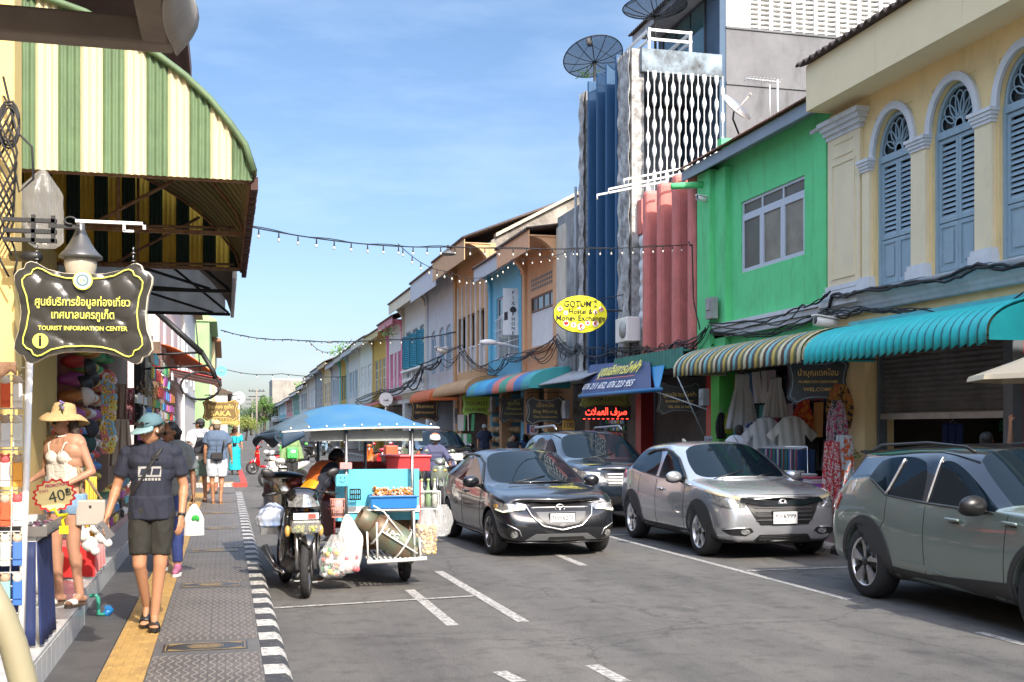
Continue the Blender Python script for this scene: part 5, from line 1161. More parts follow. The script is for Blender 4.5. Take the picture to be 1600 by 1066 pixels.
 def wheel(x,s):
  w=MB();h=ww/2;w.lathe([(wr*.68,-h),(wr*.90,-h),(wr*.975,-h*.8),(wr,-h*.45),(wr,h*.45),(wr*.975,h*.8),(wr*.90,h),(wr*.68,h)],40,ax='y',caps=False)
  for k in (-.3,0,.3):w.lathe([(wr+.001,h*k-.006),(wr+.002,h*k+.006)],40,ax='y')
  t=w.build('wheel',RUB,rt,w=False);t.location=(x,s*(track/2-h),wr)
  r_=MB();r_.m=0;y0=s*h
  r_.lathe([(wr*.66,-h*.9),(wr*.69,-h),(wr*.69,h*.96),(wr*.665,h*1.0),(wr*.64,h*.9),(wr*.62,h*.2)] if s>0 else [(wr*.66,h*.9),(wr*.69,h),(wr*.69,-h*.96),(wr*.665,-h),(wr*.64,-h*.9),(wr*.62,-h*.2)],40,ax='y',caps=False)
  r_.m=2;r_.lathe([(.0,s*h*.1),(wr*.64,s*h*.1)],30,ax='y',smooth=False)
  rim(r_,wr,h,s);o=r_.build('rim',[SIL,PB,WELL],t,w=False)
 for x in ax:
  for s in (1,-1):wheel(x,s)
 if feats:feats(rt,patch,stroke,proj)
 return rt
def rim_spoke(n,w0,w1,m=0,split=False,bg=None):
 def f(r_,wr,h,s):
  for k in range(n):
   a=k*2*math.pi/n+.3;
   for da in ((-.16,.16) if split else (0,)):
    aa=a+da;c,sn=math.cos(aa),math.sin(aa);t=(-sn,c);r_.m=m
    pts=[]
    for (rr,wd,y) in ((wr*.10,w0,h*.82),(wr*.40,(w0+w1)/2,h*.88),(wr*.65,w1,h*.93)):
     for q in (-1,1):
      for yy in (y,y-h*.22):pts.append((rr*c+t[0]*wd*q,s*yy,rr*sn+t[1]*wd*q))
    F_=[]
    for i in (0,4):F_+=[(i,i+2,i+6,i+4),(i+1,i+5,i+7,i+3),(i,i+4,i+5,i+1),(i+2,i+3,i+7,i+6)]
    r_.add(pts,F_,False)
  r_.m=1 if m==0 else m;r_.lathe([(.0,s*h*.95),(wr*.10,s*h*.93),(wr*.15,s*h*.82),(wr*.15,s*h*.3)],16,ax='y');r_.m=0
 return f
def mirror(rt,x,y,z,m,s=1.,parent=None):
 for sd in (1,-1):
  b=MB();b.M=Matrix.Translation((x,sd*(y+.13*s),z+.04)) @ Matrix.Rotation(sd*R(-8),4,'Z');b.ball((0,0,0),(.075*s,.125*s,.082*s),16,10);b.m=1;b.M=Matrix();b.tube([(x-.02,sd*(y-.04),z-.03),(x,sd*(y+.08),z)],[.035,.02],8)
  b.M=Matrix.Translation((x,sd*(y+.13*s),z+.04));b.m=1;b.ball((-.012,0,-.035),(.072*s,.118*s,.055*s),14,8);o=b.build('wing_mirror',[m,PB],rt,w=False)
  g=MB();g.M=Matrix.Translation((x-.078*s,sd*(y+.13*s),z+.04));g.lathe([(.0,0),(.06*s,0)],12,ax='x',smooth=False);g.build('mirror_glass',CG,o,w=False)
def plate(rt,x,z,top,sub,w=.34,h=.155,tilt=0):
 M=frame((x,0,z),(0,1,0));b=MB();b.M=M;b.box(-w/2-.012,w/2+.012,-h/2-.012,h/2+.012,-.02,-.004);o=b.build('number_plate',PB,rt,w=False)
 b=MB();b.M=M;b.box(-w/2,w/2,-h/2,h/2,-.004,.002);b.build('plate_face',plain(.80,.80,.78,.4),o,w=False)
 b=MB();b.text(top,.085,M @ Matrix.Translation((0,.018,.004)),w*.86,.015);b.text(sub,.035,M @ Matrix.Translation((0,-.052,.004)),w*.36 if len(sub)<8 else w*.6,.0);b.build('plate_lettering',plain(.02,.02,.025,.4),o,w=False)
def ell(cx,cz,rx,rz,n=20):return [(cx+rx*math.cos(q*2*math.pi/n),cz+rz*math.sin(q*2*math.pi/n)) for q in range(n)]
def ring(b,c,rx,rz,r,n=24):b.tube([(c[0],c[1]+rx*math.cos(q*2*math.pi/n),c[2]+rz*math.sin(q*2*math.pi/n)) for q in range(n+1)],r,6)
def arch_clad(patch,ax,wr,m,r0=1.14,r1=1.31,lo=-.75,a=90):
 for x in ax:
  P=[(-x+wr*r0*math.cos(t),wr+wr*r0*math.sin(t)) for t in [lo*.6+(math.pi-2*lo*.6)*q/20 for q in range(21)]]
  Q=[(-x+wr*r1*math.cos(t),wr+wr*r1*math.sin(t)) for t in [lo*.6+(math.pi-2*lo*.6)*q/20 for q in range(20,-1,-1)]]
  P=[p for p in P if p[1]>.16];Q=[p for p in Q if p[1]>.16]
  patch('arch_cladding',P+Q,a,.012,m,1,.06);patch('arch_cladding',[(-p[0],p[1]) for p in P+Q],-a,.012,m,1,.06)
def sidedet(patch,stroke,seams,sills,hnd,m,clad=None):
 for pts in seams:stroke('door_seam',pts,90,.0035,WELL,2)
 if sills:patch('sill_cladding',[(-a,b) for a,b in sills],90,.010,clad or PB,1,.1);patch('sill_cladding',sills,-90,.010,clad or PB,1,.1)
 for (x,z) in hnd:
  for s in (1,-1):p_=stroke('door_handle',[(s*(-x-.10),z),(s*(-x+.10),z+.004)],90*s,.015,m,1,.03);stroke('handle_recess',[(s*(-x-.07),z-.02),(s*(-x+.07),z-.018)],90*s,.012,PB,1,-.004)
NO=[-.10,-.05,0,.03,.02,-.05,-.11,-.15,-.10,-.06]
TA=[.06,.03,0,-.02,-.01,.02,.04,.05,.04,.03]
SV=carmat('silver_paint',(.46,.475,.50),.6,.24)
st=[P10(2.06,.67,.24,.74,.80,NO),P10(2.00,.76,.22,.80,.865,[-.02,0,0,.01,0,-.03,-.05,-.06,-.02,0]),P10(1.78,.86,.2,.87,.94),P10(1.30,.885,.19,.925,1.0),P10(.98,.88,.19,.95,1.03),
 CB(.72,.875,.19,.965,(.74,.80,.99),(.84,.735,1.01),(1.00,.45,1.04),(1.06,0,1.055)),
 CB(.25,.875,.19,.985,(-.02,.655,1.405),(.02,.585,1.455),(.12,.33,1.505),(.15,0,1.515)),
 CB(-.26,.88,.19,1.0,(-.30,.66,1.45),(-.30,.59,1.495),(-.30,.33,1.53),(-.30,0,1.54)),
 CB(-.33,.88,.19,1.002,(-.37,.66,1.45),(-.37,.59,1.495),(-.37,.33,1.53),(-.37,0,1.54)),
 CB(-1.05,.88,.19,1.05,(-1.05,.645,1.42),(-1.05,.58,1.475),(-1.05,.33,1.515),(-1.05,0,1.525)),
 CB(-1.42,.875,.2,1.10,(-1.46,.63,1.36),(-1.46,.57,1.42),(-1.49,.32,1.47),(-1.49,0,1.48)),
 CB(-1.75,.85,.22,1.06,(-1.80,.66,1.10),(-1.84,.60,1.12),(-1.90,.35,1.12),(-1.92,0,1.12)),
 P10(-2.02,.80,.24,.95,1.02,TA),P10(-2.12,.66,.28,.82,.92,TA)]
gl={(5,5):'F',(6,5):'F',(8,5):'D',(9,5):'D',(5,7):'W',(5,8):'W',(10,7):'B',(10,8):'B'}
def hrv(rt,patch,stroke,proj):
 pt=lambda *a,**k:patch(*a,**k)
 patch('grille',[(-.56,.80),(-.42,.57),(-.34,.47),(.34,.47),(.42,.57),(.56,.80),(.50,.815),(-.50,.815)],0,.012,PB,step=.06)
 patch('grille_bar',[(-.60,.755),(-.30,.70),(.30,.70),(.60,.755),(.57,.80),(.28,.765),(-.28,.765),(-.57,.80)],0,.028,mat('dark_chrome',(.20,.20,.21),.2,1.),step=.06)
 stroke('grille_trim',[(-.50,.805),(0,.822),(.50,.805)],0,.007,SIL,off=.02)
 for z in (.53,.58,.63,.68):stroke('grille_slat',[(-.40,z),(.40,z)],0,.007,mat('slat_grey',(.10,.10,.105),.4),off=.018)
 patch('headlight',[(-.20,.69),(-.04,.685),(.22,.745),(.43,.85),(.37,.88),(.05,.83),(-.20,.775)],38,.012,LENS,2,.05)
 patch('headlight_edge',[(-.22,.775),(-.20,.765),(.05,.825),(.37,.875),(.36,.90),(.04,.85),(-.20,.80)],38,.016,mat('warm_lens',(.62,.50,.30),.15,.3,coat=1.),2,.05)
 patch('fog_recess',[(.42,.385),(.52,.33),(.72,.34),(.80,.39),(.80,.425),(.46,.43)],8,.008,PB,2,.05)
 patch('fog_lamp',ell(.54,.385,.062,.034),6,.022,LENS,2,.04);stroke('fog_trim',[(.50,.435),(.66,.43),(.80,.41)],8,.008,SIL,2,.014)
 patch('lower_grille',[(-.42,.255),(.42,.255),(.34,.34),(-.34,.34)],0,.008,PB);
 for z in (.275,.30,.322):stroke('mesh_line',[(-.36,z),(.36,z)],0,.004,CLAD,off=.012)
 patch('bumper_lip',[(-.74,.20),(.74,.20),(.78,.265),(.50,.245),(.36,.235),(-.36,.235),(-.50,.245),(-.78,.265)],0,.014,PB)
 stroke('bonnet_seam',[(-.55,.845),(0,.855),(.55,.845)],0,.004,WELL)
 b=MB();x=proj(0,.745,0,0).x+.035
 for s in (-1,1):b.tube([(x,s*.026,.71),(x,s*.036,.785)],.009,6)
 b.tube([(x,-.03,.745),(x,.03,.745)],.009,6);ring(b,(x,0,.747),.055,.048,.007);b.build('badge',SIL,rt,w=False)
 plate(rt,proj(0,.555,0,0).x+.03,.56,'กว 6999','ภูเก็ต')
 mirror(rt,.58,.80,1.0,SV)
 arch_clad(patch,(1.305,-1.305),.335,CLAD)
 sidedet(patch,stroke,[[(-.75,.25),(-.77,.95)],[(.28,.25),(.30,.98)],[(1.02,.62),(.98,1.02)]],[(-.93,.22),(.93,.22),(.93,.33),(-.93,.33)],[(-.08,.84)],SV,CLAD)
 stroke('crease_line',[(-1.0,.70),(0,.60),(1.0,.74)],90,.002,SV,2);stroke('window_visor',[(-.70,1.02),(-.22,1.28),(.05,1.37),(.35,1.41),(.75,1.39),(1.02,1.33)],90,.022,PB,2,.008);stroke('window_trim',[(-.68,.985),(.2,1.0),(1.05,1.06)],90,.008,PB,2,.003)
 b=MB();b.tube([(1.10,-.55,1.03),(.92,-.1,1.12),(.86,.05,1.13)],.008,5);b.tube([(1.10,.1,1.06),(.93,.45,1.10)],.008,5);b.build('wiper',PB,rt,w=False)
 b=MB();b.prism([(-1.15,1.50),(-1.30,1.48),(-1.33,1.56),(-1.29,1.56)],'y',-.012,.012);b.build('roof_fin',SV,rt,w=False)
 patch('tail_light',[(1.70,.93),(1.95,.93),(1.98,1.0),(1.72,1.06)],90,.012,RED,1);patch('tail_light',[(-1.70,.93),(-1.95,.93),(-1.98,1.0),(-1.72,1.06)],-90,.012,RED,1)
make_car('crossover_car','silver compact crossover with black wheel arches parked by the clothes shop',st,SV,(1.305,-1.305),.335,.22,1.74,(7.08,15.55,0),R(-90),gl,rim=rim_spoke(5,.028,.042,0),lowmat=None,feats=hrv)
DG=carmat('graphite_paint',(.016,.018,.023),.5,.25)
NM=[-.08,-.03,0,.04,.0,-.14,-.20,-.22,-.14,-.08]
st=[P10(1.96,.66,.22,.66,.74,NM),P10(1.88,.75,.20,.72,.80,[-.02,0,0,.01,0,-.04,-.06,-.08,-.02,0]),P10(1.66,.83,.18,.79,.87),P10(1.28,.845,.17,.84,.93),P10(.98,.842,.17,.86,.965),
 CB(.74,.84,.17,.88,(.76,.775,.91),(.86,.71,.93),(1.02,.42,.965),(1.08,0,.975)),
 CB(.22,.835,.17,.90,(-.06,.625,1.30),(-.02,.56,1.345),(.09,.32,1.39),(.12,0,1.40)),
 CB(-.24,.84,.17,.92,(-.28,.635,1.345),(-.28,.565,1.385),(-.28,.32,1.42),(-.28,0,1.428)),
 CB(-.31,.84,.17,.925,(-.35,.635,1.345),(-.35,.565,1.385),(-.35,.32,1.42),(-.35,0,1.428)),
 CB(-1.00,.84,.17,.98,(-.98,.61,1.29),(-.98,.54,1.345),(-.98,.32,1.385),(-.98,0,1.395)),
 CB(-1.35,.83,.18,1.01,(-1.32,.59,1.19),(-1.32,.53,1.27),(-1.36,.30,1.33),(-1.36,0,1.34)),
 CB(-1.62,.80,.20,.98,(-1.66,.62,1.02),(-1.70,.56,1.04),(-1.76,.33,1.04),(-1.78,0,1.04)),
 P10(-1.88,.76,.22,.88,.95,TA),P10(-1.97,.62,.26,.76,.85,TA)]
def mz(rt,patch,stroke,proj):
 patch('grille',[(-.46,.70),(-.40,.56),(-.26,.44),(0,.395),(.26,.44),(.40,.56),(.46,.70),(.30,.725),(-.30,.725)],0,.012,PB,step=.05)
 patch('grille_blank',[(-.32,.535),(-.22,.455),(0,.42),(.22,.455),(.32,.535),(.35,.60),(-.35,.60)],0,.018,mat('grille_grey',(.10,.105,.11),.5),step=.05)
 stroke('grille_trim',[(-.60,.72),(-.47,.69),(-.42,.56),(-.27,.43),(0,.378),(.27,.43),(.42,.56),(.47,.69),(.60,.72)],0,.011,SIL,off=.016)
 stroke('grille_slat',[(-.40,.655),(.40,.655)],0,.008,SIL,off=.018)
 patch('headlight',[(-.22,.63),(.02,.615),(.26,.66),(.40,.78),(.30,.77),(.04,.725),(-.24,.69)],42,.012,LENS,2,.04)
 patch('headlight_edge',[(-.20,.635),(.02,.605),(.20,.635),(.17,.65),(.02,.625),(-.18,.655)],42,.02,mat('drl_warm',(.75,.74,.55),.2,em=.35),2,.05)
 patch('indicator',ell(.19,.68,.05,.03),42,.018,AMB,2,.03)
 patch('fog_recess',[(.56,.30),(.70,.28),(.74,.36),(.68,.44),(.62,.40)],14,.008,PB,2,.04);patch('fog_lamp',ell(.62,.325,.045,.042),12,.02,LENS,2,.03);stroke('fog_trim',[(.52,.30),(.55,.38),(.70,.455)],14,.006,SIL,2,.012)
 patch('lower_grille',[(-.50,.24),(.50,.24),(.36,.325),(-.36,.325)],0,.008,mat('grille_grey',(0,0,0)))
 patch('lower_slot',[(-.20,.25),(.34,.25),(.30,.285),(-.18,.285)],0,.012,WELL);stroke('bumper_lip',[(-.72,.225),(0,.205),(.72,.225)],0,.014,DG,off=.01)
 stroke('bonnet_seam',[(-.52,.745),(0,.735),(.52,.745)],0,.004,WELL)
 b=MB();x=proj(0,.655,0,0).x+.035;ring(b,(x,0,.655),.062,.052,.008);b.tube([(x,-.052,.675),(x,-.02,.668),(x,0,.645),(x,.02,.668),(x,.052,.675)],.008,6);b.tube([(x,-.03,.625),(x,0,.64),(x,.03,.625)],.006,6);b.build('badge',SIL,rt,w=False)
 plate(rt,proj(0,.52,0,0).x+.03,.515,'7กถ 6271','กรุงเทพมหานคร')
 mirror(rt,.60,.78,.93,DG);sidedet(patch,stroke,[[(-.78,.25),(-.80,.88)],[(.25,.25),(.28,.90)],[(1.0,.60),(.95,.95)]],[(-.93,.18),(.93,.18),(.93,.25),(-.93,.25)],[(-.10,.80)],DG)
 stroke('window_visor',[(-.72,.93),(-.22,1.22),(.05,1.31),(.33,1.335),(.70,1.32),(.98,1.25)],90,.02,PB,2,.008)
 for q in (-.62,.62):pass
 b=MB();b.tube([(1.12,-.50,.96),(.96,-.05,1.03),(.90,.1,1.05)],.008,5);b.tube([(1.12,.12,.98),(.97,.46,1.0)],.008,5);b.build('wiper',PB,rt,w=False)
gm=dict(gl)
make_car('hatchback_car','dark graphite hatchback with a chrome edged grille driving in mid street',st,DG,(1.285,-1.285),.31,.20,1.66,(4.28,16.42,0),R(-88),gm,rim=rim_spoke(5,.02,.03,1,True),feats=mz)
SG=carmat('sage_paint',(.20,.25,.225),.4,.30);BR=carmat('black_roof_paint',(.012,.016,.024),.3,.2)
st=[P10(2.16,.66,.26,.82,.92,NO),P10(2.08,.82,.24,.88,.97,[-.02,0,0,.01,0,-.03,-.05,-.06,-.02,0]),P10(1.86,.90,.22,.95,1.03),P10(1.36,.925,.21,1.0,1.07),P10(.98,.925,.21,1.01,1.085),
 CB(.68,.925,.21,1.015,(.70,.86,1.03),(.80,.79,1.06),(.96,.5,1.09),(1.02,0,1.10)),
 CB(.26,.925,.21,1.02,(.02,.74,1.43),(.06,.67,1.49),(.16,.4,1.545),(.2,0,1.555)),
 CB(-.30,.925,.21,1.03,(-.33,.745,1.465),(-.33,.675,1.525),(-.33,.4,1.575),(-.33,0,1.585)),
 CB(-.38,.925,.21,1.035,(-.41,.745,1.465),(-.41,.675,1.525),(-.41,.4,1.575),(-.41,0,1.585)),
 CB(-.98,.925,.21,1.06,(-.98,.735,1.45),(-.98,.665,1.515),(-.98,.4,1.565),(-.98,0,1.575)),
 CB(-1.30,.925,.21,1.24,(-1.34,.72,1.41),(-1.34,.65,1.49),(-1.34,.4,1.55),(-1.34,0,1.56)),
 CB(-1.72,.91,.24,1.20,(-1.78,.68,1.40),(-1.80,.62,1.455),(-1.84,.38,1.50),(-1.84,0,1.51)),
 CB(-1.98,.90,.26,1.06,(-2.00,.72,1.09),(-2.02,.66,1.10),(-2.05,.38,1.10),(-2.06,0,1.10)),
 P10(-2.10,.86,.27,.95,1.02,TA),P10(-2.19,.72,.30,.82,.92,TA)]
gx={(5,5):'F',(6,5):'F',(8,5):'D',(9,5):'E',(5,7):'W',(5,8):'W',(11,7):'B',(11,8):'B'}
def xc(rt,patch,stroke,proj):
 arch_clad(patch,(1.351,-1.351),.365,CLAD,1.14,1.30)
 sidedet(patch,stroke,[[(-.82,.25),(-.86,1.0)],[(.30,.25),(.33,1.0)],[(1.08,.70),(.98,.82),(.98,1.04)]],[(-.98,.22),(.98,.22),(.98,.44),(.6,.42),(-.3,.36),(-.98,.37)],[(.14,.90),(.92,.93)],SG,CLAD)
 for s in (1,-1):patch('sill_insert',[(s*-.02,.395),(s*.82,.40),(s*.80,.455),(s*.3,.45)],90*s,.014,SG,1)  # patch in body paint on the sill cladding
 stroke('window_trim',[(-.66,1.00),(.3,1.02),(1.0,1.06),(1.30,1.22)],90,.010,PB,2,.004)
 stroke('window_chrome',[(1.0,1.07),(.86,1.42)],90,.012,SIL,2,.01);stroke('window_chrome',[(.30,1.03),(.26,1.45)],90,.010,SIL,2,.01)
 mirror(rt,.55,.86,1.02,PB,1.1)
 for s in (1,-1):patch('tail_light',[(s*1.95,.86),(s*2.12,.90),(s*2.10,1.02),(s*1.90,1.04),(s*1.86,1.0)],90*s,.014,RED,1);patch('tail_light',[(s*.62,.88),(s*.84,.88),(s*.84,1.02),(s*.72,1.05)],180,.012,RED,1)
 for s in (1,-1):b=MB();b.tube([(-1.65,s*.63,1.50),(-1.45,s*.655,1.55),(-.6,s*.685,1.585),(.0,s*.68,1.555),(.12,s*.675,1.51)],.016,6);b.build('roof_rail',PB,rt,w=False)
 b=MB();b.prism([(-1.72,1.46),(-1.95,1.49),(-1.98,1.47),(-1.75,1.42)],'y',-.6,.6);b.build('roof_spoiler',BR,rt,w=False)
 patch('front_grille',[(-.42,.52),(.42,.52),(.46,.80),(-.46,.80)],0,.012,PB);patch('headlight',[(-.2,.74),(.25,.76),(.3,.88),(-.2,.86)],40,.012,LENS,2)
 patch('leaf_sticker',[(-1.40,.90),(-1.36,.98),(-1.37,1.09),(-1.43,1.0),(-1.44,.94)],-90,.006,WHT,1) if False else patch('leaf_sticker',[(-1.62,1.06),(-1.57,1.12),(-1.57,1.19),(-1.64,1.14)],-90,.006,WHT,1)
def rim_xc(r_,wr,h,s):
 for k in range(5):
  a=k*2*math.pi/5+.2;c,sn=math.cos(a),math.sin(a);t=(-sn,c)
  for (m,w0,w1,y0,y1,o) in ((0,.012,.060,.90,.95,.028),(1,.035,.08,.80,.86,-.03)):
   r_.m=m;P=[(wr*.12,o*.3-w0),(wr*.12,o*.3+w0),(wr*.655,o+w1),(wr*.655,o-w1)]
   pts=[(q*c+t[0]*w,s*h*(y0 if q<.2*wr else y1),q*sn+t[1]*w) for q,w in P]+[(q*c+t[0]*w,s*h*.6,q*sn+t[1]*w) for q,w in P]
   r_.add(pts,[(0,1,2,3),(3,2,1,0),(0,4,5,1),(1,5,6,2),(2,6,7,3),(3,7,4,0)],False)
 r_.m=1;r_.lathe([(.0,s*h*.96),(wr*.13,s*h*.95),(wr*.15,s*h*.5)],16,ax='y');r_.m=0
make_car('suv_car','sage green compact SUV with a black roof and black and silver wheels',st,SG,(1.351,-1.351),.365,.235,1.84,(7.22,8.97,0),R(-91),gx,roofmat=(6,12,BR),pilmat=(5,11),rim=rim_xc,feats=xc)
def bigsuv(label,loc,rz,paint,rack=True,s=1.):
 st=[P10(2.28,.66,.32,.90,1.02,NO),P10(2.20,.82,.30,.98,1.08,[-.02,0,0,.01,0,-.03,-.05,-.06,-.02,0]),P10(1.95,.90,.28,1.04,1.14),P10(1.40,.92,.26,1.08,1.17),P10(1.0,.92,.26,1.10,1.185),
  CB(.72,.92,.26,1.10,(.74,.84,1.12),(.84,.77,1.15),(.98,.48,1.185),(1.03,0,1.19)),
  CB(.28,.92,.26,1.11,(.03,.72,1.52),(.07,.65,1.58),(.16,.4,1.635),(.2,0,1.645)),
  CB(-.28,.92,.26,1.12,(-.3,.73,1.58),(-.3,.665,1.635),(-.3,.4,1.685),(-.3,0,1.695)),
  CB(-.36,.92,.26,1.12,(-.38,.73,1.58),(-.38,.665,1.635),(-.38,.4,1.685),(-.38,0,1.695)),
  CB(-1.15,.92,.26,1.13,(-1.15,.725,1.57),(-1.15,.66,1.63),(-1.15,.4,1.685),(-1.15,0,1.69)),
  CB(-1.25,.92,.26,1.14,(-1.25,.725,1.57),(-1.25,.66,1.63),(-1.25,.4,1.685),(-1.25,0,1.69)),
  CB(-1.95,.90,.3,1.15,(-1.85,.70,1.53),(-1.85,.64,1.59),(-1.9,.38,1.65),(-1.9,0,1.655)),
  CB(-2.15,.88,.32,1.10,(-2.12,.74,1.15),(-2.14,.68,1.16),(-2.18,.38,1.17),(-2.19,0,1.17)),
  P10(-2.25,.86,.34,1.0,1.08,TA),P10(-2.34,.74,.36,.85,.98,TA)]
 g={(5,5):'F',(6,5):'F',(8,5):'D',(10,5):'E',(5,7):'W',(5,8):'W',(11,7):'B',(11,8):'B'}
 def ft(rt,patch,stroke,proj):
  patch('headlight',[(-.30,.86),(.0,.82),(.30,.88),(.38,.98),(.30,1.03),(-.05,.99),(-.30,.96)],38,.012,LENS,2);patch('indicator',ell(.24,.95,.05,.035),38,.018,AMB,2)
  patch('grille',[(-.42,.74),(.42,.74),(.48,.96),(-.48,.96)],0,.010,PB)
  for z in (.78,.83,.88,.93):stroke('grille_bar',[(-.43,z),(.43,z)],0,.014,SIL,off=.016)
  patch('lower_grille',[(-.55,.40),(.55,.40),(.5,.56),(-.5,.56)],0,.008,PB);mirror(rt,.56,.84,1.13,paint,1.15)
  sidedet(patch,stroke,[[(-.80,.35),(-.82,1.08)],[(.30,.35),(.32,1.10)]],[(-.95,.27),(.95,.27),(.95,.36),(-.95,.36)],[(.12,.98),(1.0,.99)],SIL)
  plate(rt,proj(0,.64,0,0).x+.03,.64,'กค 2415','ภูเก็ต')
  if rack:
   for s_ in (1,-1):b=MB();b.tube([(-1.7,s_*.62,1.66),(-1.6,s_*.64,1.74),(-.2,s_*.66,1.775),(-.05,s_*.655,1.70)],.024,6);b.tube([(-1.0,s_*.65,1.67),(-1.0,s_*.65,1.755)],.02,6);b.build('roof_rail',plain(.30,.33,.36,.3,metal=.8),rt,w=False)
  b=MB();b.tube([(1.10,-.5,1.17),(.95,0,1.25),(.88,.15,1.27)],.009,5);b.build('wiper',PB,rt,w=False)
 return make_car('suv_car',label,st,paint,(1.375,-1.375),.385,.25,1.80,loc,rz,g,rim=rim_spoke(6,.02,.04,0),feats=ft,lvl=2,scl=(s,s,s))
bigsuv('dark navy SUV with roof rails and chrome barred grille behind the silver crossover',(6.75,20.6,0),R(-90),carmat('navy_black_paint',(.012,.02,.032),.5,.2))
bigsuv('black SUV behind the scooter rider with the white helmet',(6.65,36.2,0),R(-90),carmat('black_paint',(.008,.008,.010),.4,.2),False)
# ================= PEOPLE =================
SKIN=mat('skin_light',(.42,.23,.145),.5,var=.12,vs=14,spec=.35);SKT=mat('skin_tan',(.38,.19,.105),.5,var=.12,vs=14,spec=.35);SKD=mat('skin_brown',(.20,.095,.05),.5,var=.15,vs=14,spec=.35)
LIP=mat('lips',(.40,.11,.09),.45);HAIR=mat('black_hair',(.012,.010,.009),.45,bump=.8,bs=60);SHADE=mat('sunglass_lens',(.008,.008,.01),.08,spec=.8)
def remesh(name,mb,vox,mats,parent,smooth=4,paint=None,wr=None,cut=None):
 me=bpy.data.meshes.new('t');me.from_pydata(mb.v,[],mb.f);me.update()
 ob=bpy.data.objects.new('t',me);C.objects.link(ob);r=ob.modifiers.new('r','REMESH');r.mode='VOXEL';r.voxel_size=vox;r.use_smooth_shade=True
 if smooth:s=ob.modifiers.new('s','SMOOTH');s.iterations=smooth;s.factor=.5
 e=evalmesh(ob);bpy.data.objects.remove(ob);e.name=name
 if wr:                                   # cloth creases: push the surface in and out along its normal
  amp,fr_=wr
  ns=[v.normal.copy() for v in e.vertices]
  for v,n_ in zip(e.vertices,ns):
   p=v.co;q=noise.noise(Vector((p.x*fr_,p.y*fr_,p.z*fr_*.55)))+.5*noise.noise(Vector((p.x*fr_*2.3+9,p.y*fr_*2.3,p.z*fr_*1.4)))
   v.co=p+n_*amp*(1-2.2*abs(q))
 mats=mats if isinstance(mats,(list,tuple)) else [mats]
 e.materials.clear()
 for m in mats:e.materials.append(m)
 for p in e.polygons:p.use_smooth=True
 if paint:
  for p in e.polygons:
   c=p.center
   for (q,rr,k) in paint:
    if ((c.x-q[0])/rr[0])**2+((c.y-q[1])/rr[1])**2+((c.z-q[2])/rr[2])**2<1:p.material_index=k;break
   else:p.material_index=0
 e.update();o=bpy.data.objects.new(name,e);C.objects.link(o);o.parent=parent;return o
def hand(mb,w,d,s,palm,sc=1.,curl=.5,up=None):
 w=Vector(w);d=Vector(d).normalized();n=Vector(palm);n=(n-d*n.dot(d)).normalized();t=d.cross(n)*s
 L_=.085*sc;k=w+d*L_
 for q in (-.022,-.008,.008,.022):mb.cap(w+t*q*.7*sc,k+t*q*sc,.013*sc,.011*sc,8)
 for i,ln in enumerate((.072,.080,.074,.058)):
  p=k+t*(.027-.0175*i)*sc;r=.0085*sc;c1,c2,c3=curl*.5,curl*1.2,curl*1.8
  def D(c):return d*math.cos(c)+n*math.sin(c)
  a=p+D(c1)*ln*.45*sc;b_=a+D(c2)*ln*.32*sc;e_=b_+D(c3)*ln*.26*sc
  mb.cap(p,a,r,r*.95,8);mb.cap(a,b_,r*.95,r*.9,8);mb.cap(b_,e_,r*.9,r*.75,8)
 p=w+d*.025*sc+t*.025*sc;a=p+(d*.6+t*.7+n*.25).normalized()*.035*sc;b_=a+(d*.9+t*.25+n*.4).normalized()*.03*sc
 mb.cap(w+d*.012*sc,p,.013*sc,.013*sc,8);mb.cap(p,a,.012*sc,.010*sc,8);mb.cap(a,b_,.010*sc,.0085*sc,8)
 return k
def rotm(yaw=0,pitch=0,roll=0):return Matrix.Rotation(yaw,3,'Z') @ Matrix.Rotation(pitch,3,'X') @ Matrix.Rotation(roll,3,'Y')
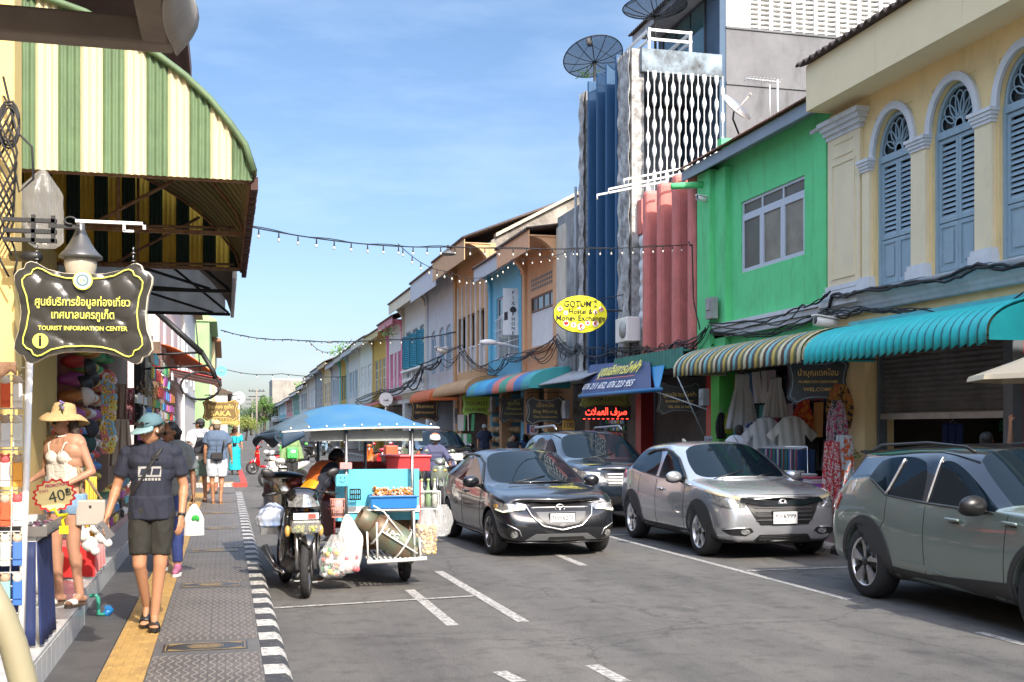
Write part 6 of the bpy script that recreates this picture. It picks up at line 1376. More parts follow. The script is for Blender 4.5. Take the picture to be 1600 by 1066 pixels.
def person(label,loc,rz,H=1.75,pose=None,skin=SKIN,vox=.010,girl=False,head=(0,0,0),top=None,bottom=None,hair=None,hat=None,shoes=None,fat=1.,curl=(.5,.5),hands=True,group=None,glasses=False,gaze=None,extra=None,barefoot=False,arms_bare=True,seated=False):
 """local frame: faces +Y, x to its right, z up; all lengths for a 1.75 m body"""
 k=H/1.75;rt=thing('person',label,'person',loc,rz,group);rt.scale=(k,k,k)
 J=dict(pel=(0,0,.96),chest=(0,.0,1.27),neck=(0,-.01,1.475),head=(0,.025,1.615),shL=(-.185,0,1.425),shR=(.185,0,1.425),elL=(-.235,-.03,1.145),elR=(.235,-.03,1.145),wrL=(-.25,.05,.90),wrR=(.25,.05,.90),
   hiL=(-.09,0,.93),hiR=(.09,0,.93),knL=(-.10,.02,.50),knR=(.10,.02,.50),anL=(-.10,-.02,.085),anR=(.10,-.02,.085),ftL=0.,ftR=0.)
 if pose:J.update(pose)
 V={a:Vector(b) for a,b in J.items() if not isinstance(b,(int,float))}
 f=fat;b=MB();hw=.155 if girl else .145;sw=.155 if girl else .175
 up=(V['neck']-V['pel']).normalized();side=(V['shR']-V['shL']).normalized();hside=(V['hiR']-V['hiL']).normalized()
 def slab(c,w,r,dirn):c=Vector(c);b_.cap(c-dirn*w,c+dirn*w,r,r,12)
 def torso(b_,g=0.,lo=0,hi=1,wide=0.):
  for (t,w,r) in ((0,hw*.50,.105),(.18,.065,.100),(.38,.055 if not girl else .045,.098 if not girl else .088),(.58,.075,.105),(.76,.09,.108),(.90,.10,.085)):
   if lo<=t<=hi:
    c=V['pel'].lerp(V['neck'],t);dn=hside.lerp(side,t).normalized();b_.cap(c-dn*w*f,c+dn*w*f,(r+g+wide)*f**.5,None,14)
  ts=[t for t in (0,.18,.38,.58,.76,.90) if lo<=t<=hi]
  for a,c in zip(ts,ts[1:]):
   for q in (-1,0,1):
    ww=.055;b_.cap(V['pel'].lerp(V['neck'],a)+hside*ww*q*f,V['pel'].lerp(V['neck'],c)+side*ww*q*f,.095+g+wide,None,12)
 torso(b)
 b.cap(V['shL'],V['shR'],.055,None,12);b.cap(V['neck']-up*.03,V['neck'].lerp(V['head'],.55),.052,.048,12);b.cap(V['neck']-up*.04+side*.03,V['shR']+up*.01,.045,.04,10);b.cap(V['neck']-up*.04-side*.03,V['shL']+up*.01,.045,.04,10)
 af=.86 if girl else 1.
 for s in 'LR':
  b.cap(V['sh'+s],V['el'+s],.052*af*f,.040*af,12);b.cap(V['el'+s],V['wr'+s],.041*af,.026*af,12);m=V['el'+s].lerp(V['wr'+s],.25);b.cap(m,V['el'+s].lerp(V['wr'+s],.4),.043*af,.036*af,12)
  b.cap(V['hi'+s],V['kn'+s],.090*f,.056,14);b.cap(V['kn'+s],V['an'+s],.054,.036,12);cf=V['kn'+s].lerp(V['an'+s],.22);b.cap(cf+Vector((0,-.018,0)),V['kn'+s].lerp(V['an'+s],.48)+Vector((0,-.012,0)),.054,.040,12)
  fa=J['ft'+s];M3=Matrix.Rotation(fa[0] if isinstance(fa,tuple) else fa,3,'Z') @ Matrix.Rotation(fa[1] if isinstance(fa,tuple) else 0,3,'X');A=V['an'+s]
  T=lambda x,y,z:A+M3 @ Vector((x,y,z-.085))
  b.cap(T(0,-.045,.035),T(0,.05,.045),.034,.03,10);b.cap(T(0,.0,.06),T(0,.10,.03),.034,.022,10)
  for q,(xx,ln) in enumerate(((-.026,.165),(-.012,.172),(.002,.168),(.015,.16),(.027,.148))):
   q_=xx*(1 if s=='L' else -1);b.cap(T(q_*.7,.06,.022),T(q_,ln,.013),.015,.0115,8)
 if hands:
  for s,sg in (('L',1),('R',-1)):
   d=(V['wr'+s]-V['el'+s]).normalized();pm=J.get('palm'+s,(1 if s=='L' else -1,.25,0));dd=J.get('hd'+s);hand(b,V['wr'+s],dd if dd else d,J.get('th'+s,sg),pm,.95 if girl else 1.03,curl[0 if s=='L' else 1])
 else:
  for s in 'LR':d=(V['wr'+s]-V['el'+s]).normalized();b.cap(V['wr'+s],V['wr'+s]+d*.1,.03,.02)
 hc=V['head'];HM=rotm(*head);Q=lambda x,y,z:hc+HM @ Vector((x,y,z))
 hb=[((0,-.015,.035),(.076,.094,.090)),((0,.025,-.02),(.060,.065,.085)),((0,.045,-.075),(.034,.034,.030)),((0,.01,-.055),(.052,.06,.045)),((.026,.062,-.022),(.026,.022,.03)),((-.026,.062,-.022),(.026,.022,.03)),((0,.072,.028),(.048,.018,.012))]
 for c,r in hb:o=b.M;b.M=Matrix.Translation(Q(*c)) @ HM.to_4x4();b.ball((0,0,0),r,16,12);b.M=o
 b.cap(Q(0,.078,.015),Q(0,.103,-.022),.009,.014,8);b.cap(Q(-.012,.09,-.026),Q(.012,.09,-.026),.009,None,8);b.cap(Q(-.016,.084,-.052),Q(.016,.084,-.052),.008,None,8);b.cap(Q(-.012,.081,-.063),Q(.012,.081,-.063),.009,None,8)
 for s in (-1,1):
  o=b.M;b.M=Matrix.Translation(Q(s*.077,-.008,-.002)) @ (HM @ Matrix.Rotation(s*.3,3,'Z')).to_4x4();b.ball((0,0,0),(.009,.018,.031),10,8);b.M=o
 lc=Q(0,.088,-.057);body=remesh('body',b,vox,[skin,LIP],rt,5,[((lc.x,lc.y,lc.z),(.024,.02,.012),1)])
 ey=MB();br=MB()
 if not glasses:
  for s in (-1,1):
   c=Q(s*.031,.078,.004);ey.m=0;ey.ball(c,.0125,10,8);ey.m=1;ey.ball(Q(s*.031,.0865,.003),.0058,8,6)
  ey.build('eyes',[plain(.75,.72,.68,.2),plain(.03,.02,.015,.1)],rt,w=False)
 for s in (-1,1):br.cap(Q(s*.016,.091,.024),Q(s*.048,.078,.026),.0042,.003,6)
 br.build('eyebrows',HAIR,rt,w=False)
 if glasses:
  g=MB()
  for s in (-1,1):
   o=g.M;g.M=Matrix.Translation(Q(s*.033,.092,.003)) @ (HM @ Matrix.Rotation(-s*.25,3,'Z')).to_4x4();g.ball((0,0,0),(.029,.006,.021),14,8);g.M=o
   g.tube([Q(s*.06,.08,.01),Q(s*.078,.0,.012),Q(s*.076,-.02,.0)],.003,5)
  g.tube([Q(-.01,.1,.006),Q(.01,.1,.006)],.003,5);g.build('sunglasses',SHADE,rt,w=False)
 E=dict(rt=rt,V=V,Q=Q,HM=HM,torso=torso,up=up,side=side,J=J,f=f,vox=vox,hside=hside,k=k)
 if hair:hair(E)
 if hat:hat(E)
 if top:top(E)
 if bottom:bottom(E)
 if shoes:shoes(E)
 if extra:extra(E)
 return rt
def tee(m,sleeve=.62,hem=.0,g=.016,name='shirt',wr=(.006,9),neck=True,low=0.):
 def f(E):
  V=E['V'];b=MB();E['torso'](b,g+.006,0,1)
  b.cap(V['shL'],V['shR'],.060+g*.3,None,12)
  for s in 'LR':
   e_=V['sh'+s].lerp(V['el'+s],sleeve);b.tube([V['sh'+s]-(V['el'+s]-V['sh'+s])*.1,V['sh'+s].lerp(e_,.5),e_],[.052*E['f']+g*.5,.060*E['f']+g,.058*E['f']+g*1.3],14)
   if sleeve>1:w_=V['el'+s].lerp(V['wr'+s],sleeve-1);b.tube([V['el'+s],w_],[.056+g,.040+g],14);b.ball(V['el'+s],.056+g)
  c=V['pel']-E['up']*(.03+hem);w=.075*E['f']
  for q in (-1,0,1):b.tube([c+E['hside']*w*q,V['pel']+E['up']*.1+E['hside']*w*.9*q],[.108+g,.106+g],14)
  b.cap(V['neck']-E['up']*.05-E['side']*.04,V['neck']-E['up']*.05+E['side']*.04,.062,None,12)
  for s in 'LR':b.cap(V['neck']-E['up']*.03,V['sh'+s],.054,.050,10)
  o=remesh(name,b,E['vox'],m,E['rt'],4,None,wr);E['bv']=BVHTree.FromPolygons([v.co.copy() for v in o.data.vertices],[tuple(p.vertices) for p in o.data.polygons]);return o
 return f
def front(E,x,z,off=.004,d=-1):
 h=E['bv'].ray_cast(Vector((x,-1.5*d,z)),Vector((0,d,0)));return Vector((x,(h[0].y if h[0] else .12*-d)-d*off,z))
def shorts(m,leg=.8,g=.03,name='shorts',rise=.06,wr=(.006,8),flare=1.25):
 def f(E):
  V=E['V'];b=MB();up=E['up'];c=V['pel']+up*rise
  for q in (-1,0,1):b.cap(V['pel']+E['hside']*.05*q,c+E['hside']*.05*q,.112+g*.3,.104+g*.3,14)
  for s in 'LR':
   h=V['hi'+s];kk=V['kn'+s]
   if leg<=1:e_=h.lerp(kk,leg);r1=(.09+(.056-.09)*leg)*flare+g;b.tube([h+up*.04,h.lerp(e_,.5),e_],[.102*E['f']+g*.4,.098*E['f']+g*.7,r1],16)
   else:
    e_=kk.lerp(V['an'+s],leg-1);b.tube([h+up*.04,h.lerp(kk,.5),kk,kk.lerp(e_,.5),e_],[.098*E['f']+g*.4,.082+g,.06+g,.056+g,.044+g*flare],16)
   b.cap(h,V['pel'],.10+g*.3,None,12)
  return remesh(name,b,E['vox'],m,E['rt'],4,None,wr)
 return f
def longskirt(m,z=.12,r=.24,name='skirt',z1=1.08,wr=(.012,9)):
 def f(E):
  b=MB();V=E['V'];b.tube([(0,0,z),(0,.0,z+(z1-z)*.4),(0,0,z+(z1-z)*.78),(0,0,z1)],[r,r*.86,.20,.135],24);o=remesh(name,b,E['vox'],m,E['rt'],3,None,wr);return o
 return f
def capehair(style='short',m=HAIR,length=.25):
 def f(E):
  Q,V=E['Q'],E['V'];b=MB()
  for c,r in (((0,-.026,.046),(.081,.088,.080)),((0,-.05,.0),(.079,.062,.070))):b.M=Matrix.Translation(Q(*c)) @ E['HM'].to_4x4();b.ball((0,0,0),r,16,12)
  b.M=Matrix()
  if style=='long':
   for q in (-.06,-.03,0,.03,.06):
    p=Q(q,-.07,-.02);b.tube([Q(q,-.06,.04),p,p+Vector((q*.3,-.03,-length*.5)),p+Vector((q*.4,-.02,-length))],[.04,.045,.04,.015],8)
   for s in (1,):
    for q in range(3):p=Q(s*.078,.0-.02*q,.0);b.tube([Q(s*.06,.0,.06),p,p+Vector((s*.03,.03-.02*q,-length*.45)),p+Vector((s*(.02+.015*q),.05,-length*(.95-.1*q)))],[.02,.022,.024,.008],8)
  if style=='bun':b.ball(Q(0,-.12,.0),(.045,.05,.045));b.ball(Q(0,-.09,-.05),(.05,.05,.06))
  if style=='curly':
   for i in range(26):q=rnd.uniform(-.09,.09);b.ball(Q(q,-.04-rnd.random()*.06,.06-rnd.random()*(.1+length)),rnd.uniform(.03,.045),8,6)
  remesh('hair',b,E['vox']*.8,m,E['rt'],2,None,(.004,30))
 return f
def cap_hat(m,brim=.075,back=False,bm=None,stripe=None):
 def f(E):
  Q=E['Q'];HM=E['HM'].to_4x4();b=MB();b.M=Matrix.Translation(Q(0,-.018,.045)) @ HM;pr=[(.108*math.cos(t),.098*math.sin(t)) for t in [q*math.pi/20 for q in range(11)]]
  b.lathe([(max(r,.001)*.93,h) for r,h in pr] ,28);b.v=[v for v in b.v]
  vs=[(x,y*1.1 if False else y,z) for (x,y,z) in []]
  b.ball((0,0,.098),.007,8,6)
  b.m=1
  def br(u,v):
   a=math.pi*(.12+.76*u);rr=.098+(brim*math.sin(math.pi*u)**.55)*v;return (rr*math.cos(a)*(1-.12*v),rr*math.sin(a)+.004,.004-.022*v*v-.012*abs(math.cos(a))*v)
  b.sheet(br,18,5);o=b.build('cap',[m,bm or m],E['rt'],w=False,solid=.004)
 return f
def helmet(m,m2):
 def f(E):
  Q=E['Q'];b=MB();b.M=Matrix.Translation(Q(0,-.01,.045)) @ E['HM'].to_4x4();b.ball((0,0,.01),(.128,.14,.125),20,14)
  for i,fc in enumerate(b.f):
   c=sum((b.v[j] for j in fc),Vector())/len(fc);b.mi[i]=1 if (c-Q(0,-.01,.045)).z>.085 else 0
  b.m=2;b.sheet(lambda u,v:(.122*math.cos(math.pi*(.1+.8*u)),.132*math.sin(math.pi*(.1+.8*u))+.008,-.01-.05*v),16,2);b.build('helmet',[m,m2,PB],E['rt'],w=False)
 return f
def sandals(m,sole=None):
 def f(E):
  for s in 'LR':
   A=E['V']['an'+s];fa=E['J']['ft'+s];M3=Matrix.Rotation(fa[0] if isinstance(fa,tuple) else fa,3,'Z') @ Matrix.Rotation(fa[1] if isinstance(fa,tuple) else 0,3,'X');b=MB();b.M=Matrix.Translation(A) @ M3.to_4x4() @ Matrix.Translation((0,0,-.085))
   P=[(.045*math.cos(t)*(1+.18*math.sin(t)),.05+.135*math.sin(t)) for t in [q*math.pi/12 for q in range(24)]];b.m=1;b.prism(P,'z',-.022,.002)
   b.m=0;b.sheet(lambda u,v:(.047*math.cos(math.pi*u),.075+.07*v,.0+.052*math.sin(math.pi*u)*(1-.3*v)),12,3);b.build('sandal',[m,sole or m],E['rt'],w=False,solid=.004)
 return f
def shoesf(m,sole=WHT):
 def f(E):
  for s in 'LR':
   A=E['V']['an'+s];fa=E['J']['ft'+s];M3=Matrix.Rotation(fa[0] if isinstance(fa,tuple) else fa,3,'Z') @ Matrix.Rotation(fa[1] if isinstance(fa,tuple) else 0,3,'X');M4=Matrix.Translation(A) @ M3.to_4x4() @ Matrix.Translation((0,0,-.085));b=MB();b.M=M4
   b.cap((0,-.05,.045),(0,.06,.045),.046,.042);b.cap((0,.03,.05),(0,.15,.03),.045,.035);b.cap((0,-.03,.07),(0,0,.09),.045,.045);o=remesh('shoe',b,.008,m,E['rt'],3)
   c=MB();c.M=M4;c.prism([(.048*math.cos(t),.05+.142*math.sin(t)) for t in [q*math.pi/12 for q in range(24)]],'z',-.02,.008);c.build('sole',sole,o,w=False)
 return f
TEE=mat('navy_tee',(.012,.015,.030),.85,var=.15,vs=9);SHO=mat('olive_black_shorts',(.020,.019,.015),.9,var=.15,vs=9);TC=mat('teal_cap',(.075,.15,.18),.8,var=.12,vs=9)
def man_x(E):
 Q,V,rt=E['Q'],E['V'],E['rt']
 b=MB(); # chest print
 def sp(u,v):p=front(E,.09-.18*u,1.235+.085*v,0);return (p.x,p.y,p.z)
 b.m=0;b.sheet(lambda u,v:(lambda p:(p[0],p[1]+.004,p[2]))(sp(u,v)),12,5);b.m=1
 for (a,c) in ((.08,.34),(.40,.55),(.60,.93)):b.sheet(lambda u,v,a=a,c=c:(lambda p:(p[0]-.01*v,p[1]+.007,p[2]))(sp(a+(c-a)*u,.2+.6*v)),3,2)
 b.m=0
 for k in range(7):b.sheet(lambda u,v,k=k:(lambda p:(p[0],p[1]+.006,p[2]-.030))(sp((k+.12+.7*u)/7,.25*v)),2,1)
 b.build('chest_print',[plain(.32,.31,.30,.6),TEE],rt,w=False)
 b=MB();P=[(-.08,-.07,1.50),(-.085,.02,1.50)]+[front(E,-.08+.22*t/6,1.46-.36*t/6,.006) for t in range(7)]+[(.165,.03,1.05)]
 b.tube(P,.022,8,flat=.25);b.build('cross_strap',plain(.015,.015,.018,.6),rt,w=False);b=MB();b.cbox(front(E,-.045,1.395,.012),(.055,.02,.03));b.build('strap_buckle',K,rt,w=False)
 b=MB();w=V['wrL']+(V['elL']-V['wrL'])*.04;b.M=Matrix.Translation(w) @ Vector(V['wrL']-V['elL']).to_track_quat('Z','Y').to_matrix().to_4x4();b.lathe([(.031,-.011),(.033,0),(.031,.011)],16);b.cbox((-.03,.012,0),(.014,.034,.038));b.build('wristwatch',K,rt,w=False)
 b=MB();c=V['wrR']+(V['wrR']-V['elR']).normalized()*.125+Vector((-.02,.02,0));b.M=Matrix.Translation(c) @ Matrix.Rotation(R(35),4,'Y') @ Matrix.Rotation(R(-20),4,'X');b.box(-.039,.039,-.005,.005,-.078,.078);b.m=1;b.box(.0,.034,.005,.008,.035,.072)
 for q in ((.01,.045),(.01,.062),(.026,.053)):b.m=2;b.ball((q[0],.009,q[1]),.006,8,6)
 b.build('phone',[plain(.16,.16,.17,.3),plain(.22,.22,.23,.3),K],rt,w=False)
 b=MB();b.ball(Q(-.084,.0,-.004),(.008,.012,.012));b.ball(Q(.084,.0,-.004),(.008,.012,.012));b.build('earbuds',WHT,rt,w=False)
 b=MB()
 for s in (-1,1):
  b.M=Matrix.Translation(Q(s*.034,.082,.085)) @ E['HM'].to_4x4();b.ball((0,0,0),(.029,.008,.018),12,8);b.M=Matrix();b.tube([Q(s*.06,.07,.085),Q(s*.094,.0,.07),Q(s*.09,-.05,.055)],.0035,5)
 b.tube([Q(-.01,.09,.085),Q(.01,.09,.085)],.003,5);b.build('sunglasses',SHADE,rt,w=False)
q=onZ(236,985,.12)
person('young man in a teal cap and navy T-shirt walking with a phone in his hand',(q.x,q.y+.05,.14),R(176),1.70,dict(pel=(0,0,.965),knR=(.085,.07,.52),anR=(.05,-.10,.17),hiR=(.085,0,.93),knL=(-.075,.055,.515),anL=(-.03,.045,.10),ftR=(-.05,-.55),ftL=(.1,0),elR=(.275,-.02,1.15),wrR=(.33,.10,.92),elL=(-.255,-.03,1.15),wrL=(-.245,.075,.91),palmR=(-.9,.1,0),palmL=(.7,-.6,0),head=(-.0,.04,1.61),neck=(0,-.005,1.475)),
 skin=mat('skin_young_man',(.38,.19,.105),.5,var=.1,vs=14,spec=.35),vox=.0075,fat=.88,head=(R(-48),R(-18),0),top=tee(TEE,.66,.05,.011,wr=(.007,8)),bottom=shorts(SHO,.80,.006,rise=.0,flare=1.10,wr=(.007,9)),hair=capehair('short',mat('short_brown_hair',(.06,.035,.02),.6)),hat=cap_hat(TC,.095,bm=mat('cap_brim',(.17,.27,.29),.8)),shoes=sandals(K),curl=(.55,.35),extra=man_x)
LACE=mat('cream_crochet',(.70,.66,.58),.85,var=.35,vs=45,col2=(.45,.38,.30),bump=.9,bs=70);DEN=mat('pale_denim',(.20,.33,.48),.85,var=.3,vs=25,bump=.3);STR_=mat('straw',(.52,.36,.17),.8,var=.4,vs=60,bump=.6,bs=80)
def strawhat(E):
 Q=E['Q'];b=MB();b.M=Matrix.Translation(Q(0,-.015,.065)) @ E['HM'].to_4x4() @ Matrix.Rotation(R(12),4,'X')
 def fn(u,v):
  a=u*2*math.pi;p=[(.001,.105),(.05,.103),(.08,.09),(.092,.05),(.096,.015),(.105,.0),(.14,-.012),(.175,-.038),(.20,-.065)][round(v*8)];wv=(1 if v<.6 else 1+.05*math.sin(3*a+1));return (p[0]*math.cos(a)*wv,p[0]*1.08*math.sin(a)*wv,p[1]+(.018*math.sin(2*a+.5) if v>.7 else 0))
 b.sheet(fn,36,8);o=b.build('straw_hat',STR_,E['rt'],w=False,solid=.004)
 b=MB();b.tube([Q(-.11,.04,.07),Q(-.115,.045,.12),Q(-.12,.04,.17)],.006,5);b.m=1
 for i in range(9):b.ball(Q(-.118+rnd.uniform(-.012,.012),.042+rnd.uniform(-.012,.012),.12+i*.008),.012,6,5)
 b.build('hat_flower',[plain(.05,.12,.03),plain(.16,.12,.26)],o,w=False)
def crop(E):
 V=E['V'];b=MB();c=V['pel'].lerp(V['neck'],.15);d=V['pel'].lerp(V['neck'],.66)
 for q in (-1,0,1):b.tube([c+E['side']*.055*q,c.lerp(d,.5)+E['side']*.062*q,d+E['side']*.066*q],[.108,.112,.117],14)
 for q in (-.062,.062):b.ball(d+Vector((q,.085,.0)),(.066,.062,.066),14,10)
 remesh('crochet_top',b,.008,LACE,E['rt'],3)
 s_=MB()
 for q in (-1,1):
  s_.tube([d+Vector((q*.06,.135,.03)),d+Vector((q*.09,.11,.12)),V['neck']+Vector((q*.095,.06,-.03)),V['neck']+Vector((q*.09,-.05,-.02))],.007,6)
 s_.build('shoulder_strap',LACE,E['rt'],w=False)
 n_=MB();nk=V['neck']
 for i in range(26):a=-math.pi*.25+math.pi*1.5*i/25;n_.ball(nk+Vector((.068*math.cos(a),.01+.07*math.sin(a),.035-.028*max(0,math.sin(a)))),.008,6,5)
 n_.build('pearl_choker',plain(.75,.70,.62,.3),E['rt'],w=False)
def wm_x(E):
 V,rt=E['V'],E['rt'];b=MB()
 for i in range(24):
  s=-1 if i % 2 else 1;a=rnd.uniform(0,6.28);e_=V['hi%s' % ('L' if s<0 else 'R')].lerp(V['kn%s' % ('L' if s<0 else 'R')],.34);p=e_+Vector((.09*math.cos(a),.09*math.sin(a),.01));b.tube([p,p+Vector((rnd.uniform(-.01,.01),0,-.02-.02*rnd.random()))],.0008,3)
 b.build('frayed_threads',plain(.75,.76,.78),rt,w=False)
q=onZ(100,948,.32)
person('woman in a straw hat, cream crochet top and denim shorts looking at the stall',(q.x,q.y+.05,.345),R(180-34),1.55,dict(hiL=(-.095,0,.93),hiR=(.095,0,.93),knR=(.075,.03,.51),knL=(-.11,.02,.50),anL=(-.14,-.03,.085),anR=(.06,-.0,.085),elL=(-.27,-.035,1.17),wrL=(-.13,.17,1.05),elR=(.24,-.02,1.16),wrR=(.20,.19,1.10),shL=(-.17,0,1.415),shR=(.17,0,1.415),palmL=(.3,.2,-1),palmR=(0,.2,-1)),
 skin=mat('skin_woman',(.38,.20,.125),.5,var=.1,vs=14,spec=.35),vox=.008,girl=True,fat=1.10,head=(R(-26),R(-6),0),top=crop,bottom=shorts(DEN,.32,.012,'denim_shorts',.05,(.003,12),1.0),hair=capehair('long',mat('dark_brown_hair',(.035,.02,.014),.5,bump=.6,bs=80),.48),hat=strawhat,glasses=True,shoes=sandals(plain(.70,.66,.60,.5),plain(.10,.07,.05)),curl=(.7,.7),extra=wm_x)
def bag_x(E):
 V,rt=E['V'],E['rt'];b=MB();p=V['wrL']+Vector((-.01,.03,-.10))
 b.sheet(lambda u,v:(p.x+(.03+.10*min(1,v*2.2))*math.cos(2*math.pi*u)*.9,p.y+(.01+.05*min(1,v*1.8))*math.sin(2*math.pi*u)+.01*math.sin(12*u),p.z-.36*v),20,8);o=b.build('carrier_bag',mat('white_poly_bag',(.66,.68,.66),.4,alpha=.8),rt,w=False)
 b=MB();c=p+Vector((-.03,.065,-.18))
 for k in range(5):a=-1+k*.5;b.ball(c+Vector((.03*math.sin(a),0,.03*math.cos(a))),(.022,.006,.03),8,6)
 b.build('leaf_print',plain(.02,.30,.04),o,w=False)
 b=MB();b.tube([V['neck']+Vector((.07,-.04,.0)),V['neck']+Vector((.06,.075,-.05)),V['chest']+Vector((-.08,.14,-.05))],.018,6,flat=.3);b.build('strap',K,rt,w=False)
q=onZ(266,898,.12)
person('woman in a grey top and blue trousers carrying a plastic bag, behind the young man',(q.x,q.y,.14),R(172),1.66,dict(elL=(-.25,-.03,1.14),wrL=(-.27,.05,.90),anL=(-.1,.10,.09),knL=(-.1,.10,.5),anR=(.1,-.16,.12),knR=(.1,.02,.5)),skin=SKD,vox=.011,girl=True,head=(R(-42),R(-6),0),glasses=True,top=tee(mat('grey_tee',(.11,.13,.14),.85),.8,.02,.02),bottom=shorts(mat('royal_blue_leggings',(.015,.03,.13),.8),1.88,.008,'leggings',flare=1.),hair=capehair('bun'),shoes=shoesf(plain(.30,.10,.18,.7)),curl=(.9,.4),extra=bag_x)
def backpack(E):
 b=MB();rt=E['rt'];b.prism([(-.13,1.02),(.13,1.02),(.14,1.10),(.07,1.36),(-.07,1.36),(-.14,1.10)],'y',-.24,-.13);b.build('drawstring_backpack',plain(.025,.027,.035,.8),rt,w=False,bevel=.03)
 b=MB();
 for s in (-1,1):b.tube([(s*.06,-.17,1.35),(s*.13,-.10,1.49),(s*.14,.05,1.47),(s*.15,.1,1.3)],.008,5)
 b.build('cords',K,rt,w=False)
q=onZ(312,785,.12)
person('man in a dark cap and green shorts with a black drawstring backpack, from behind',(q.x,q.y,.14),R(8),1.80,dict(anL=(-.12,.08,.09),anR=(.11,-.06,.09),knL=(-.11,.06,.5)),skin=SKT,vox=.015,fat=1.12,head=(R(50),0,0),top=tee(plain(.66,.66,.68,.8),.6,.03,.02),bottom=shorts(mat('sage_shorts',(.13,.20,.18),.85),.9,.03),hair=capehair('short'),hat=cap_hat(plain(.03,.03,.032,.8)),shoes=sandals(plain(.10,.06,.04)),extra=backpack)
def camera_bag(E):
 rt=E['rt'];b=MB();b.cbox((.02,-.19,1.0),(.24,.11,.15));b.build('camera_bag',plain(.02,.02,.022,.7),rt,w=False,bevel=.02);b=MB();b.tube([(.12,-.16,1.05),(.16,-.15,1.3),(.14,-.05,1.50),(.06,.06,1.50)],.018,6,flat=.3);b.tube([(0,-.13,1.08),(.02,-.145,1.30),(.0,-.10,1.48)],.006,5);b.build('shoulder_strap',K,rt,w=False)
q=onZ(339,786,.12)
person('man in a blue T-shirt and pale shorts with a black camera bag on his back',(q.x,q.y-.3,.14),R(-4),1.76,dict(anL=(-.08,.05,.09),anR=(.08,-.05,.09),elR=(.27,.02,1.16),wrR=(.30,.10,.93),head=(-.02,.03,1.615)),skin=SKT,vox=.015,fat=1.12,head=(R(30),0,0),top=tee(mat('slate_tee',(.08,.12,.19),.85),.62,.03,.02),bottom=shorts(plain(.50,.54,.60,.8),.86,.03),hair=capehair('short',mat('grey_brown_hair',(.18,.13,.09),.7)),hat=cap_hat(plain(.42,.34,.22,.8)),shoes=sandals(plain(.35,.20,.10)),extra=camera_bag)
q=onZ(330,775,.12)
person('person in a dark red top mostly hidden between the two men',(q.x,q.y+1.2,.14),R(180),1.66,skin=SKT,vox=.02,girl=True,top=tee(plain(.35,.08,.08,.8),.6),bottom=shorts(plain(.55,.5,.42,.8),1.6,.02,'trousers'),hair=capehair('long',HAIR,.2),shoes=sandals(K))
TQD=mat('turquoise_dress',(.005,.42,.52),.75)
def offsh(E):
 V=E['V'];b=MB();
 for q in (-1,0,1):b.tube([V['pel'].lerp(V['neck'],.3)+E['side']*.05*q,V['pel'].lerp(V['neck'],.8)+E['side']*.07*q],[.11,.118],12)
 for s in 'LR':b.cap(V['sh'+s].lerp(V['el'+s],.25),V['sh'+s].lerp(V['el'+s],.7),.075,.07)
 remesh('off_shoulder_top',b,.014,TQD,E['rt'],3,None,(.008,14));c=MB();c.cbox(V['pel']+Vector((-.02,.16,.12)),(.12,.08,.09));c.tube([V['pel']+Vector((-.02,.2,.12)),V['pel']+Vector((-.02,.26,.12))],.035,10);c.tube([V['pel']+Vector((-.06,.15,.15)),(-.09,.13,1.35),(-.07,.0,1.50)],.008,4);c.tube([V['pel']+Vector((.02,.15,.15)),(.08,.13,1.35),(.07,.0,1.50)],.008,4);c.build('camera',K,E['rt'],w=False)
q=onZ(367,742,.12)
person('woman in a bright turquoise dress with long curly hair and a camera',(q.x,q.y,.14),R(172),1.68,dict(elL=(-.24,.0,1.16),wrL=(-.27,.08,.95),elR=(.22,.02,1.16),wrR=(.12,.16,1.05)),skin=SKT,vox=.015,girl=True,head=(R(10),0,0),glasses=True,top=offsh,bottom=longskirt(TQD,.16,.22),hair=capehair('curly',HAIR,.22),shoes=sandals(K))
q=onZ(354,745,.12)
person('person in a dark shirt holding up a phone, farther along the pavement',(q.x-.3,q.y+4,.14),R(170),1.68,dict(elL=(-.2,.18,1.25),wrL=(-.08,.3,1.5),elR=(.2,.18,1.25),wrR=(.08,.3,1.5)),skin=SKD,vox=.02,top=tee(plain(.10,.10,.14,.8),.7),bottom=shorts(plain(.1,.1,.12,.8),1.8,.02,'trousers'),hair=capehair('short'),shoes=shoesf(K))
def atR(px,X,z=.14):p=onX(px,700,X);return (p.x,p.y,z)
person('man in a black sleeveless shirt sitting among the souvenir shops, looking aside',(*atR(803,8.95)[:2],-.16),R(150),1.70,dict(knL=(-.14,.42,.95),knR=(.14,.42,.95),anL=(-.14,.40,.5),anR=(.14,.40,.5),elL=(-.28,.08,1.18),wrL=(-.15,.3,1.15)),skin=SKIN,vox=.014,head=(R(-50),0,0),top=tee(plain(.015,.015,.018,.8),.15),bottom=shorts(plain(.05,.05,.06,.8),.95,.02),hair=capehair('bun',mat('brown_curly_hair',(.05,.03,.02),.6)))
person('woman in black sitting beside the man in the black shirt',(*atR(832,8.95)[:2],-.22),R(178),1.64,dict(knL=(-.14,.42,.95),knR=(.14,.42,.95),anL=(-.14,.40,.5),anR=(.14,.40,.5)),skin=SKIN,vox=.014,girl=True,head=(R(10),R(6),0),top=tee(plain(.02,.02,.022,.8),.9),bottom=shorts(plain(.05,.05,.06,.8),1.6,.02,'trousers'),hair=capehair('long',mat('brown_long_hair',(.06,.035,.02),.6),.3))
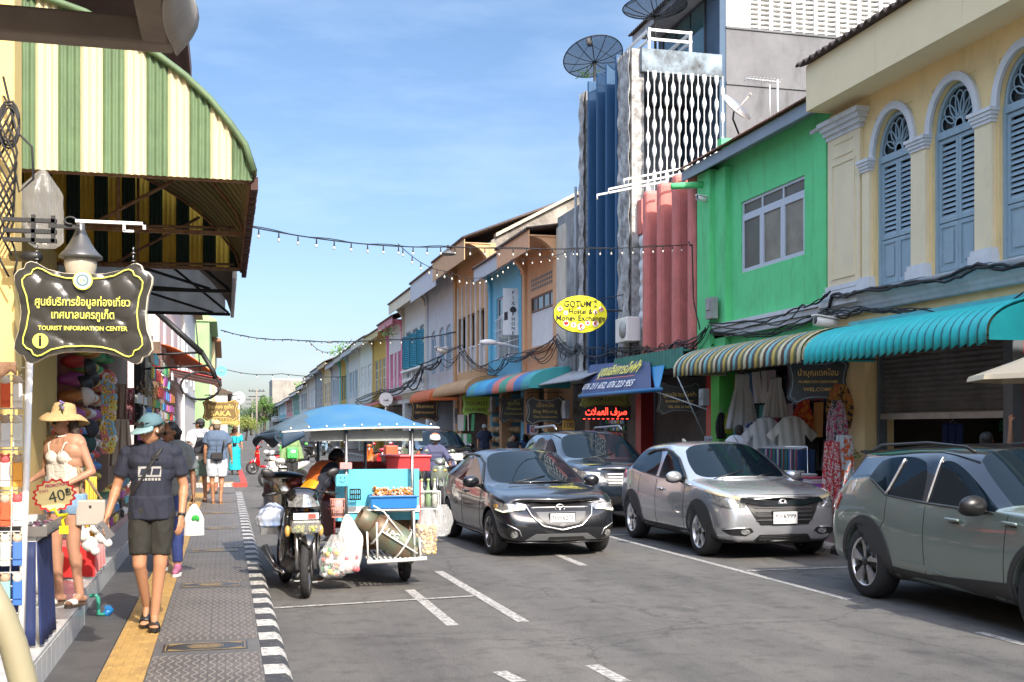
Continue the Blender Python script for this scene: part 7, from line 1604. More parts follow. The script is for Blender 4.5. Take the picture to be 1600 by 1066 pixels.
person('man in a grey cap and sunglasses with a dark blue shirt',(*atR(757,8.9)[:2],.14),R(180),1.74,skin=SKT,vox=.014,glasses=True,head=(0,R(-4),0),top=tee(plain(.025,.035,.07,.8),.7),bottom=shorts(plain(.08,.08,.09,.8),1.8,.02,'trousers'),hair=capehair('short'),hat=cap_hat(plain(.35,.36,.33,.8)))
person('person with long dark hair in a blue top, seen from behind by the souvenir shop',(*atR(820,9.4)[:2],-.12),R(10),1.68,skin=SKT,vox=.016,girl=True,top=tee(plain(.06,.12,.26,.8),.7),bottom=shorts(plain(.08,.08,.09,.8),1.8,.02,'trousers'),hair=capehair('long',HAIR,.3))
def sidebag(E):b=MB();b.tube([(-.10,-.13,1.52),(.0,-.15,1.38),(.12,-.15,1.15)],.016,6,flat=.3);b.build('cross_strap',K,E['rt'],w=False)
p=onX(1160,690,9.3)
person('man in a white T-shirt with a black strap browsing the clothes, seen from behind',(8.95,p.y-.6,.14),R(-25),1.66,skin=SKD,vox=.013,fat=1.15,head=(R(-10),0,0),top=tee(mat('white_ribbed_tee',(.70,.71,.74),.8),.75,.03,.02),bottom=shorts(plain(.08,.08,.10,.8),.95,.02),extra=sidebag,hair=capehair('short',mat('cropped_hair',(.05,.035,.03),.8)))
person('woman with a dark bun looking aside behind the clothes rail',(10.4,onX(1232,690,10.4).y,-.05),R(130),1.62,skin=SKT,vox=.013,girl=True,head=(R(-20),0,0),top=tee(plain(.03,.03,.035,.8),.8),bottom=shorts(plain(.05,.05,.05,.8),1.8,.01,'trousers'),hair=capehair('bun'))
p=onX(1560,690,9.0)
person('person reaching one bare arm up beside the steel shutter, in a striped white top',(8.75,p.y-.1,.08),R(-62),1.62,dict(elR=(.26,.12,1.60),wrR=(.20,.26,1.86),shR=(.18,.02,1.44),elL=(-.2,.12,1.2),wrL=(-.1,.3,1.3),palmR=(0,1,0)),skin=SKT,vox=.012,girl=True,head=(R(20),R(14),0),top=tee(plain(.68,.70,.72,.8),.35),bottom=shorts(plain(.05,.06,.12,.8),1.8,.01,'trousers'),hair=capehair('short'),curl=(.5,.9))
# ================= MOTORCYCLES AND THE FOOD CART =================
BLK=carmat('gloss_black_plastic',(.010,.010,.011),.1,.18);GRY=mat('satin_engine_grey',(.16,.16,.165),.4,.7,var=.3,vs=20)
def mwheel(rt,x,r,w,ang=0,y=0.,spokes=5,rimm=None):
 b=MB();b.lathe([(r-w*.75,-w*.42),(r-w*.3,-w*.5),(r-w*.06,-w*.28),(r,0),(r-w*.06,w*.28),(r-w*.3,w*.5),(r-w*.75,w*.42)],36,ax='y',caps=False)
 for k in range(48):
  a=k*math.pi/24;s=1 if k % 2 else -1;c,sn=math.cos(a),math.sin(a);b.add([(c*(r+.001),s*.004,sn*(r+.001)),(c*(r-.004),s*w*.36,sn*(r-.004)),(math.cos(a+.05)*(r-.004),s*w*.36,math.sin(a+.05)*(r-.004)),(math.cos(a+.05)*(r+.001),s*.004,math.sin(a+.05)*(r+.001))],[(0,1,2,3)],False)
 t=b.build('wheel',RUB,rt,w=False);t.location=(x,y,r);t.rotation_euler=(0,0,ang)
 q=MB();q.lathe([(r-w*.72,-w*.38),(r-w*.95,-w*.34),(r-w*.95,w*.34),(r-w*.72,w*.38)],30,ax='y',caps=False)
 for k in range(spokes):
  a=k*2*math.pi/spokes;
  for da in (-.12,.12):q.tube([(.03*math.cos(a),0,.03*math.sin(a)),((r-w*.9)*math.cos(a+da),0,(r-w*.9)*math.sin(a+da))],.009,6)
 q.lathe([(.0,-.05),(.035,-.05),(.035,.05),(.0,.05)],12,ax='y');q.lathe([(.0,.05),(.095,.052),(.095,.056),(.0,.056)],20,ax='y');q.build('rim',rimm or GRY,t,w=False);return t
def loft(b,secs,n=14):            # secs: (x, y, z, half width, half height, power)
 vs=[]
 for (x,z,hw,hh,pw) in secs:
  for k in range(n):
   a=2*math.pi*k/n;c,s=math.cos(a),math.sin(a);vs.append((x,hw*math.copysign(abs(c)**pw,c),z+hh*math.copysign(abs(s)**pw,s)))
 m=len(secs);b.add(vs,[(i*n+k,i*n+(k+1) % n,(i+1)*n+(k+1) % n,(i+1)*n+k) for i in range(m-1) for k in range(n)]+[tuple(range(n))[::-1],tuple((m-1)*n+k for k in range(n))],True)
def scooter(name,label,loc,rz,col,seatm=None,big=False,group=None,box=None,shield=True,lens=True,legc=None,steer=0.):
 """step through scooter, +x forward, front axle at x=.62"""
 rt=thing(name,label,'scooter' if not big else 'motorcycle',loc,rz,group);r=.25 if not big else .285;m=col if not isinstance(col,tuple) else carmat('scooter_%d_%d_%d' % tuple(int(c*99) for c in col),col,.1,.22)
 mwheel(rt,.62,r,.085,steer,spokes=5);mwheel(rt,-.60,r,.10)
 b=MB();loft(b,[(.75,r+.12,.02,.02,1),(.72,r+.20,.055,.05,.8),(.62,r+.25,.065,.055,.8),(.48,r+.22,.055,.045,.8),(.40,r+.12,.03,.02,1)]);b.build('front_mudguard',m,rt,w=False)
 b=MB();
 for s in (-1,1):b.tube([(.62,s*.07,r),(.50,s*.07,r+.40)],.018,8)
 b.tube([(.50,0,r+.35),(.42,0,.95)],.03,8);b.build('fork',STL,rt,w=False)
 b=MB();
 def sh(u,v):
  w=[.10,.19,.21,.19,.13][round(v*4)];x=[.40,.42,.47,.46,.43][round(v*4)];z=[.30,.45,.62,.78,.92][round(v*4)];q=(u-.5)*2;return (x+.04-.09*q*q,w*q,z)
 b.sheet(sh,10,4);b.build('leg_shield',legc or m,rt,w=False,solid=.03,sub=1)
 b=MB();loft(b,[(.30,.30,.12,.04,.7),(.05,.28,.14,.05,.7),(-.15,.34,.14,.09,.7)]);b.build('footboard',m if not big else PB,rt,w=False)
 b=MB();loft(b,[(.02,.46,.06,.10,.8),(-.15,.52,.13,.16,.75),(-.45,.60,.14,.14,.75),(-.75,.66,.10,.09,.8),(-.92,.70,.04,.03,1)]);b.build('rear_body',m,rt,w=False)
 b=MB();loft(b,[(.05,.70,.07,.03,.8),(-.15,.74,.12,.045,.7),(-.45,.77,.13,.045,.7),(-.78,.80,.09,.035,.7)]);b.build('seat',seatm or mat('seat_vinyl',(.018,.017,.017),.5),rt,w=False)
 b=MB();loft(b,[(-.30,.32,.10,.08,.8),(-.60,r,.07,.06,.8)]);b.build('engine',GRY,rt,w=False);b=MB();b.tube([(-.3,-.13,.24),(-.75,-.16,.32)],[.03,.055],10);b.build('exhaust',GRY,rt,w=False)
 b=MB();loft(b,[(.50,.98,.05,.04,.8),(.46,1.0,.12,.07,.75),(.38,1.02,.11,.06,.8),(.32,1.02,.05,.03,1)]);b.build('headset',m,rt,w=False)
 if lens:b=MB();b.M=Matrix.Translation((.495,0,.985)) @ Matrix.Rotation(R(-15),4,'Y');b.ball((0,0,0),(.02,.075,.05),14,8);b.build('headlight',LENS,rt,w=False)
 b=MB();b.tube([(.36,-.33,1.03),(.40,-.12,1.02),(.40,.12,1.02),(.36,.33,1.03)],.012,6)
 for s in (-1,1):b.tube([(.36,s*.33,1.03),(.37,s*.21,1.03)],.018,8);b.tube([(.38,s*.2,1.03),(.36,s*.26,1.18)],.006,5);b.tube([(.40,s*.2,1.05),(.42,s*.34,1.05)],.006,5)
 b.build('handlebar',K,rt,w=False)
 for s in (-1,1):b=MB();b.M=Matrix.Translation((.36,s*.29,1.22)) @ Matrix.Rotation(R(8),4,'Y');b.ball((0,0,0),(.02,.062,.042),14,8);b.build('mirror',K if not shield else m,rt,w=False)
 for s in (-1,1):b=MB();b.ball((.475,s*.11,.80),(.03,.04,.028),10,6);b.build('indicator',AMB,rt,w=False)
 b=MB();b.tube([(-.02,.12,.26),(.02,.22,.02)],.012,6);b.tube([(-.02,-.1,.26),(-.02,-.12,.10)],.01,6);b.build('stand',K,rt,w=False)
 if box:b=MB();b.box(-1.0,-.62,-.2,.2,.84,1.18);b.build('delivery_box',box,rt,w=False,bevel=.03)
 return rt
mq=Vector((.80,11.70,0));mrz=R(-83)
def mw(x,y,z):return Matrix.Translation((mq.x,mq.y,0)) @ Matrix.Rotation(mrz,4,'Z') @ Vector((x-.62,y,z))
ml=Matrix.Translation((mq.x,mq.y,0)) @ Matrix.Rotation(mrz,4,'Z') @ Vector((-.62,0,0))
rt=thing('motorcycle','black underbone motorcycle with its front wheel turned, pulling the blue food cart','motorcycle',ml,mrz);r=.29
mwheel(rt,.62,r,.085,R(-16),spokes=6);mwheel(rt,-.62,r,.095)
b=MB();loft(b,[(.80,.52,.02,.02,1),(.76,.60,.06,.04,.8),(.64,.63,.07,.05,.8),(.46,.55,.06,.04,.8),(.36,.42,.04,.02,1)]);b.build('front_mudguard',BLK,rt,w=False)
for s in (-1,1):b=MB();b.tube([(.62,s*.085,r),(.50,s*.085,.72)],[.024,.02],10);b.build('fork_leg',STL,rt,w=False)
b=MB();b.tube([(.62,.11,r),(.66,.11,.5),(.52,.14,.66)],.006,5);b.cbox((.58,.07,.33),(.05,.03,.09));b.build('brake_caliper',GRY,rt,w=False)
b=MB();loft(b,[(.52,.92,.03,.03,1),(.49,.98,.13,.085,.7),(.42,1.02,.17,.09,.7),(.30,1.05,.10,.06,.8),(.24,1.05,.04,.03,1)]);b.build('headset',BLK,rt,w=False)
b=MB()
def hl(u,v):q=(u-.5)*2;return (.605-.11*q*q-.07*v,.165*q*(1-.15*v),.92+.125*v*(1-.25*abs(q)))
b.sheet(hl,14,6);b.build('headlight',LENS,rt,w=False)
b=MB();loft(b,[(.56,.70,.10,.04,.7),(.52,.78,.145,.07,.65),(.46,.84,.15,.06,.7)]);b.build('front_cowl',BLK,rt,w=False)
b=MB();b.cbox((.575,0,.72),(.12,.30,.13));b.build('dash_tray',mat('clear_tray',(.30,.30,.28),.2,alpha=.5),rt,w=False,bevel=.02)
b=MB()
for i in range(26):b.m=i % 2;b.ball((.585+rnd.uniform(-.03,.05),rnd.uniform(-.13,.13),.69+rnd.uniform(-.02,.035)),.021,8,6)
tagm(b.build('limes',[plain(.36,.44,.05,.5),plain(.50,.46,.10,.5)],None) if False else b.build('tray_limes',[plain(.36,.44,.05,.5),plain(.50,.46,.10,.5)],rt,w=False),None,None)
b=MB();b.M=frame((.60,0,.83),(0,1,0),(0,0,1));b.box(-.13,.13,-.035,.03,0,.006);b.m=1;b.box(.02,.10,-.03,.02,.006,.009);b.build('tax_sticker',[plain(.62,.66,.68,.3),plain(.62,.08,.06,.4)],rt,w=False)
for s in (-1,1):b=MB();loft(b,[(.50,.78,.02,.05,.8),(.42,.72,.03,.16,.8),(.30,.56,.035,.18,.8),(.16,.42,.03,.10,.8)]);b.v=[v+Vector((0,s*(.17-.0),0)) for v in b.v];b.build('side_cowl',BLK,rt,w=False)
for s in (-1,1):b=MB();b.ball((.50,s*.17,.67),(.04,.03,.06),10,8);b.build('indicator',AMB,rt,w=False)
b=MB();loft(b,[(.3,.42,.06,.05,.8),(0,.40,.08,.10,.8),(-.2,.48,.10,.14,.8),(-.5,.62,.12,.13,.7),(-.85,.72,.06,.05,.9)]);b.build('body_cowl',BLK,rt,w=False)
b=MB();loft(b,[(.0,.66,.06,.03,.8),(-.2,.72,.12,.05,.7),(-.75,.78,.11,.045,.7)]);b.build('seat',mat('seat_vinyl',(.018,.017,.017),.5),rt,w=False)
b=MB();loft(b,[(.12,.28,.10,.09,.8),(-.12,.27,.14,.11,.7),(-.25,.28,.10,.08,.8)]);b.build('engine',GRY,rt,w=False);b=MB();b.tube([(.1,-.14,.2),(-.3,-.16,.22),(-.85,-.18,.36)],[.02,.03,.055],10);b.build('exhaust',CHR,rt,w=False)
b=MB();b.tube([(.26,-.36,1.03),(.36,-.2,1.06),(.38,0,1.06),(.36,.2,1.06),(.26,.36,1.03)],.012,6)
for s in (-1,1):b.tube([(.24,s*.38,1.03),(.32,s*.25,1.05)],.019,8);b.tube([(.35,s*.22,1.05),(.40,s*.38,1.04)],.006,5);b.tube([(.33,s*.21,1.06),(.34,s*.26,1.16),(.30,s*.32,1.23)],.007,6)
b.build('handlebar',K,rt,w=False)
for s in (-1,1):b=MB();b.M=Matrix.Translation((.31,s*.34,1.26)) @ Matrix.Rotation(R(s*20),4,'X');b.ball((0,0,0),(.022,.075,.045),14,8);b.build('mirror',K,rt,w=False)
CT=thing('food_cart','blue roofed sidecar food cart with a sky blue panel and a low white rack','food cart',(1.55,12.8,0))
YF=12.45
def on(px,py,Y=YF):return onY(px,py,Y)
PW=mat('cart_white_tube',(.66,.66,.63),.4,var=.15,vs=9);BLUP=mat('cart_sky_blue_panel',(.10,.46,.62),.5,var=.12,vs=3,stain=.1);TARP=mat('blue_tarp',(.02,.13,.30),.65,var=.35,vs=2.2,col2=(.06,.17,.27),bump=.4,bs=8)
TD2=mat('dark_blue_tarp',(.025,.06,.11),.7,var=.3)
fl,fr_,br2,bl2=on(440,674,12.3),on(686,667,12.3),Vector((2.1,14.9,1.78)),Vector((.40,14.5,1.64))
top1,top2=Vector((1.02,13.3,2.02)),Vector((1.30,14.2,2.05))
b=MB()
def roof(u,v):
 e0=fl.lerp(bl2,v);e1=fr_.lerp(br2,v);p=e0.lerp(e1,u);h=(math.sin(math.pi*u)**.75)*(.16+.13*math.sin(math.pi*v)) ;return p+Vector((0,0,h*(.12+.88*min(1,v*2.2+0)) if v<.45 else h))
for v in (0,):pass
b.sheet(lambda u,v:roof(u,v),30,16)
for i in range(len(b.f)):b.mi[i]=1 if (i//16)<5+(i % 16)*.25 else 0
b.build('roof',[TARP,mat('grey_blue_tarp',(.10,.16,.21),.7,var=.3,vs=3)],CT,solid=.01)
b=MB();b.tube([roof(i/30,0)+Vector((0,-.01,-.012)) for i in range(31)],.013,6);b.build('roof_hem',mat('worn_white_hem',(.62,.62,.58),.6,var=.3),CT)
b=MB()
for i in range(9):b.ball(roof((i+.5)/9,0)+Vector((0,-.02,.025)),.011,6,5)
b.build('eyelets',WHT,CT)
b=MB();b.sheet(lambda u,v:roof(0,u)+Vector((-.02-.05*math.sin(v*3),0,-.17*v*(.7+.3*math.sin(u*7)))),20,6);b.sheet(lambda u,v:roof(u*.14,0)+Vector((0,-.01-.02*math.sin(v*3),-.19*v*(1-u*.6))),8,4);b.build('side_flap',TD2,CT,solid=.008)
b=MB();b.box(.9,2.12,12.42,12.44,1.585,1.70);b.build('roof_valance',plain(.30,.33,.32,.5,var=.3),CT)
for (px,y,z1,rr) in ((541,12.36,1.72,.018),(644,12.36,1.72,.018),(571,14.2,1.8,.022),(497,14.6,1.75,.02),(640,14.6,1.8,.018)):
 p=on(px,700,y);b=MB();b.tube([(p.x,y,.34),(p.x,y,z1)],rr,10);b.build('roof_post',STL,CT)
a,c=on(524,738),on(655,812)
b=MB();b.box(a.x,c.x,YF,YF+.02,c.z+.0,a.z+.03);b.build('blue_panel',BLUP,CT)
b=MB();b.box(a.x+.28,on(650,0).x,YF-.30,YF-.02,.84,.855);b.box(a.x-.02,c.x,YF-.02,YF,.80,.87);b.build('shelf',WHT,CT)
b=MB();b.box(a.x,c.x,YF+.02,14.6,.78,.82);b.box(a.x-.02,a.x,YF,14.6,.45,.80);b.box(c.x,c.x+.02,YF,14.6,.45,1.15);b.box(a.x,c.x,14.58,14.6,.45,1.3);b.build('cart_box',plain(.30,.05,.045,.6,var=.2),CT)
b=MB();b.box(on(560,0).x,on(652,0).x,YF+.1,YF+.13,.38,.78);b.build('wooden_back_board',mat('cart_plywood',(.22,.12,.05),.8,var=.4,vs=6),CT)
b=MB();y0=YF-.42;yl=on(578,0,y0).x;yr=on(661,0,y0).x
b.tube([(yl-.03,y0,.30),(yr+.04,y0,.325)],.022,8);b.tube([(yl,y0,.31),(yl,YF+.3,.33)],.015,8);b.tube([(yr,y0,.325),(yr,YF+.3,.33)],.015,8)
for k in range(11):x=yl+(yr-yl)*(k+.5)/11;b.tube([(x,y0,.325),(x,YF+.3,.34)],.009,6)
for (px,yy,z1) in ((648,y0+.06,.83),(657,y0+.02,.55),(575,y0+.1,.62),(590,y0+.05,.72)):p=on(px,0,yy);b.tube([(p.x,yy,.33),(p.x-.01,yy,z1)],.011,8)
for z in (.50,.62):b.tube([(yr,y0+.06,z),(yr,YF+.1,z)],.01,6)
b.tube([on(648,860,y0+.06),on(600,800,y0+.06),on(583,790,y0+.06)],.009,6);b.build('rack',PW,CT)
b=MB();b.tube([(on(528,0,12.4).x,12.55,.56),(on(490,830,12.0).x,12.2,.50)],.018,8);b.tube([(.85,12.9,.40),(1.6,12.9,.35)],.02,8);b.tube([(.75,13.6,.45),(1.6,13.6,.35)],.02,8);b.build('tow_arm',STL,CT)
p=onZ(632,907,0)
mwheel(CT,0,.23,.10);w=CT.children[-1] if False else [o for o in CT.children if o.name.startswith('wheel')][0];w.location=(p.x-1.55,p.y-12.8,.23);w.rotation_euler=(0,0,R(90))
GT=mat('gas_bottle_green',(.085,.15,.11),.5,.2,var=.85,vs=4.5,col2=(.16,.07,.035),bump=.3)
rt=thing('gas_cylinder','rusty green gas cylinder strapped at a slant on the cart rack','gas cylinder',on(605,850,y0+.2));g0=on(572,815,y0+.2);g1=on(648,862,y0+.2);ax_=(g1-g0).normalized();Lg=(g1-g0).length;gm=Matrix.Translation(g0) @ ax_.to_track_quat('Z','Y').to_matrix().to_4x4()
b=MB();b.M=gm;b.lathe([(.03,.04),(.09,.05),(.145,.085),(.165,.14),(.168,.20),(.172,.21),(.168,.22),(.168,Lg-.16),(.172,Lg-.15),(.168,Lg-.14),(.16,Lg-.06),(.12,Lg-.02),(.0,Lg)],32);b.build('body',GT,rt)
b=MB();b.M=gm;b.lathe([(.125,-.10),(.135,-.09),(.135,.06),(.125,.07),(.12,.06),(.12,-.09)],28,caps=False);b.build('collar',GT,rt,solid=.006)
b=MB();b.M=gm;b.lathe([(.12,Lg-.05),(.14,Lg-.03),(.14,Lg+.03),(.13,Lg+.03)],28,caps=False);b.build('foot_ring',GT,rt,solid=.006)
b=MB();b.M=gm;b.tube([(0,0,.03),(0,0,-.05)],.022,8);b.tube([(0,-.03,-.03),(0,.04,-.03)],.018,8);b.build('valve',plain(.45,.36,.12,.4,metal=.8),rt)
b=MB();b.M=gm
for z in (.17,Lg-.16):b.tube([(.178*math.cos(q*math.pi/12),.178*math.sin(q*math.pi/12),z) for q in range(25)],.011,6)
b.M=Matrix();ux=gm @ Vector((0,0,.15))-(gm @ Vector((0,0,0)));b.tube([gm @ Vector((.0,0,.17))+Vector((0,-.185,.0)),gm @ Vector((0,0,Lg-.0))+Vector((0,-.185,0))],.010,6);b.build('strap_frame',PW,rt)
b=MB();c=(g0+g1)/2+Vector((0,-.170,.04));M=frame(c,ax_,(0,0,1));b.text('LPG',.09,M,None,.02,.006);b.build('stencil',plain(.60,.62,.56,.6),rt)
BTR=mat('blue_plastic_tray',(.01,.14,.42),.4,var=.1);t0,t1=on(577,782,YF-.16),on(648,803,YF-.16)
rt=thing('snack_tray','blue plastic tray of bagged orange snacks on the cart shelf','tray',(t0.x,YF-.16,.86))
b=MB();xa,xb,ya,yb,za,zb=t0.x+.02,t1.x-.02,YF-.30,YF-.03,.86,1.0
b.box(xa,xb,ya,yb,za,za+.012);b.box(xa-.02,xb+.02,ya-.012,ya,za,zb);b.box(xa-.02,xb+.02,yb,yb+.012,za,zb);b.box(xa-.02,xa-.008,ya,yb,za,zb);b.box(xb+.008,xb+.02,ya,yb,za,zb);b.box(xa-.04,xb+.04,ya-.03,ya-.012,zb-.02,zb);b.build('tray',BTR,rt,bevel=.004)
SNK=mat('orange_snack',(.62,.24,.04),.7,var=.6,vs=60,bump=.8,bs=80);b=MB()
for i in range(330):b.m=rnd.choice((0,0,1,2));b.ball((rnd.uniform(xa+.02,xb-.02),rnd.uniform(ya+.02,yb-.02),zb-.02+rnd.uniform(0,.11)*(1-abs(rnd.random()-.5))),rnd.uniform(.008,.019),6,5)
b.build('snacks',[SNK,plain(.70,.55,.42,.6),plain(.55,.28,.16,.6)],rt)
def crinkle(label,c,w,h,d,name='plastic_bag',col=PLB,fill=None,seed=1,neck=.3,bottom=.85,fmat=None,nf=140,fs=.02):
 rg=random.Random(seed);rt=thing(name,label,'plastic bag',c);o=Vector(c);ph=[rg.uniform(0,6) for _ in range(5)]
 def fn(u,v):
  a=2*math.pi*u;rr=neck+(1-neck)*min(1,v/.35)**.8 if v<.35 else 1-(1-bottom)*((v-.35)/.65)**2;rr*=(1 if v<.93 else 1-(v-.93)*6)
  k=1+.06*math.sin(7*a+ph[0]+3*v)+.05*math.sin(11*a+ph[1]-7*v)+.04*math.sin(17*v+ph[2]);return (o.x+w/2*rr*k*math.cos(a)+.02*math.sin(5*v+ph[3]),o.y+d/2*rr*k*math.sin(a),o.z+h*(1-v))
 b=MB();b.sheet(fn,44,24);b.build('bag',col,rt)
 if fill:
  b=MB()
  for i in range(nf):
   a=rg.uniform(0,6.28);q=rg.random()**.5*.82;b.m=rg.randrange(len(fmat));b.ball((o.x+w/2*q*math.cos(a),o.y+d/2*q*math.sin(a),o.z+.03+rg.random()*h*fill),fs*rg.uniform(.7,1.3),6,5)
  b.build('contents',fmat,rt)
 return rt
c=on(666,868,YF-.25);crinkle('big clear bag of golden puffed snacks hanging at the right side of the cart',(c.x,c.y,c.z-.0),.26,.52,.22,fill=.58,seed=2,nf=420,fs=.017,fmat=[plain(.66,.42,.16,.7),plain(.72,.52,.26,.7),plain(.55,.30,.10,.7)])
c=on(692,838,YF+.2);crinkle('loose crumpled empty clear bag blowing off the side of the cart',(c.x,c.y,c.z),.20,.36,.06,seed=5,neck=.5)
c=on(523,903,YF-.35);crinkle('clear bag full of colourful rubbish hanging from the tow bar',(c.x,c.y,c.z),.30,.46,.22,fill=.6,seed=7,nf=120,fs=.026,fmat=[plain(.60,.55,.45,.6),plain(.50,.12,.08,.6),plain(.10,.35,.18,.6),plain(.62,.50,.15,.6),WHT])
WBG=mat('white_carrier_bag',(.72,.72,.71),.35,alpha=.55,bump=.8,bs=20);c=on(545,895,YF-.40);crinkle('white plastic carrier bag hanging from the front post of the cart',(c.x,c.y,c.z),.25,.62,.16,col=WBG,fill=.3,seed=9,neck=.12,bottom=.95,nf=30,fs=.035,fmat=[plain(.60,.16,.18,.5),plain(.7,.68,.64,.5)])
c=on(665,790,YF+.4)
for k in range(4):
 rt=thing('glass_bottle',['pale green bottle standing leftmost in the side rack','clear bottle, second in the side rack','green necked bottle, third in the side rack','clear bottle at the right end of the side rack'][k],'bottle',(c.x-.12+k*.075,c.y,.82),0,'bottles in the side rack of the cart');x=c.x-.12+k*.075
 b=MB();b.lathe([(.0,.0),(.034,.0),(.034,.17),(.014,.23),(.013,.30),(.016,.31)],14,(x,c.y,.82));b.build('glass',mat('bottle_glass_%d' % (k % 2),((.30,.45,.25),(.62,.66,.60))[k % 2],.08,alpha=.7),rt);b=MB();b.lathe([(.017,.30),(.017,.325),(0,.325)],10,(x,c.y,.82));b.build('bottle_cap',plain(.45,.55,.25,.5),rt)
rt=thing('bottle_rack','white wire rack holding bottles on the right of the cart','rack',(c.x,c.y,.78));b=MB()
for z in (.80,1.0):b.tube([(c.x-.17,c.y-.06,z),(c.x+.16,c.y-.06,z),(c.x+.16,c.y+.06,z),(c.x-.17,c.y+.06,z),(c.x-.17,c.y-.06,z)],.008,5)
for x in (-.17,.16):
 for y in (-.06,.06):b.tube([(c.x+x,c.y+y,.62),(c.x+x,c.y+y,1.0)],.007,5)
b.build('wire_frame',PW,rt)
def basket(label,c,w,d,h,m,taper=.8,name='plastic_basket'):
 rt=thing(name,label,'basket',c);b=MB();o=Vector(c)
 for (sx,sy,L_) in ((0,-1,w),(0,1,w),(-1,0,d),(1,0,d)):
  n=max(3,int(L_/.02))
  for k in range(n+1):
   t=(k/n-.5);x=t*w if sx==0 else sx*w/2;y=t*d if sy==0 else sy*d/2;b.tube([(o.x+x*taper,o.y+y*taper,o.z),(o.x+x,o.y+y,o.z+h)],.0035,4)
 b.box(o.x-w*taper/2,o.x+w*taper/2,o.y-d*taper/2,o.y+d*taper/2,o.z,o.z+.006)
 for z,q in ((0,taper),(h*.5,(1+taper)/2),(h,1)):P=[(o.x+a*w*q/2,o.y+e*d*q/2,o.z+z) for a,e in ((-1,-1),(1,-1),(1,1),(-1,1),(-1,-1))];b.tube(P,.006,4)
 b.build('basket',m,rt);return rt
c=on(527,808,12.2);basket('salmon pink plastic basket hung on the cart post',c,.15,.10,.19,plain(.62,.28,.22,.5));
c=on(535,755,12.28);rt=thing('face_box','small sky blue box with a smiling face drawn on it, tied to the cart post','box',c);b=MB();b.cbox(c+Vector((0,0,.03)),(.14,.06,.13));b.build('box',BLUP,rt,bevel=.006)
M=frame(c+Vector((-.0,-.033,.035)),(1,0,0));b=MB();b.M=M;b.ball((-.022,.025,0),(.007,.011,.002),8,6);b.ball((.022,.025,0),(.007,.011,.002),8,6);b.tube([(.035*math.cos(t),.005+.03*math.sin(t),.001) for t in [-2.8+q*.25 for q in range(10)]],.003,4)
for q in range(4):b.ball((-.04+.027*q,-.052,0),(.006,.006,.002),6,4)
b.build('drawn_face',plain(.02,.10,.30),rt)
c=on(540,728,12.33);b=MB();b.cbox(c,(.13,.08,.07));tagm(b.build('pink_holder',plain(.62,.24,.24,.5),bevel=.005),'pink plastic holder tied above the smiling face box','holder')
c=on(555,772,12.28);basket('small black wire basket on the left of the blue panel',c-Vector((0,0,.06)),.11,.05,.11,K,1.)
b=MB();c0,c1=on(600,740,14.2),on(668,715,14.2);b.box(c0.x,c1.x,14.0,14.5,1.19,1.38);b.box(c0.x-.02,c1.x+.02,13.98,14.52,1.36,1.39);tagm(b.build('red_crate',mat('red_crate_plastic',(.52,.035,.04),.4,var=.1),bevel=.01),'red plastic crate behind the blue panel of the cart','crate')
rt=thing('steel_pot','big stainless steel steaming pot with a domed black lid behind the motorcycle','pot',on(440,790,13.6));c=on(442,765,13.6);SSM=mat('brushed_steel',(.60,.58,.54),.22,1.,var=.25,vs=14)
b=MB();b.lathe([(0,.58),(.22,.58),(.225,.60),(.225,.95),(.23,.96),(.23,.98),(.225,.985),(.225,1.14),(.24,1.15)],40,(c.x,13.6,.0));b.build('pot',SSM,rt);b=MB();b.lathe([(.245,1.15),(.245,1.165),(.20,1.19),(.10,1.215),(.0,1.22)],32,(c.x,13.6,0));b.tube([(c.x-.05,13.6,1.22),(c.x-.05,13.6,1.25),(c.x+.05,13.6,1.25),(c.x+.05,13.6,1.22)],.01,6);b.build('lid',mat('enamel_black',(.02,.022,.025),.3),rt)
b=MB();b.box(c.x-.26,c.x+.26,13.35,13.85,.50,.58);tagm(b.build('pot_platform',STL),'metal platform carrying the steel pot','platform')
c=on(423,830,12.2);crinkle('blue and white bag hanging on the left handlebar',(c.x,c.y,c.z+.04),.26,.26,.2,col=mat('blue_white_cloth',(.08,.16,.34),.6,var=.9,vs=5,col2=(.55,.58,.62)),seed=12,neck=.25)
OV=mat('orange_vest',(.80,.15,.01),.7,sheen=.2);VY=mat('yellow_orange_vest',(.80,.32,.01),.7)
def vest(E):
 V=E['V'];b=MB();E['torso'](b,.024,0,1);b.cap(V['shL']*.8+V['shR']*.2,V['shR']*.8+V['shL']*.2,.065);o=remesh('orange_vest',b,.011,[OV,VY,TEE],E['rt'],3)
 me=o.data
 for p in me.polygons:
  c=p.center;t=(c-V['pel']).dot(E['up'])/(V['neck']-V['pel']).length;p.material_index=1 if t<.45 and abs(c.x)<.15 else (2 if c.x>.13 or abs(c.x+.02-.06*t)<.016 and c.y<0 else 0)
p=on(497,800,13.1)
person('street vendor in an orange vest bending over the cart',(p.x-.14,12.95,0),R(-62),1.66,dict(chest=(0,.20,1.2),neck=(0,.30,1.36),head=(0,.42,1.44),shL=(-.18,.27,1.31),shR=(.18,.27,1.31),elL=(-.22,.38,1.06),wrL=(-.12,.55,.98),elR=(.22,.38,1.06),wrR=(.12,.56,.98)),skin=SKD,vox=.011,head=(0,R(-42),0),top=lambda E:(tee(TEE,.75,.0,.006)(E),vest(E)),bottom=shorts(plain(.03,.03,.035,.8),1.85,.02,'trousers'),hair=capehair('short'),shoes=shoesf(K),curl=(.9,.9))
sp=onZ(690,800,0);SGS=carmat('sage_scooter',(.16,.19,.15),.2,.28);srz=R(-93);sx,sy=4.62,25.1
scooter('scooter','sage green retro scooter ridden by the man in the white helmet',(sx,sy,0),srz,SGS)
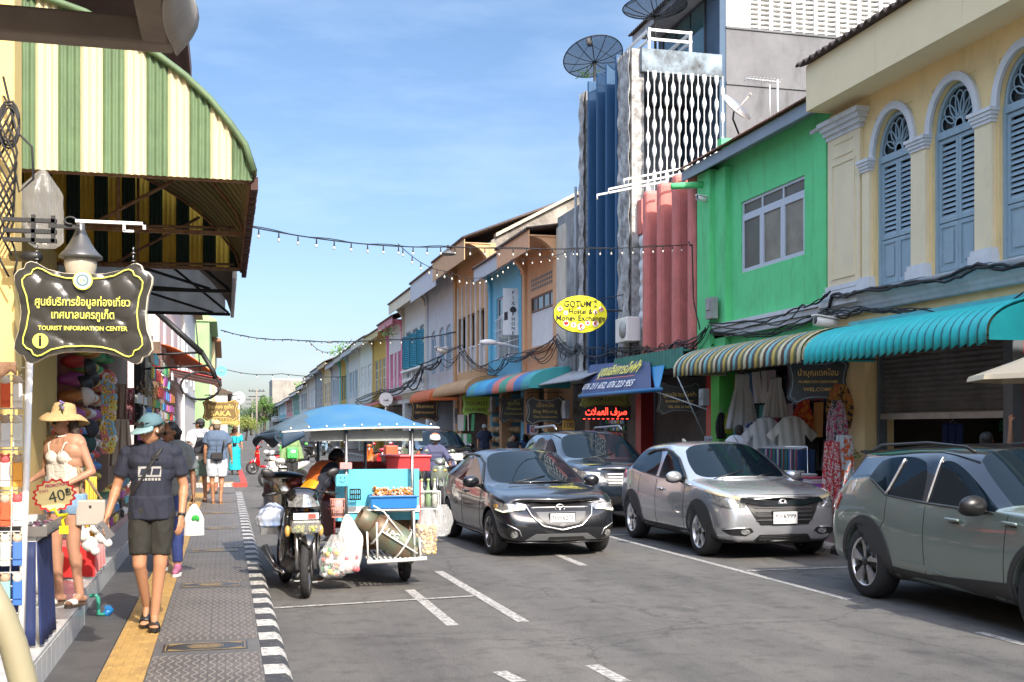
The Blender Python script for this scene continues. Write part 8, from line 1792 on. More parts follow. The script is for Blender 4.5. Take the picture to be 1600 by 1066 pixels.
person('scooter rider in a navy jacket and a white helmet with an orange band',(sx+.01,sy+.38,-.12),R(180),1.70,dict(knL=(-.17,.40,.74),knR=(.17,.40,.74),anL=(-.15,.36,.42),anR=(.15,.36,.42),elL=(-.30,.17,1.18),elR=(.30,.17,1.18),wrL=(-.27,.44,1.10),wrR=(.27,.44,1.10),palmL=(0,0,-1),palmR=(0,0,-1)),skin=SKD,vox=.012,top=tee(plain(.06,.065,.13,.8),1.75,0,.02,'jacket'),bottom=shorts(plain(.03,.035,.06,.8),1.85,.02,'trousers'),hair=capehair('short'),hat=helmet(WHT,plain(.75,.16,.03,.3)),shoes=shoesf(K),curl=(1.3,1.3),head=(0,R(-10),0))
scooter('scooter','scooter parked close behind the white helmet rider, its passenger hidden',(sx+.25,sy+2.4,0),R(-88),(.02,.02,.022))
def park(label,px,py,rz,col,box=None,legc=None,X=None):
 q=onZ(px,py,0);return scooter('parked_scooter',label,(q.x+.25,q.y,0),rz,col,group='scooters parked along the left kerb',box=box,legc=legc)
park('bright red scooter nearest the side street',408,741,R(-160),(.50,.01,.012));park('white scooter with a silver rear rack, seen from behind',415,796,R(80),(.60,.60,.58));park('white and red scooter behind the green delivery rider',430,760,R(-150),(.62,.62,.60))
park('lime green delivery scooter',448,752,R(70),(.08,.48,.05),plain(.08,.50,.08,.5));park('grey scooter in the middle of the parked row',520,745,R(100),(.12,.12,.13));park('red scooter with red box in the parked row',590,752,R(95),(.45,.02,.03),plain(.55,.10,.04,.5));park('white scooter in the parked row seen past the cart roof posts',612,748,R(80),(.6,.6,.6))
park('black scooter at the far end of the parked row',480,722,R(60),(.02,.02,.02));park('orange scooter beyond the red box',575,735,R(110),(.6,.14,.02));park('pale blue scooter far along the parked row',500,712,R(80),(.25,.38,.5))
q=onZ(455,765,0)
person('delivery rider in a two tone green jacket with a green bag, seen from behind',(q.x,q.y,-.05),R(5),1.70,skin=SKT,vox=.014,fat=1.1,top=tee(plain(.17,.26,.11,.8),1.75,.02,.02,'jacket'),bottom=shorts(plain(.03,.03,.035,.8),1.8,.02,'trousers'),hair=capehair('short'),hat=helmet(plain(.17,.24,.12,.4),plain(.10,.40,.06,.4)),shoes=shoesf(K),extra=lambda E:(lambda b:(b.cbox((0,-.22,1.12),(.30,.14,.32)),b.build('shoulder_bag',plain(.06,.50,.10,.6),E['rt'],w=False,bevel=.04)))(MB()))
# ================= GOODS, SHOP FRONTS, SMALL THINGS =================
def cloth(kind,w,h,seed=0,d=.05):
 rg=random.Random(seed);ph=[rg.uniform(0,6) for _ in range(4)]
 def fn(u,v):
  q=(u-.5)*2
  if kind=='dress':ww=.42+.1*v if v<.25 else .44+.56*((v-.25)/.75)**.8
  elif kind=='towel':ww=1
  elif kind=='scarf':ww=.35+.65*math.sin(min(1,v*1.1)*math.pi*.8)**.7
  elif kind=='skirt':ww=.62+.38*v
  else:ww=1
  return (q*w/2*ww,-h*v,d*ww*(.5*math.sin(9*q+ph[0]+v)+.3*math.sin(17*q+ph[1]+2*v))*(.2+.8*v))
 return fn
def garment(label,c,right,kind,w,h,m,cat='dress',name=None,group=None,seed=None,trim=None,hang=True):
 c=Vector(c);M=frame(c,right);rt=thing(name or cat.replace(' ','_'),label,cat,c,0,group);b=MB();b.M=M;seed=seed or rnd.randrange(9999)
 if kind=='shirt':
  P=[(-.16,0),(-.06,.02),(0,-.05),(.06,.02),(.16,0),(.50,-.36),(.38,-.50),(.25,-.32),(.27,-1),(-.27,-1),(-.25,-.32),(-.38,-.50),(-.50,-.36)]
  bm=bmesh.new();vs=[bm.verts.new((x*w,y*h,0)) for x,y in P];bm.faces.new(vs);bmesh.ops.triangulate(bm,faces=bm.faces[:])
  for ax in (0,1):
   t=-h
   while t<h:bmesh.ops.bisect_plane(bm,geom=bm.verts[:]+bm.edges[:]+bm.faces[:],plane_co=(t+.003,t+.003,0),plane_no=(1,0,0) if ax==0 else (0,1,0));t+=.035
  bm.verts.index_update();q=seed % 7;F_=[tuple(v.index for v in f.verts) for f in bm.faces]
  b.add([(v.co.x,v.co.y,.045*(1-(v.co.x/w*1.9)**2)+.016*math.sin(v.co.x*42+q+v.co.y*6)) for v in bm.verts],F_,True);b.add([(v.co.x,v.co.y,-.03) for v in bm.verts],F_,True);bm.free();b.build('garment',m,rt)
  t=MB();t.M=M;t.box(-.006,.006,-h*.95,-.06*h,.052,.056)
  for k in range(6):t.ball((0,-h*(.12+k*.14),.06),.007,6,4)
  t.box(-.09*w,.09*w,-.02,.03*h,-.01,.035);t.build('placket',trim or m,rt)
 else:b.sheet(cloth(kind,w,h,seed),28,16);b.build('garment',m,rt,solid=.008)
 if hang:t=MB();t.M=M;t.tube([(-w*.16,.0,0),(0,.05,0),(w*.16,0,0)],.005,4);t.tube([(0,.05,0),(0,.10,0),(.02,.12,0)],.004,4);t.build('hanger',STL,rt)
 return rt
def print_mat(name,c1,c2,sc_=14,c3=None):
 m=mat(name,c1,.85,var=.01,vs=sc_,col2=c2,sheen=.2);r=[n for n in m.node_tree.nodes if n.type=='VALTORGB'][0].color_ramp;r.elements[0].position=.47;r.elements[1].position=.50
 if c3:e=r.elements.new(.60);e.color=(*c3,1)
 return m
XR=(1,-.35,0)
WCL=mat('white_cotton',(.60,.59,.57),.85,var=.12,vs=7,bump=.4,bs=20,sheen=.3)
def atx(px,py,X):return onX(px,py,X)
garment('long white sleeveless dress hanging highest beside the green column',atx(1160,585,9.35),XR,'dress',.62,1.02,WCL)
garment('smaller white pleated dress hanging to the right of the long one',atx(1212,590,9.5),XR,'dress',.48,.72,WCL,seed=3)
garment('dark purple dress hanging behind the pleated white one',atx(1218,615,9.9),XR,'dress',.55,.9,plain(.06,.03,.06,.8))
garment('black and white patterned dress hanging in the dark middle of the clothes shop',atx(1190,588,9.9),XR,'dress',.6,1.1,print_mat('bw_print',(.02,.02,.02),(.35,.35,.34),40))
garment('white long sleeved shirt, left one of the pair at the shop front',atx(1196,655,9.2),XR,'shirt',.86,.82,WCL,'shirt',seed=11)
garment('white long sleeved shirt, right one of the pair at the shop front',atx(1237,653,9.3),XR,'shirt',.86,.82,mat('cream_cotton',(.58,.55,.48),.85,var=.12,vs=7,sheen=.3),'shirt',seed=12)
garment('white blouse with a blue leaf print behind the man in the white T-shirt',atx(1178,662,9.35),XR,'shirt',.85,.85,print_mat('blue_leaf',(.60,.62,.64),(.05,.09,.22),13),'shirt',seed=13)
garment('red dress with orange flames hanging on the back rail',atx(1255,622,9.6),XR,'dress',.5,.55,print_mat('red_orange',(.45,.03,.02),(.60,.20,.03),12))
garment('pink and black flowered scarf hung on the cream column',atx(1308,625,9.2),XR,'scarf',.34,.95,print_mat('pinkscarf',(.58,.50,.52),(.40,.05,.12),16,(.04,.04,.05)),'scarf',hang=False)
garment('yellow and brown patterned scarf at the top of the cream column',atx(1312,600,9.3),XR,'scarf',.42,.70,print_mat('yellowscarf',(.50,.28,.05),(.05,.03,.02),14,(.40,.10,.05)),'scarf',hang=False)
garment('long red dress with small white dots at the front of the cream column',atx(1300,690,9.0),XR,'skirt',.36,1.10,print_mat('reddots',(.55,.02,.03),(.62,.50,.48),30),seed=8)
garment('long orange and pale blue leaf print dress on the cream column',atx(1319,680,9.2),XR,'skirt',.38,1.02,print_mat('orangeleaf',(.60,.66,.70),(.72,.13,.03),11),seed=9)
garment('black net bag hanging on the green column',atx(1127,645,9.2),XR,'scarf',.22,.50,plain(.012,.012,.013,.6),'bag')
garment('yellow green bag hanging beside the black net bag',atx(1139,645,9.3),XR,'scarf',.18,.40,plain(.38,.40,.03,.7),'bag')
garment('mustard printed blouse hanging low by the green column',atx(1140,690,9.4),XR,'shirt',.5,.4,print_mat('mustard',(.50,.30,.05),(.5,.48,.4),20),'shirt')
rc=atx(1232,705,9.15);rt=thing('clothes_rail','chrome clothes rail in front of the clothes shop','clothes rail',(rc.x,rc.y,.12));y0,y1=atx(1262,0,9.15).y,atx(1196,0,9.15).y
b=MB();b.tube([(9.15,y0,.12),(9.15,y0,1.42),(9.15,y1,1.42),(9.15,y1,.12)],.014,6);b.build('frame',CHR,rt)
cols=[(.02,.05,.12),(.25,.02,.03),(.03,.16,.17),(.02,.02,.02),(.10,.03,.12),(.40,.38,.35),(.03,.10,.25),(.02,.02,.03),(.02,.18,.10)]
for i in range(30):
 y=y0+.04+(y1-y0-.08)*i/29;g=thing('hanging_skirt','folded skirt packed among others on the chrome clothes rail','skirt',(9.15,y,.6),0,'skirts packed on the clothes rail')
 b=MB();b.sheet(lambda u,v:(9.15-.17+.34*u,y+.012*math.sin(u*20+i)+.02*(u-.5),1.38-.72*v),8,3);b.build('cloth',plain(*[c*rnd.uniform(.7,1.3) for c in cols[i % 9]],.8),g,solid=.02);b=MB();b.tube([(9.02,y,1.385),(9.15,y,1.42),(9.15,y,1.45)],.004,4);b.build('hanger',WHT,g)
tc_=atx(1258,790,8.95);rt=thing('fabric_table','table draped in magenta and teal tie dyed cloth beside the cream column','table',(8.95,tc_.y,.12));ty=tc_.y
b=MB();b.sheet(lambda u,v:(8.7-.05*v+.025*math.sin(u*26),ty-.55+1.15*u,.86-.62*v),40,6);b.sheet(lambda u,v:(8.7+.6*v,ty-.56-.02*math.sin(v*20),.86-.6*u),6,16);b.box(8.7,9.3,ty-.55,ty+.6,.84,.865);b.build('cloth',print_mat('tiedye',(.48,.03,.26),(.04,.32,.34),2.6,(.30,.08,.40)),rt)
for k in range(3):
 g=thing('folded_fabric_pile',['left pile of folded white and red cloths on the tie dyed table','middle pile of folded printed cloths on the tie dyed table','right pile of dark folded cloths on the tie dyed table'][k],'cloth pile',(8.95,ty+.4-.38*k,.866),0,'piles of folded cloth')
 for j in range(5-k):b=MB();x=rnd.uniform(-.015,.015);b.box(8.78+x,9.1+x,ty+.26-.38*k,ty+.55-.38*k,.868+j*.035,.868+j*.035+.032);b.build('cloth',plain(*[(.60,.58,.56),(.40,.05,.08),(.50,.48,.50),(.06,.06,.10),(.55,.50,.40)][(j+k*2) % 5],.8),g,bevel=.012)
PK_=[plain(*c,.5) for c in ((.50,.05,.04),(.60,.50,.10),(.05,.18,.42),(.60,.60,.58),(.06,.30,.12),(.50,.20,.05),(.03,.03,.03),(.35,.08,.30),(.30,.22,.14),(.10,.35,.40))]
def packs(label,X,ya,yb,za,zb,nx,nz,group,name='hanging_pack',cat='packet',s=.8,shape='box',mats=PK_):
 protos={}
 dy,dz=(yb-ya)/nx,(zb-za)/nz
 for i in range(nx):
  for j in range(nz):
   if rnd.random()<.08:continue
   k=rnd.randrange(len(mats));y=ya+(i+.5)*dy;z=za+(j+.12)*dz
   if k not in protos:
    b=MB();w,h=dy*s,dz*s
    if shape=='box':b.box(-.02,.02,-w/2,w/2,0,h*.8);b.box(-.004,.004,-w*.2,w*.2,h*.8,h)
    elif shape=='ball':b.ball((0,0,h*.45),(w*.45,w*.45,h*.45),8,6);b.tube([(0,0,h*.9),(0,0,h*1.1)],.004,4)
    else:b.sheet(lambda u,v:(.02*math.sin(u*9),-w/2+w*u*(1),h*(1-v)),6,4)
    o=b.build(name,[mats[k],PK_[3]],None,org=(0,0,0),bevel=.006 if shape=='box' else 0);protos[k]=o
   else:o=protos[k].copy();C.objects.link(o)
   o.location=(X+rnd.uniform(-.03,.03),y+rnd.uniform(-.01,.01),z);o.rotation_euler=(0,rnd.uniform(-.1,.1),rnd.uniform(-.15,.15));tag(o,label,cat,group)
def board(label,X,ya,yb,za,zb,m,name='display_board'):b=MB();b.box(X,X+.03,ya,yb,za,zb);return tagm(b.build(name,m),label,name.replace('_',' '))
BRD=mat('dark_pegboard',(.12,.10,.08),.8,var=.3)
board('dark peg board full of packets in the electrical shop',10.2,21.9,24.9,.4,2.6,BRD);packs('small coloured packet pegged in the electrical shop',10.12,21.95,24.85,.55,2.0,20,8,'packets on the electrical shop peg board')
board('dark peg board of the money exchange shop front',10.0,26.2,29.0,.4,2.6,BRD);packs('small trinket packet pegged in the money exchange window',9.93,27.5,29.0,.9,2.2,10,7,'trinkets in the money exchange window')
board('woven brown screen of the salmon house shop',10.4,30.2,35.6,.3,2.9,mat('brown_screen',(.10,.065,.04),.8,var=.5,vs=5))
BK_=[plain(*c,.8) for c in ((.36,.24,.11),(.42,.30,.16),(.28,.18,.08),(.50,.40,.24))]
packs('round woven basket or hat hung at the first souvenir shop',9.5,36.3,40.6,.8,2.6,8,5,'woven hats and baskets of the souvenir shops','woven_basket','basket',.75,'ball',BK_)
packs('green or white T-shirt hung outside the ochre house shop',9.0,41.4,44.6,.8,2.3,5,2,'T-shirts outside the ochre house shop','hanging_shirt','T-shirt',.85,'cloth',[plain(.04,.25,.09,.8),plain(.05,.30,.12,.8),plain(.55,.55,.5,.8)])
packs('carved wooden souvenir hung beside the arched doorway',9.9,32.2,35.4,.6,2.3,9,5,'carved souvenirs of the salmon house shop','wooden_souvenir','souvenir',.7,'ball',BK_[:3]+[plain(.10,.18,.08)])
packs('hanging dark garment at the back of the clothes shop',10.3,17.0,20.9,.9,2.7,9,3,'garments at the back of the clothes shop','back_garment','garment',.95,'cloth',[plain(.03,.03,.035,.8),plain(.08,.02,.03,.8),plain(.05,.06,.10,.8),plain(.20,.18,.17,.8),plain(.10,.05,.08,.8)])
b=MB();
for k in range(12):b.box(11.0,11.02,12.9+.12*k,12.91+.12*k,1.0,1.9)
for k in range(8):b.box(11.0,11.02,12.9,14.3,1.0+.12*k,1.01+.12*k)
tagm(b.build('wire_grid',plain(.20,.22,.22)),'wire grid panel hanging in the dark shop behind the shutter','wire grid')
garment('red dress hanging in the dark shop behind the half open shutter',(10.6,12.7,1.86),XR,'dress',.4,.8,plain(.25,.02,.02,.8));garment('dark blue cloth hanging behind the half open shutter',(10.4,14.6,1.8),XR,'towel',.3,.8,plain(.02,.04,.16,.8),'cloth')
rt=thing('wall_clock','round dark wall clock in the shop behind the shutter','clock',(10.7,12.1,1.7));b=MB();b.lathe([(0,10.66),(.17,10.66),(.19,10.7),(.0,10.72)],24,(0,12.35,1.75),'x');b.build('clock_face',plain(.14,.14,.13,.4),rt)
c=onY(1652,590,10.2);b=MB();b.lathe([(.02,.34),(.45,.17),(.88,.02),(.90,-.03)],8,c,smooth=False,caps=False);tagm(b.build('cream_parasol',mat('cream_canvas',(.62,.52,.36),.8),solid=.01),'edge of a cream canvas parasol by the dark doorway','parasol')
b=MB();b.box(F+.36,F+.40,12.40,12.52,.12,2.9);tagm(b.build('red_cable_duct',plain(.45,.05,.04)),'thin red duct along the steel post','duct')
def notice(label,px,py,X,w,h,m,lines=(),lm=None,name='notice'):
 c=onX(px,py,X);M=frame(c,XR);rt=thing(name,label,name.replace('_',' '),c);b=MB();b.M=M;b.box(-w/2,w/2,-h/2,h/2,-.02,0);b.build('panel',m,rt);t=MB()
 for (s,y,hh,ww) in lines:t.text(s,hh,M @ Matrix.Translation((0,y,.003)),ww,.01)
 if lines:t.build('lettering',lm or K,rt)
notice('orange notice reading 100 on the column by the money exchange',888,665,9.3,.34,.30,plain(.55,.30,.05),[('100',0,.2,.26)]);notice('white and blue notice on the pale column',858,672,9.3,.2,.3,plain(.5,.5,.55));notice('no smoking notice on the orange column',834,672,9.3,.26,.32,plain(.62,.60,.62),[('Ø',0,.25,.2)],plain(.5,.02,.05));notice('blue notice on the orange column',826,670,9.3,.12,.28,plain(.05,.08,.3));notice('white house number notice on the red post',1107,690,9.45,.16,.22,plain(.62,.60,.68),[('15',0,.12,.1)])
for i,(px,py,X,w,h) in enumerate(((1100,621,9.3,.22,.34),(770,632,9.2,.3,.5),(828,638,9.2,.28,.5),(884,640,9.2,.3,.5),(1112,482,9.25,.3,.42),(712,650,9.1,.3,.6))):c=onX(px,py,X);b=MB();b.cbox(c,(.14,w,h));b.box(c.x-.09,c.x-.07,c.y-w*.3,c.y+w*.3,c.z-h*.1,c.z+h*.35);tagm(b.build('meter_box',plain(.34,.35,.35,.5,var=.3),bevel=.01),['grey meter box on the red post','grey meter box left of the blue shop','grey meter box on the orange column','grey meter box on the brown tiled column','grey junction box between the pink fins and the green wall','grey meter box by the ochre house'][i],'meter box','meter boxes of the right hand shops')
b=MB();b.tube([onX(1010,607,8.6),onX(1105,640,9.3)],.012,5);b.tube([onX(1052,575,8.9),onX(1100,680,9.4)],.012,5);tagm(b.build('banner_stay_pole',plain(.40,.45,.48)),'pale blue stay poles of the navy banner','pole')
for (ya,yb,c,lab) in ((31.95,32.3,(.50,.27,.12),'orange timber post left of the hostel sign'),(37.6,37.95,(.45,.25,.12),'orange timber post of the souvenir shops'),(44.4,44.8,(.48,.27,.13),'orange timber post under the tan awning')):b=MB();b.box(F-.35,F-.02,ya,yb,.12,3.2);tagm(b.build('timber_post',mat('post_%d' % (c[0]*100),c,.7,var=.3)),lab,'post')
# ---------- left hand stall ----------
RX0,RX1,RY=-2.15,-1.215,7.6
rt=thing('display_rack','white wire grid display rack at the left edge','display rack',(-1.6,RY,.32));lean=.045
b=MB();b.tube([(RX1-.02,RY-.02,.32),(RX1+.03,RY,2.2)],.022,6);b.build('post',WHT,rt);b=MB()
for k in range(10):x=RX0+(RX1-RX0)*k/10;b.tube([(x,RY,.36),(x+.04,RY,2.2)],.004,4)
for k in range(22):z=.40+k*.085;b.tube([(RX0,RY,z),(RX1-.01+.02*z,RY,z)],.004,4)
b.build('wire_grid',WHT,rt)
tw=[plain(*c,.7) for c in ((.66,.64,.62),(.03,.12,.42),(.60,.62,.58),(.62,.09,.03),(.66,.30,.04),(.20,.50,.42),(.62,.62,.64),(.50,.04,.04),(.05,.14,.42))]
HD=[plain(*c,.7) for c in ((.42,.34,.26),(.55,.50,.42),(.35,.26,.18),(.55,.08,.08))]
for j in range(6):
 for i in range(9):
  x=RX1-.035-i*.07;z=2.04-j*.245;k=(i*3+j*2+(i*j) % 4) % 9;g=thing('towel_keyring',['white','blue','off white','red','orange','mint','pale','dark red','deep blue'][k]+' hand towel keyring with an animal head, hung on the wire rack','towel keyring',(x,RY-.03,z),0,'towel keyrings on the wire rack')
  b=MB();b.box(x-.028,x+.028,RY-.045,RY-.02,z-.19,z-.035);b.box(x-.024,x+.030,RY-.055,RY-.045,z-.15,z-.04);b.build('towel',tw[k],g,bevel=.008)
  b=MB();b.ball((x,RY-.04,z-.02),(.030,.022,.030),10,7);b.ball((x-.02,RY-.04,z+.008),.010,6,5);b.ball((x+.02,RY-.04,z+.008),.010,6,5);b.build('animal_head',HD[(i+j) % 4],g)
b=MB();b.box(-3.2,-1.62,9.0,9.05,.32,2.4);tagm(b.build('white_partition',plain(.58,.58,.60)),'white partition behind the towel rack','partition')
rt=thing('stall_table','trinket table draped in dark blue velvet at the foot of the rack','table',(-1.6,8.05,.32));VEL=mat('blue_velvet',(.012,.025,.10),.7,var=.3,vs=6)
b=MB();b.box(-2.3,-1.17,7.75,8.6,1.0,1.03);b.build('table_top',WHT,rt);b=MB();b.sheet(lambda u,v:(-2.3+1.13*u,7.74-.02*math.sin(u*30)*v-.03*v,1.0-.66*v),40,6);b.sheet(lambda u,v:(-1.165+.018*math.sin(u*22)*v+.02*v,7.74+.62*u,1.0-.66*v),24,6);b.build('velvet_cloth',VEL,rt,solid=.006)
TR0,TR1=onZ(-5,800,1.06),onZ(130,800,1.06);tx=-1.10
rt=thing('trinket_tray','clear topped tray of small jewellery on the blue velvet table','tray',(-1.6,8.1,1.04));b=MB();b.box(-2.25,tx,7.72,8.45,1.035,1.045);b.box(-2.25,tx,7.71,7.72,1.035,1.10);b.box(tx-.008,tx,7.72,8.45,1.035,1.11);b.build('tray',mat('smoked_tray',(.16,.15,.14),.2,alpha=.8),rt)
b=MB()
for i in range(420):b.m=rnd.randrange(5);b.ball((rnd.uniform(-2.2,tx-.03),rnd.uniform(7.75,8.42),1.055+rnd.uniform(0,.035)),(rnd.uniform(.008,.022),rnd.uniform(.008,.02),.009),5,4)
o=b.build('trinkets',[plain(.55,.45,.42,.3),plain(.45,.20,.28,.3),plain(.25,.28,.34,.3),plain(.60,.58,.55,.3),plain(.12,.10,.10,.3)],rt);o['kind']='stuff'
ps=onZ(98,822,1.10);ps=Vector((-1.13,7.80,1.1));ct=onY(85,774,7.74);rt=thing('price_sign','frilled red and yellow price card reading 40 baht on a yellow clip','price sign',ct);M=frame(ct,(1,-.05,0)) @ Matrix.Rotation(R(8),4,'Z')
def blob_(a,c,n,k):return [(a*(1+k*math.cos(n*t))*math.cos(t),c*(1+k*math.cos(n*t))*math.sin(t)) for t in [q*math.pi/72 for q in range(144)]]
b=MB();b.M=M;b.prism(blob_(.128,.102,16,.07),'z',-.004,0);b.build('card_edge',plain(.62,.03,.03,.4),rt);b=MB();b.M=M;b.prism(blob_(.112,.088,16,.06),'z',0,.003);b.build('card',plain(.80,.66,.30,.4),rt)
b=MB();b.text('40',.105,M @ Matrix.Translation((.015,-.012,.005)) @ Matrix.Rotation(R(6),4,'Z'),None,-.0);b.text('฿',.07,M @ Matrix.Translation((.085,.005,.005)),None);b.build('price',plain(.03,.04,.03),rt)
b=MB();b.text('PROMOTION',.028,M @ Matrix.Translation((.02,.062,.005)),.13,.02);b.text('ราคา',.03,M @ Matrix.Translation((-.06,.035,.005)),None);b.build('small_print',plain(.5,.05,.15),rt)
b=MB();cl=onY(100,828,7.8);b.tube([ct+Vector((.0,.0,-.08)),ct+Vector((.02,.0,-.13)),cl+Vector((.02,0,.10)),cl+Vector((-.01,0,.07)),cl],.011,6);b.cbox(cl,(.055,.03,.05));b.cbox(ct+Vector((.0,.01,-.085)),(.06,.02,.03));b.build('yellow_clip',plain(.70,.55,.01,.4),rt)
c=onY(142,797,9.45);rt=thing('handbag','stone grey handbag hanging at the hip of the woman in the straw hat','handbag',c);b=MB();b.cbox(c+Vector((0,0,-.02)),(.22,.07,.20));b.build('bag',mat('stone_leather',(.34,.31,.27),.6,var=.1),rt,bevel=.012);b=MB();b.ball(c+Vector((0,-.04,.03)),.01);b.build('stud',K,rt)
b=MB();b.tube([c+Vector((-.09,0,.08)),c+Vector((-.07,0,.22)),c+Vector((-.1,0,.34))],.012,6);b.tube([c+Vector((.08,0,.08)),c+Vector((-.02,0,.24)),c+Vector((-.1,0,.34))],.012,6);b.build('handles',mat('striped_webbing',(.36,.26,.15),.8,var=.8,vs=30),rt)
def hcap(label,px,py,Y,col,bc=None,s=1.):
 c=onY(px,py,Y);rt=thing('baseball_cap',label,'cap',c,0,'caps hanging outside the left hand shop');b=MB();b.M=Matrix.Translation(c) @ Matrix.Rotation(R(rnd.uniform(60,100)),4,'Y') @ Matrix.Rotation(rnd.uniform(0,1),4,'Z');b.lathe([(.105*s*math.cos(q*math.pi/16),.12*s*math.sin(q*math.pi/16)) for q in range(8)],16,caps=False);b.build('crown',col,rt,solid=.004)
 d=MB();d.M=b.M;d.sheet(lambda u,v:((.105+.09*math.sin(math.pi*u)*v)*s*math.cos(math.pi*(.2+.6*u)),(.105+.09*math.sin(math.pi*u)*v)*s*math.sin(math.pi*(.2+.6*u)),-.01*v),10,3);d.build('brim',bc or col,rt,solid=.004)
NV=plain(.015,.018,.03,.8);
for a in (('black cap hanging uppermost under the tourist sign',133,575,13.2,K),('black cap, second in the string under the tourist sign',138,592,13.3,K),('black cap, third in the string under the tourist sign',128,602,13.1,K),('maroon, white and blue cap in the hanging string',130,620,13.0,plain(.50,.45,.42,.8),plain(.06,.12,.2,.8)),('navy cap hanging behind the shoulder of the woman',136,672,12.6,NV),('dark green cap hanging lower behind the woman',132,695,12.6,plain(.01,.04,.04,.8))):hcap(*a)
fl_c=[plain(.70,.68,.60,.7),plain(.72,.52,.12,.7),plain(.62,.22,.22,.7),plain(.70,.55,.58,.7),plain(.60,.62,.20,.7),plain(.25,.45,.60,.7)];YC=plain(.60,.38,.02,.6)
for i in range(30):
 px=164+(i % 2)*10+rnd.uniform(-3,3);py=588+(i//2)*8.2+rnd.uniform(-2,2);c=onY(px,py,13.6);k=rnd.randrange(6);rt=thing('artificial_flower',['white','orange','red','pink','yellow green','blue'][k]+' artificial daisy in the hanging garland','flower',c,0,'daisies of the hanging garland');b=MB()
 for q in range(9):a=q*2*math.pi/9;b.ball((c.x+.034*math.cos(a),c.y-.01,c.z+.034*math.sin(a)),(.021,.008,.021),6,5)
 b.build('petals',fl_c[k],rt);b=MB();b.ball(c+Vector((0,-.02,0)),(.017,.012,.017),8,6);b.build('centre',YC,rt)
packs('bright toy bundle hung below the daisy garland',-1.72,13.4,16.2,1.0,1.75,9,5,'toy bundles of the left hand shop','toy_bundle','toy',.9,'ball',[PK_[0],PK_[1],PK_[2],PK_[3],PK_[5],PK_[7]])
packs('blister packed toy hanging from the black posts',-1.22,17.2,29,1.35,2.25,22,5,'blister packed toys','toy_packet','toy',.85,'box',PK_+[plain(.62,.3,.05),plain(.5,.55,.58)])
packs('small souvenir low down at the front of the left hand shop',-1.45,14.5,20,.45,1.0,12,4,'small souvenirs on the low shelf','small_souvenir','souvenir',.8,'box')
garment('red and white woven long bag hanging by the taupe wall',onY(199,606,17.5),(1,0,0),'towel',.20,.55,print_mat('red_weave',(.42,.01,.03),(.55,.5,.5),60),'bag',hang=False);garment('beige canvas tote hanging below the woven bag',onY(190,655,16.5),(1,0,0),'skirt',.32,.65,plain(.36,.30,.23,.8),'bag',hang=False);garment('pale linen bag hanging left of the young man',onY(183,600,17),(1,0,0),'towel',.25,.5,plain(.30,.22,.16,.8),'bag',hang=False)
c=onY(230,620,20);rt=thing('dried_flowers','bunch of dried brown flowers hanging on the shaded shop front','dried flowers',c);b=MB()
for i in range(160):d=Vector((rnd.gauss(0,.10),rnd.gauss(0,.06),rnd.gauss(.05,.12)));b.m=rnd.randrange(2);b.ball(c+d,.014,5,4);b.tube([c+Vector((0,0,-.3)),c+d],.002,3) if i % 5==0 else None
b.build('blooms',[plain(.30,.18,.08),plain(.42,.28,.14)],rt)
q=onZ(172,868,.42);rt=thing('red_cloth_box','low box covered in bright red cloth on the tiled step','box',(q.x,q.y,.42));b=MB();b.sheet(lambda u,v:(-1.75+.57*u,11.2-.015*math.sin(u*22)*v,.62-.28*v),20,4);b.sheet(lambda u,v:(-1.18+.015*math.sin(u*22)*v,11.2+.9*u,.62-.26*v),24,4);b.box(-1.75,-1.18,11.2,12.1,.60,.625);b.build('red_cloth',mat('red_cloth',(.52,.012,.012),.8,sheen=.3),rt)
for i,(px,py,c,lab) in enumerate(((150,832,(.75,.42,.01),'yellow soft toy lying on the red cloth box'),(160,838,(.68,.66,.62),'white soft toy next to the yellow one'),(140,850,(.66,.62,.58),'small white plush dog in front of the yellow soft toy'))):
 o=onY(px,py,11.0-.1*i);rt=thing('soft_toy',lab,'soft toy',o);b=MB();b.ball(o,(.07,.06,.07),12,8);b.ball(o+Vector((-.05,-.03,.08)),.055,10,8);b.ball(o+Vector((.05,-.04,-.06)),.04,8,6);b.ball(o+Vector((-.09,-.02,.12)),.022,6,5);b.ball(o+Vector((-.01,-.02,.13)),.022,6,5);b.build('plush',plain(*c,.9,sheen=.5),rt)
b=MB();b.box(-1.75,-1.25,12.3,13.3,.42,.98);tagm(b.build('white_box',plain(.50,.56,.58,.5)),'white storage box behind the red cloth box','box');b=MB();b.box(-1.78,-1.22,12.28,13.32,.985,1.02);tagm(b.build('green_lid',plain(.02,.12,.06,.5)),'dark green lid on the white storage box','lid')
b=MB();b.sheet(lambda u,v:(-1.75+.33*u+0*v,10.2+.02*math.sin(u*12),1.0-.66*v),16,4);tagm(b.build('white_curtain',WCL,solid=.005),'white cloth hanging behind the legs of the woman','cloth')
garment('yellow fabric strip hanging behind the arm of the woman',onY(142,745,11.2),(1,0,0),'towel',.10,.38,plain(.62,.42,.06,.8),'cloth',hang=False)
packs('small coloured cloth bag low on the wall behind the young man',-1.7,12.2,13.2,1.1,1.9,4,4,'cloth bags on the yellow pier','cloth_bag','bag',.9,'cloth',[plain(.40,.03,.04,.8),plain(.42,.36,.28,.8),plain(.10,.12,.2,.8)])
packs('souvenir bag or ornament hung high inside the left hand shop',-1.66,13.3,17.0,1.8,2.95,9,6,'ornaments hung high in the left hand shop','hung_ornament','ornament',.85,'ball',[PK_[0],PK_[1],PK_[3],PK_[5],PK_[7],PK_[8],PK_[4]])
packs('toy packet hung high under the grey awning',-1.24,20.4,28.5,2.3,3.1,12,3,'toy packets hung under the grey awning','toy_packet','toy',.8)
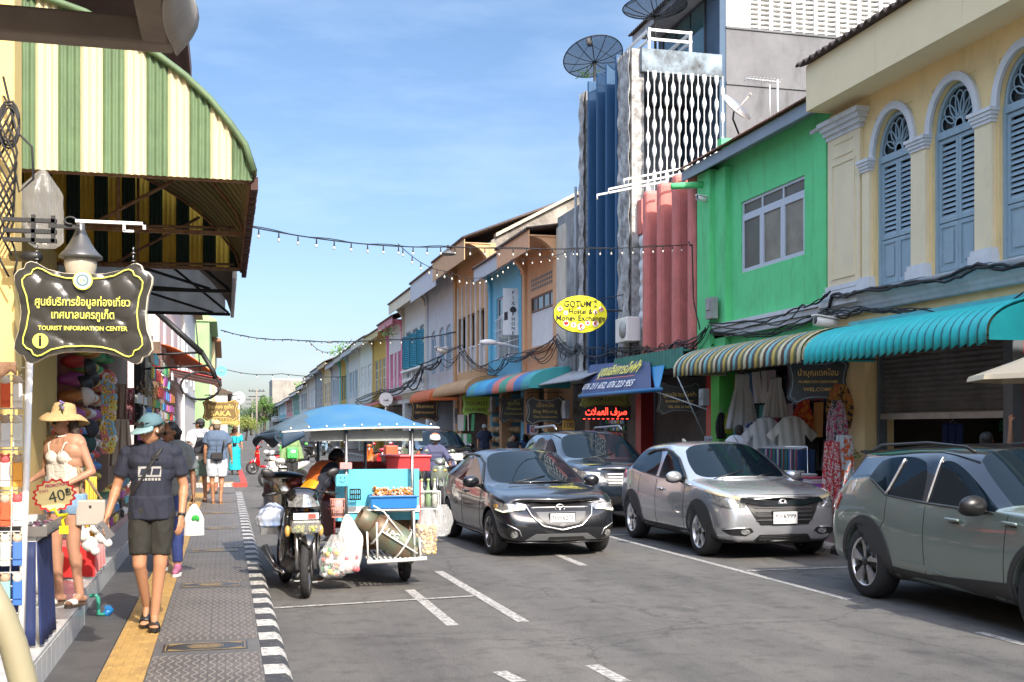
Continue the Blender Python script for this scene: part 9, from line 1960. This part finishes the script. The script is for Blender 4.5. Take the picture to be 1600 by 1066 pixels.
packs('coloured garment on the middle rail of the clothes shop',9.75,17.2,20.7,1.5,2.75,11,2,'garments on the middle rail of the clothes shop','rail_garment','garment',.95,'cloth',[plain(.50,.48,.45,.8),plain(.30,.03,.05,.8),plain(.05,.12,.25,.8),plain(.45,.20,.06,.8),plain(.08,.05,.08,.8),plain(.04,.22,.20,.8),plain(.42,.30,.34,.8)])
for (X,Y0,Y1,h,c,s) in ((F,-7,6.4,7.3,(.55,.56,.55),1),(F,-22,-7.1,8,(.45,.25,.2),1),(-2.6,-8,6.4,7,(.6,.55,.45),-1),(-2.6,-24,-8.1,7.6,(.35,.45,.5),-1)):
 rt=thing('shophouse','%s shophouse standing behind the photographer on the %s' % ({.55:'pale grey',.45:'brick brown',.6:'sand coloured',.35:'slate blue'}[c[0]],'right' if s>0 else 'left'),'shophouse',(X,(Y0+Y1)/2,0));b=MB();b.box(min(X,X+6*s),max(X,X+6*s),Y0,Y1,0,h);b.build('wall',wallmat('bw_%d' % (c[0]*100),c),rt);b=MB();b.box(min(X-.5*s,X+6.3*s),max(X-.5*s,X+6.3*s),Y0,Y1,h,h+.2);b.build('roof',TILE,rt)
 for k in range(4):y=Y0+(Y1-Y0)*(k+.5)/4;b=MB();b.box(X-.05,X+.05,y-.6,y+.6,4,5.8);b.build('window',DGL,rt)
c=onY(66,388,7.6);crinkle('clear plastic bag hanging beside the tourist sign lantern',(c.x,c.y,c.z),.27,.50,.10,seed=21,neck=.05,bottom=.7,col=mat('thin_clear_bag',(.6,.6,.58),.2,alpha=.17,bump=.8,bs=16));MB().box(F+.5,13.8,16.26,16.33,.12,2.9).build('side_wall_shade_lining',INT,[o for o in bpy.data.objects if o.name=='shophouse'][0])  # dark lining added over the pale party wall to shade the shop inside
packs('dim packet on a shelf in the shop behind the half open shutter',12.2,12.7,15.9,.9,1.9,9,4,'packets behind the half open shutter',s=.8)
c=onY(98,700,11.5);garment('striped cloth hanging on the yellow pier behind the woman',c,(1,0,0),'towel',.3,.6,print_mat('pier_stripe',(.5,.45,.35),(.1,.2,.3),25),'cloth',hang=False)
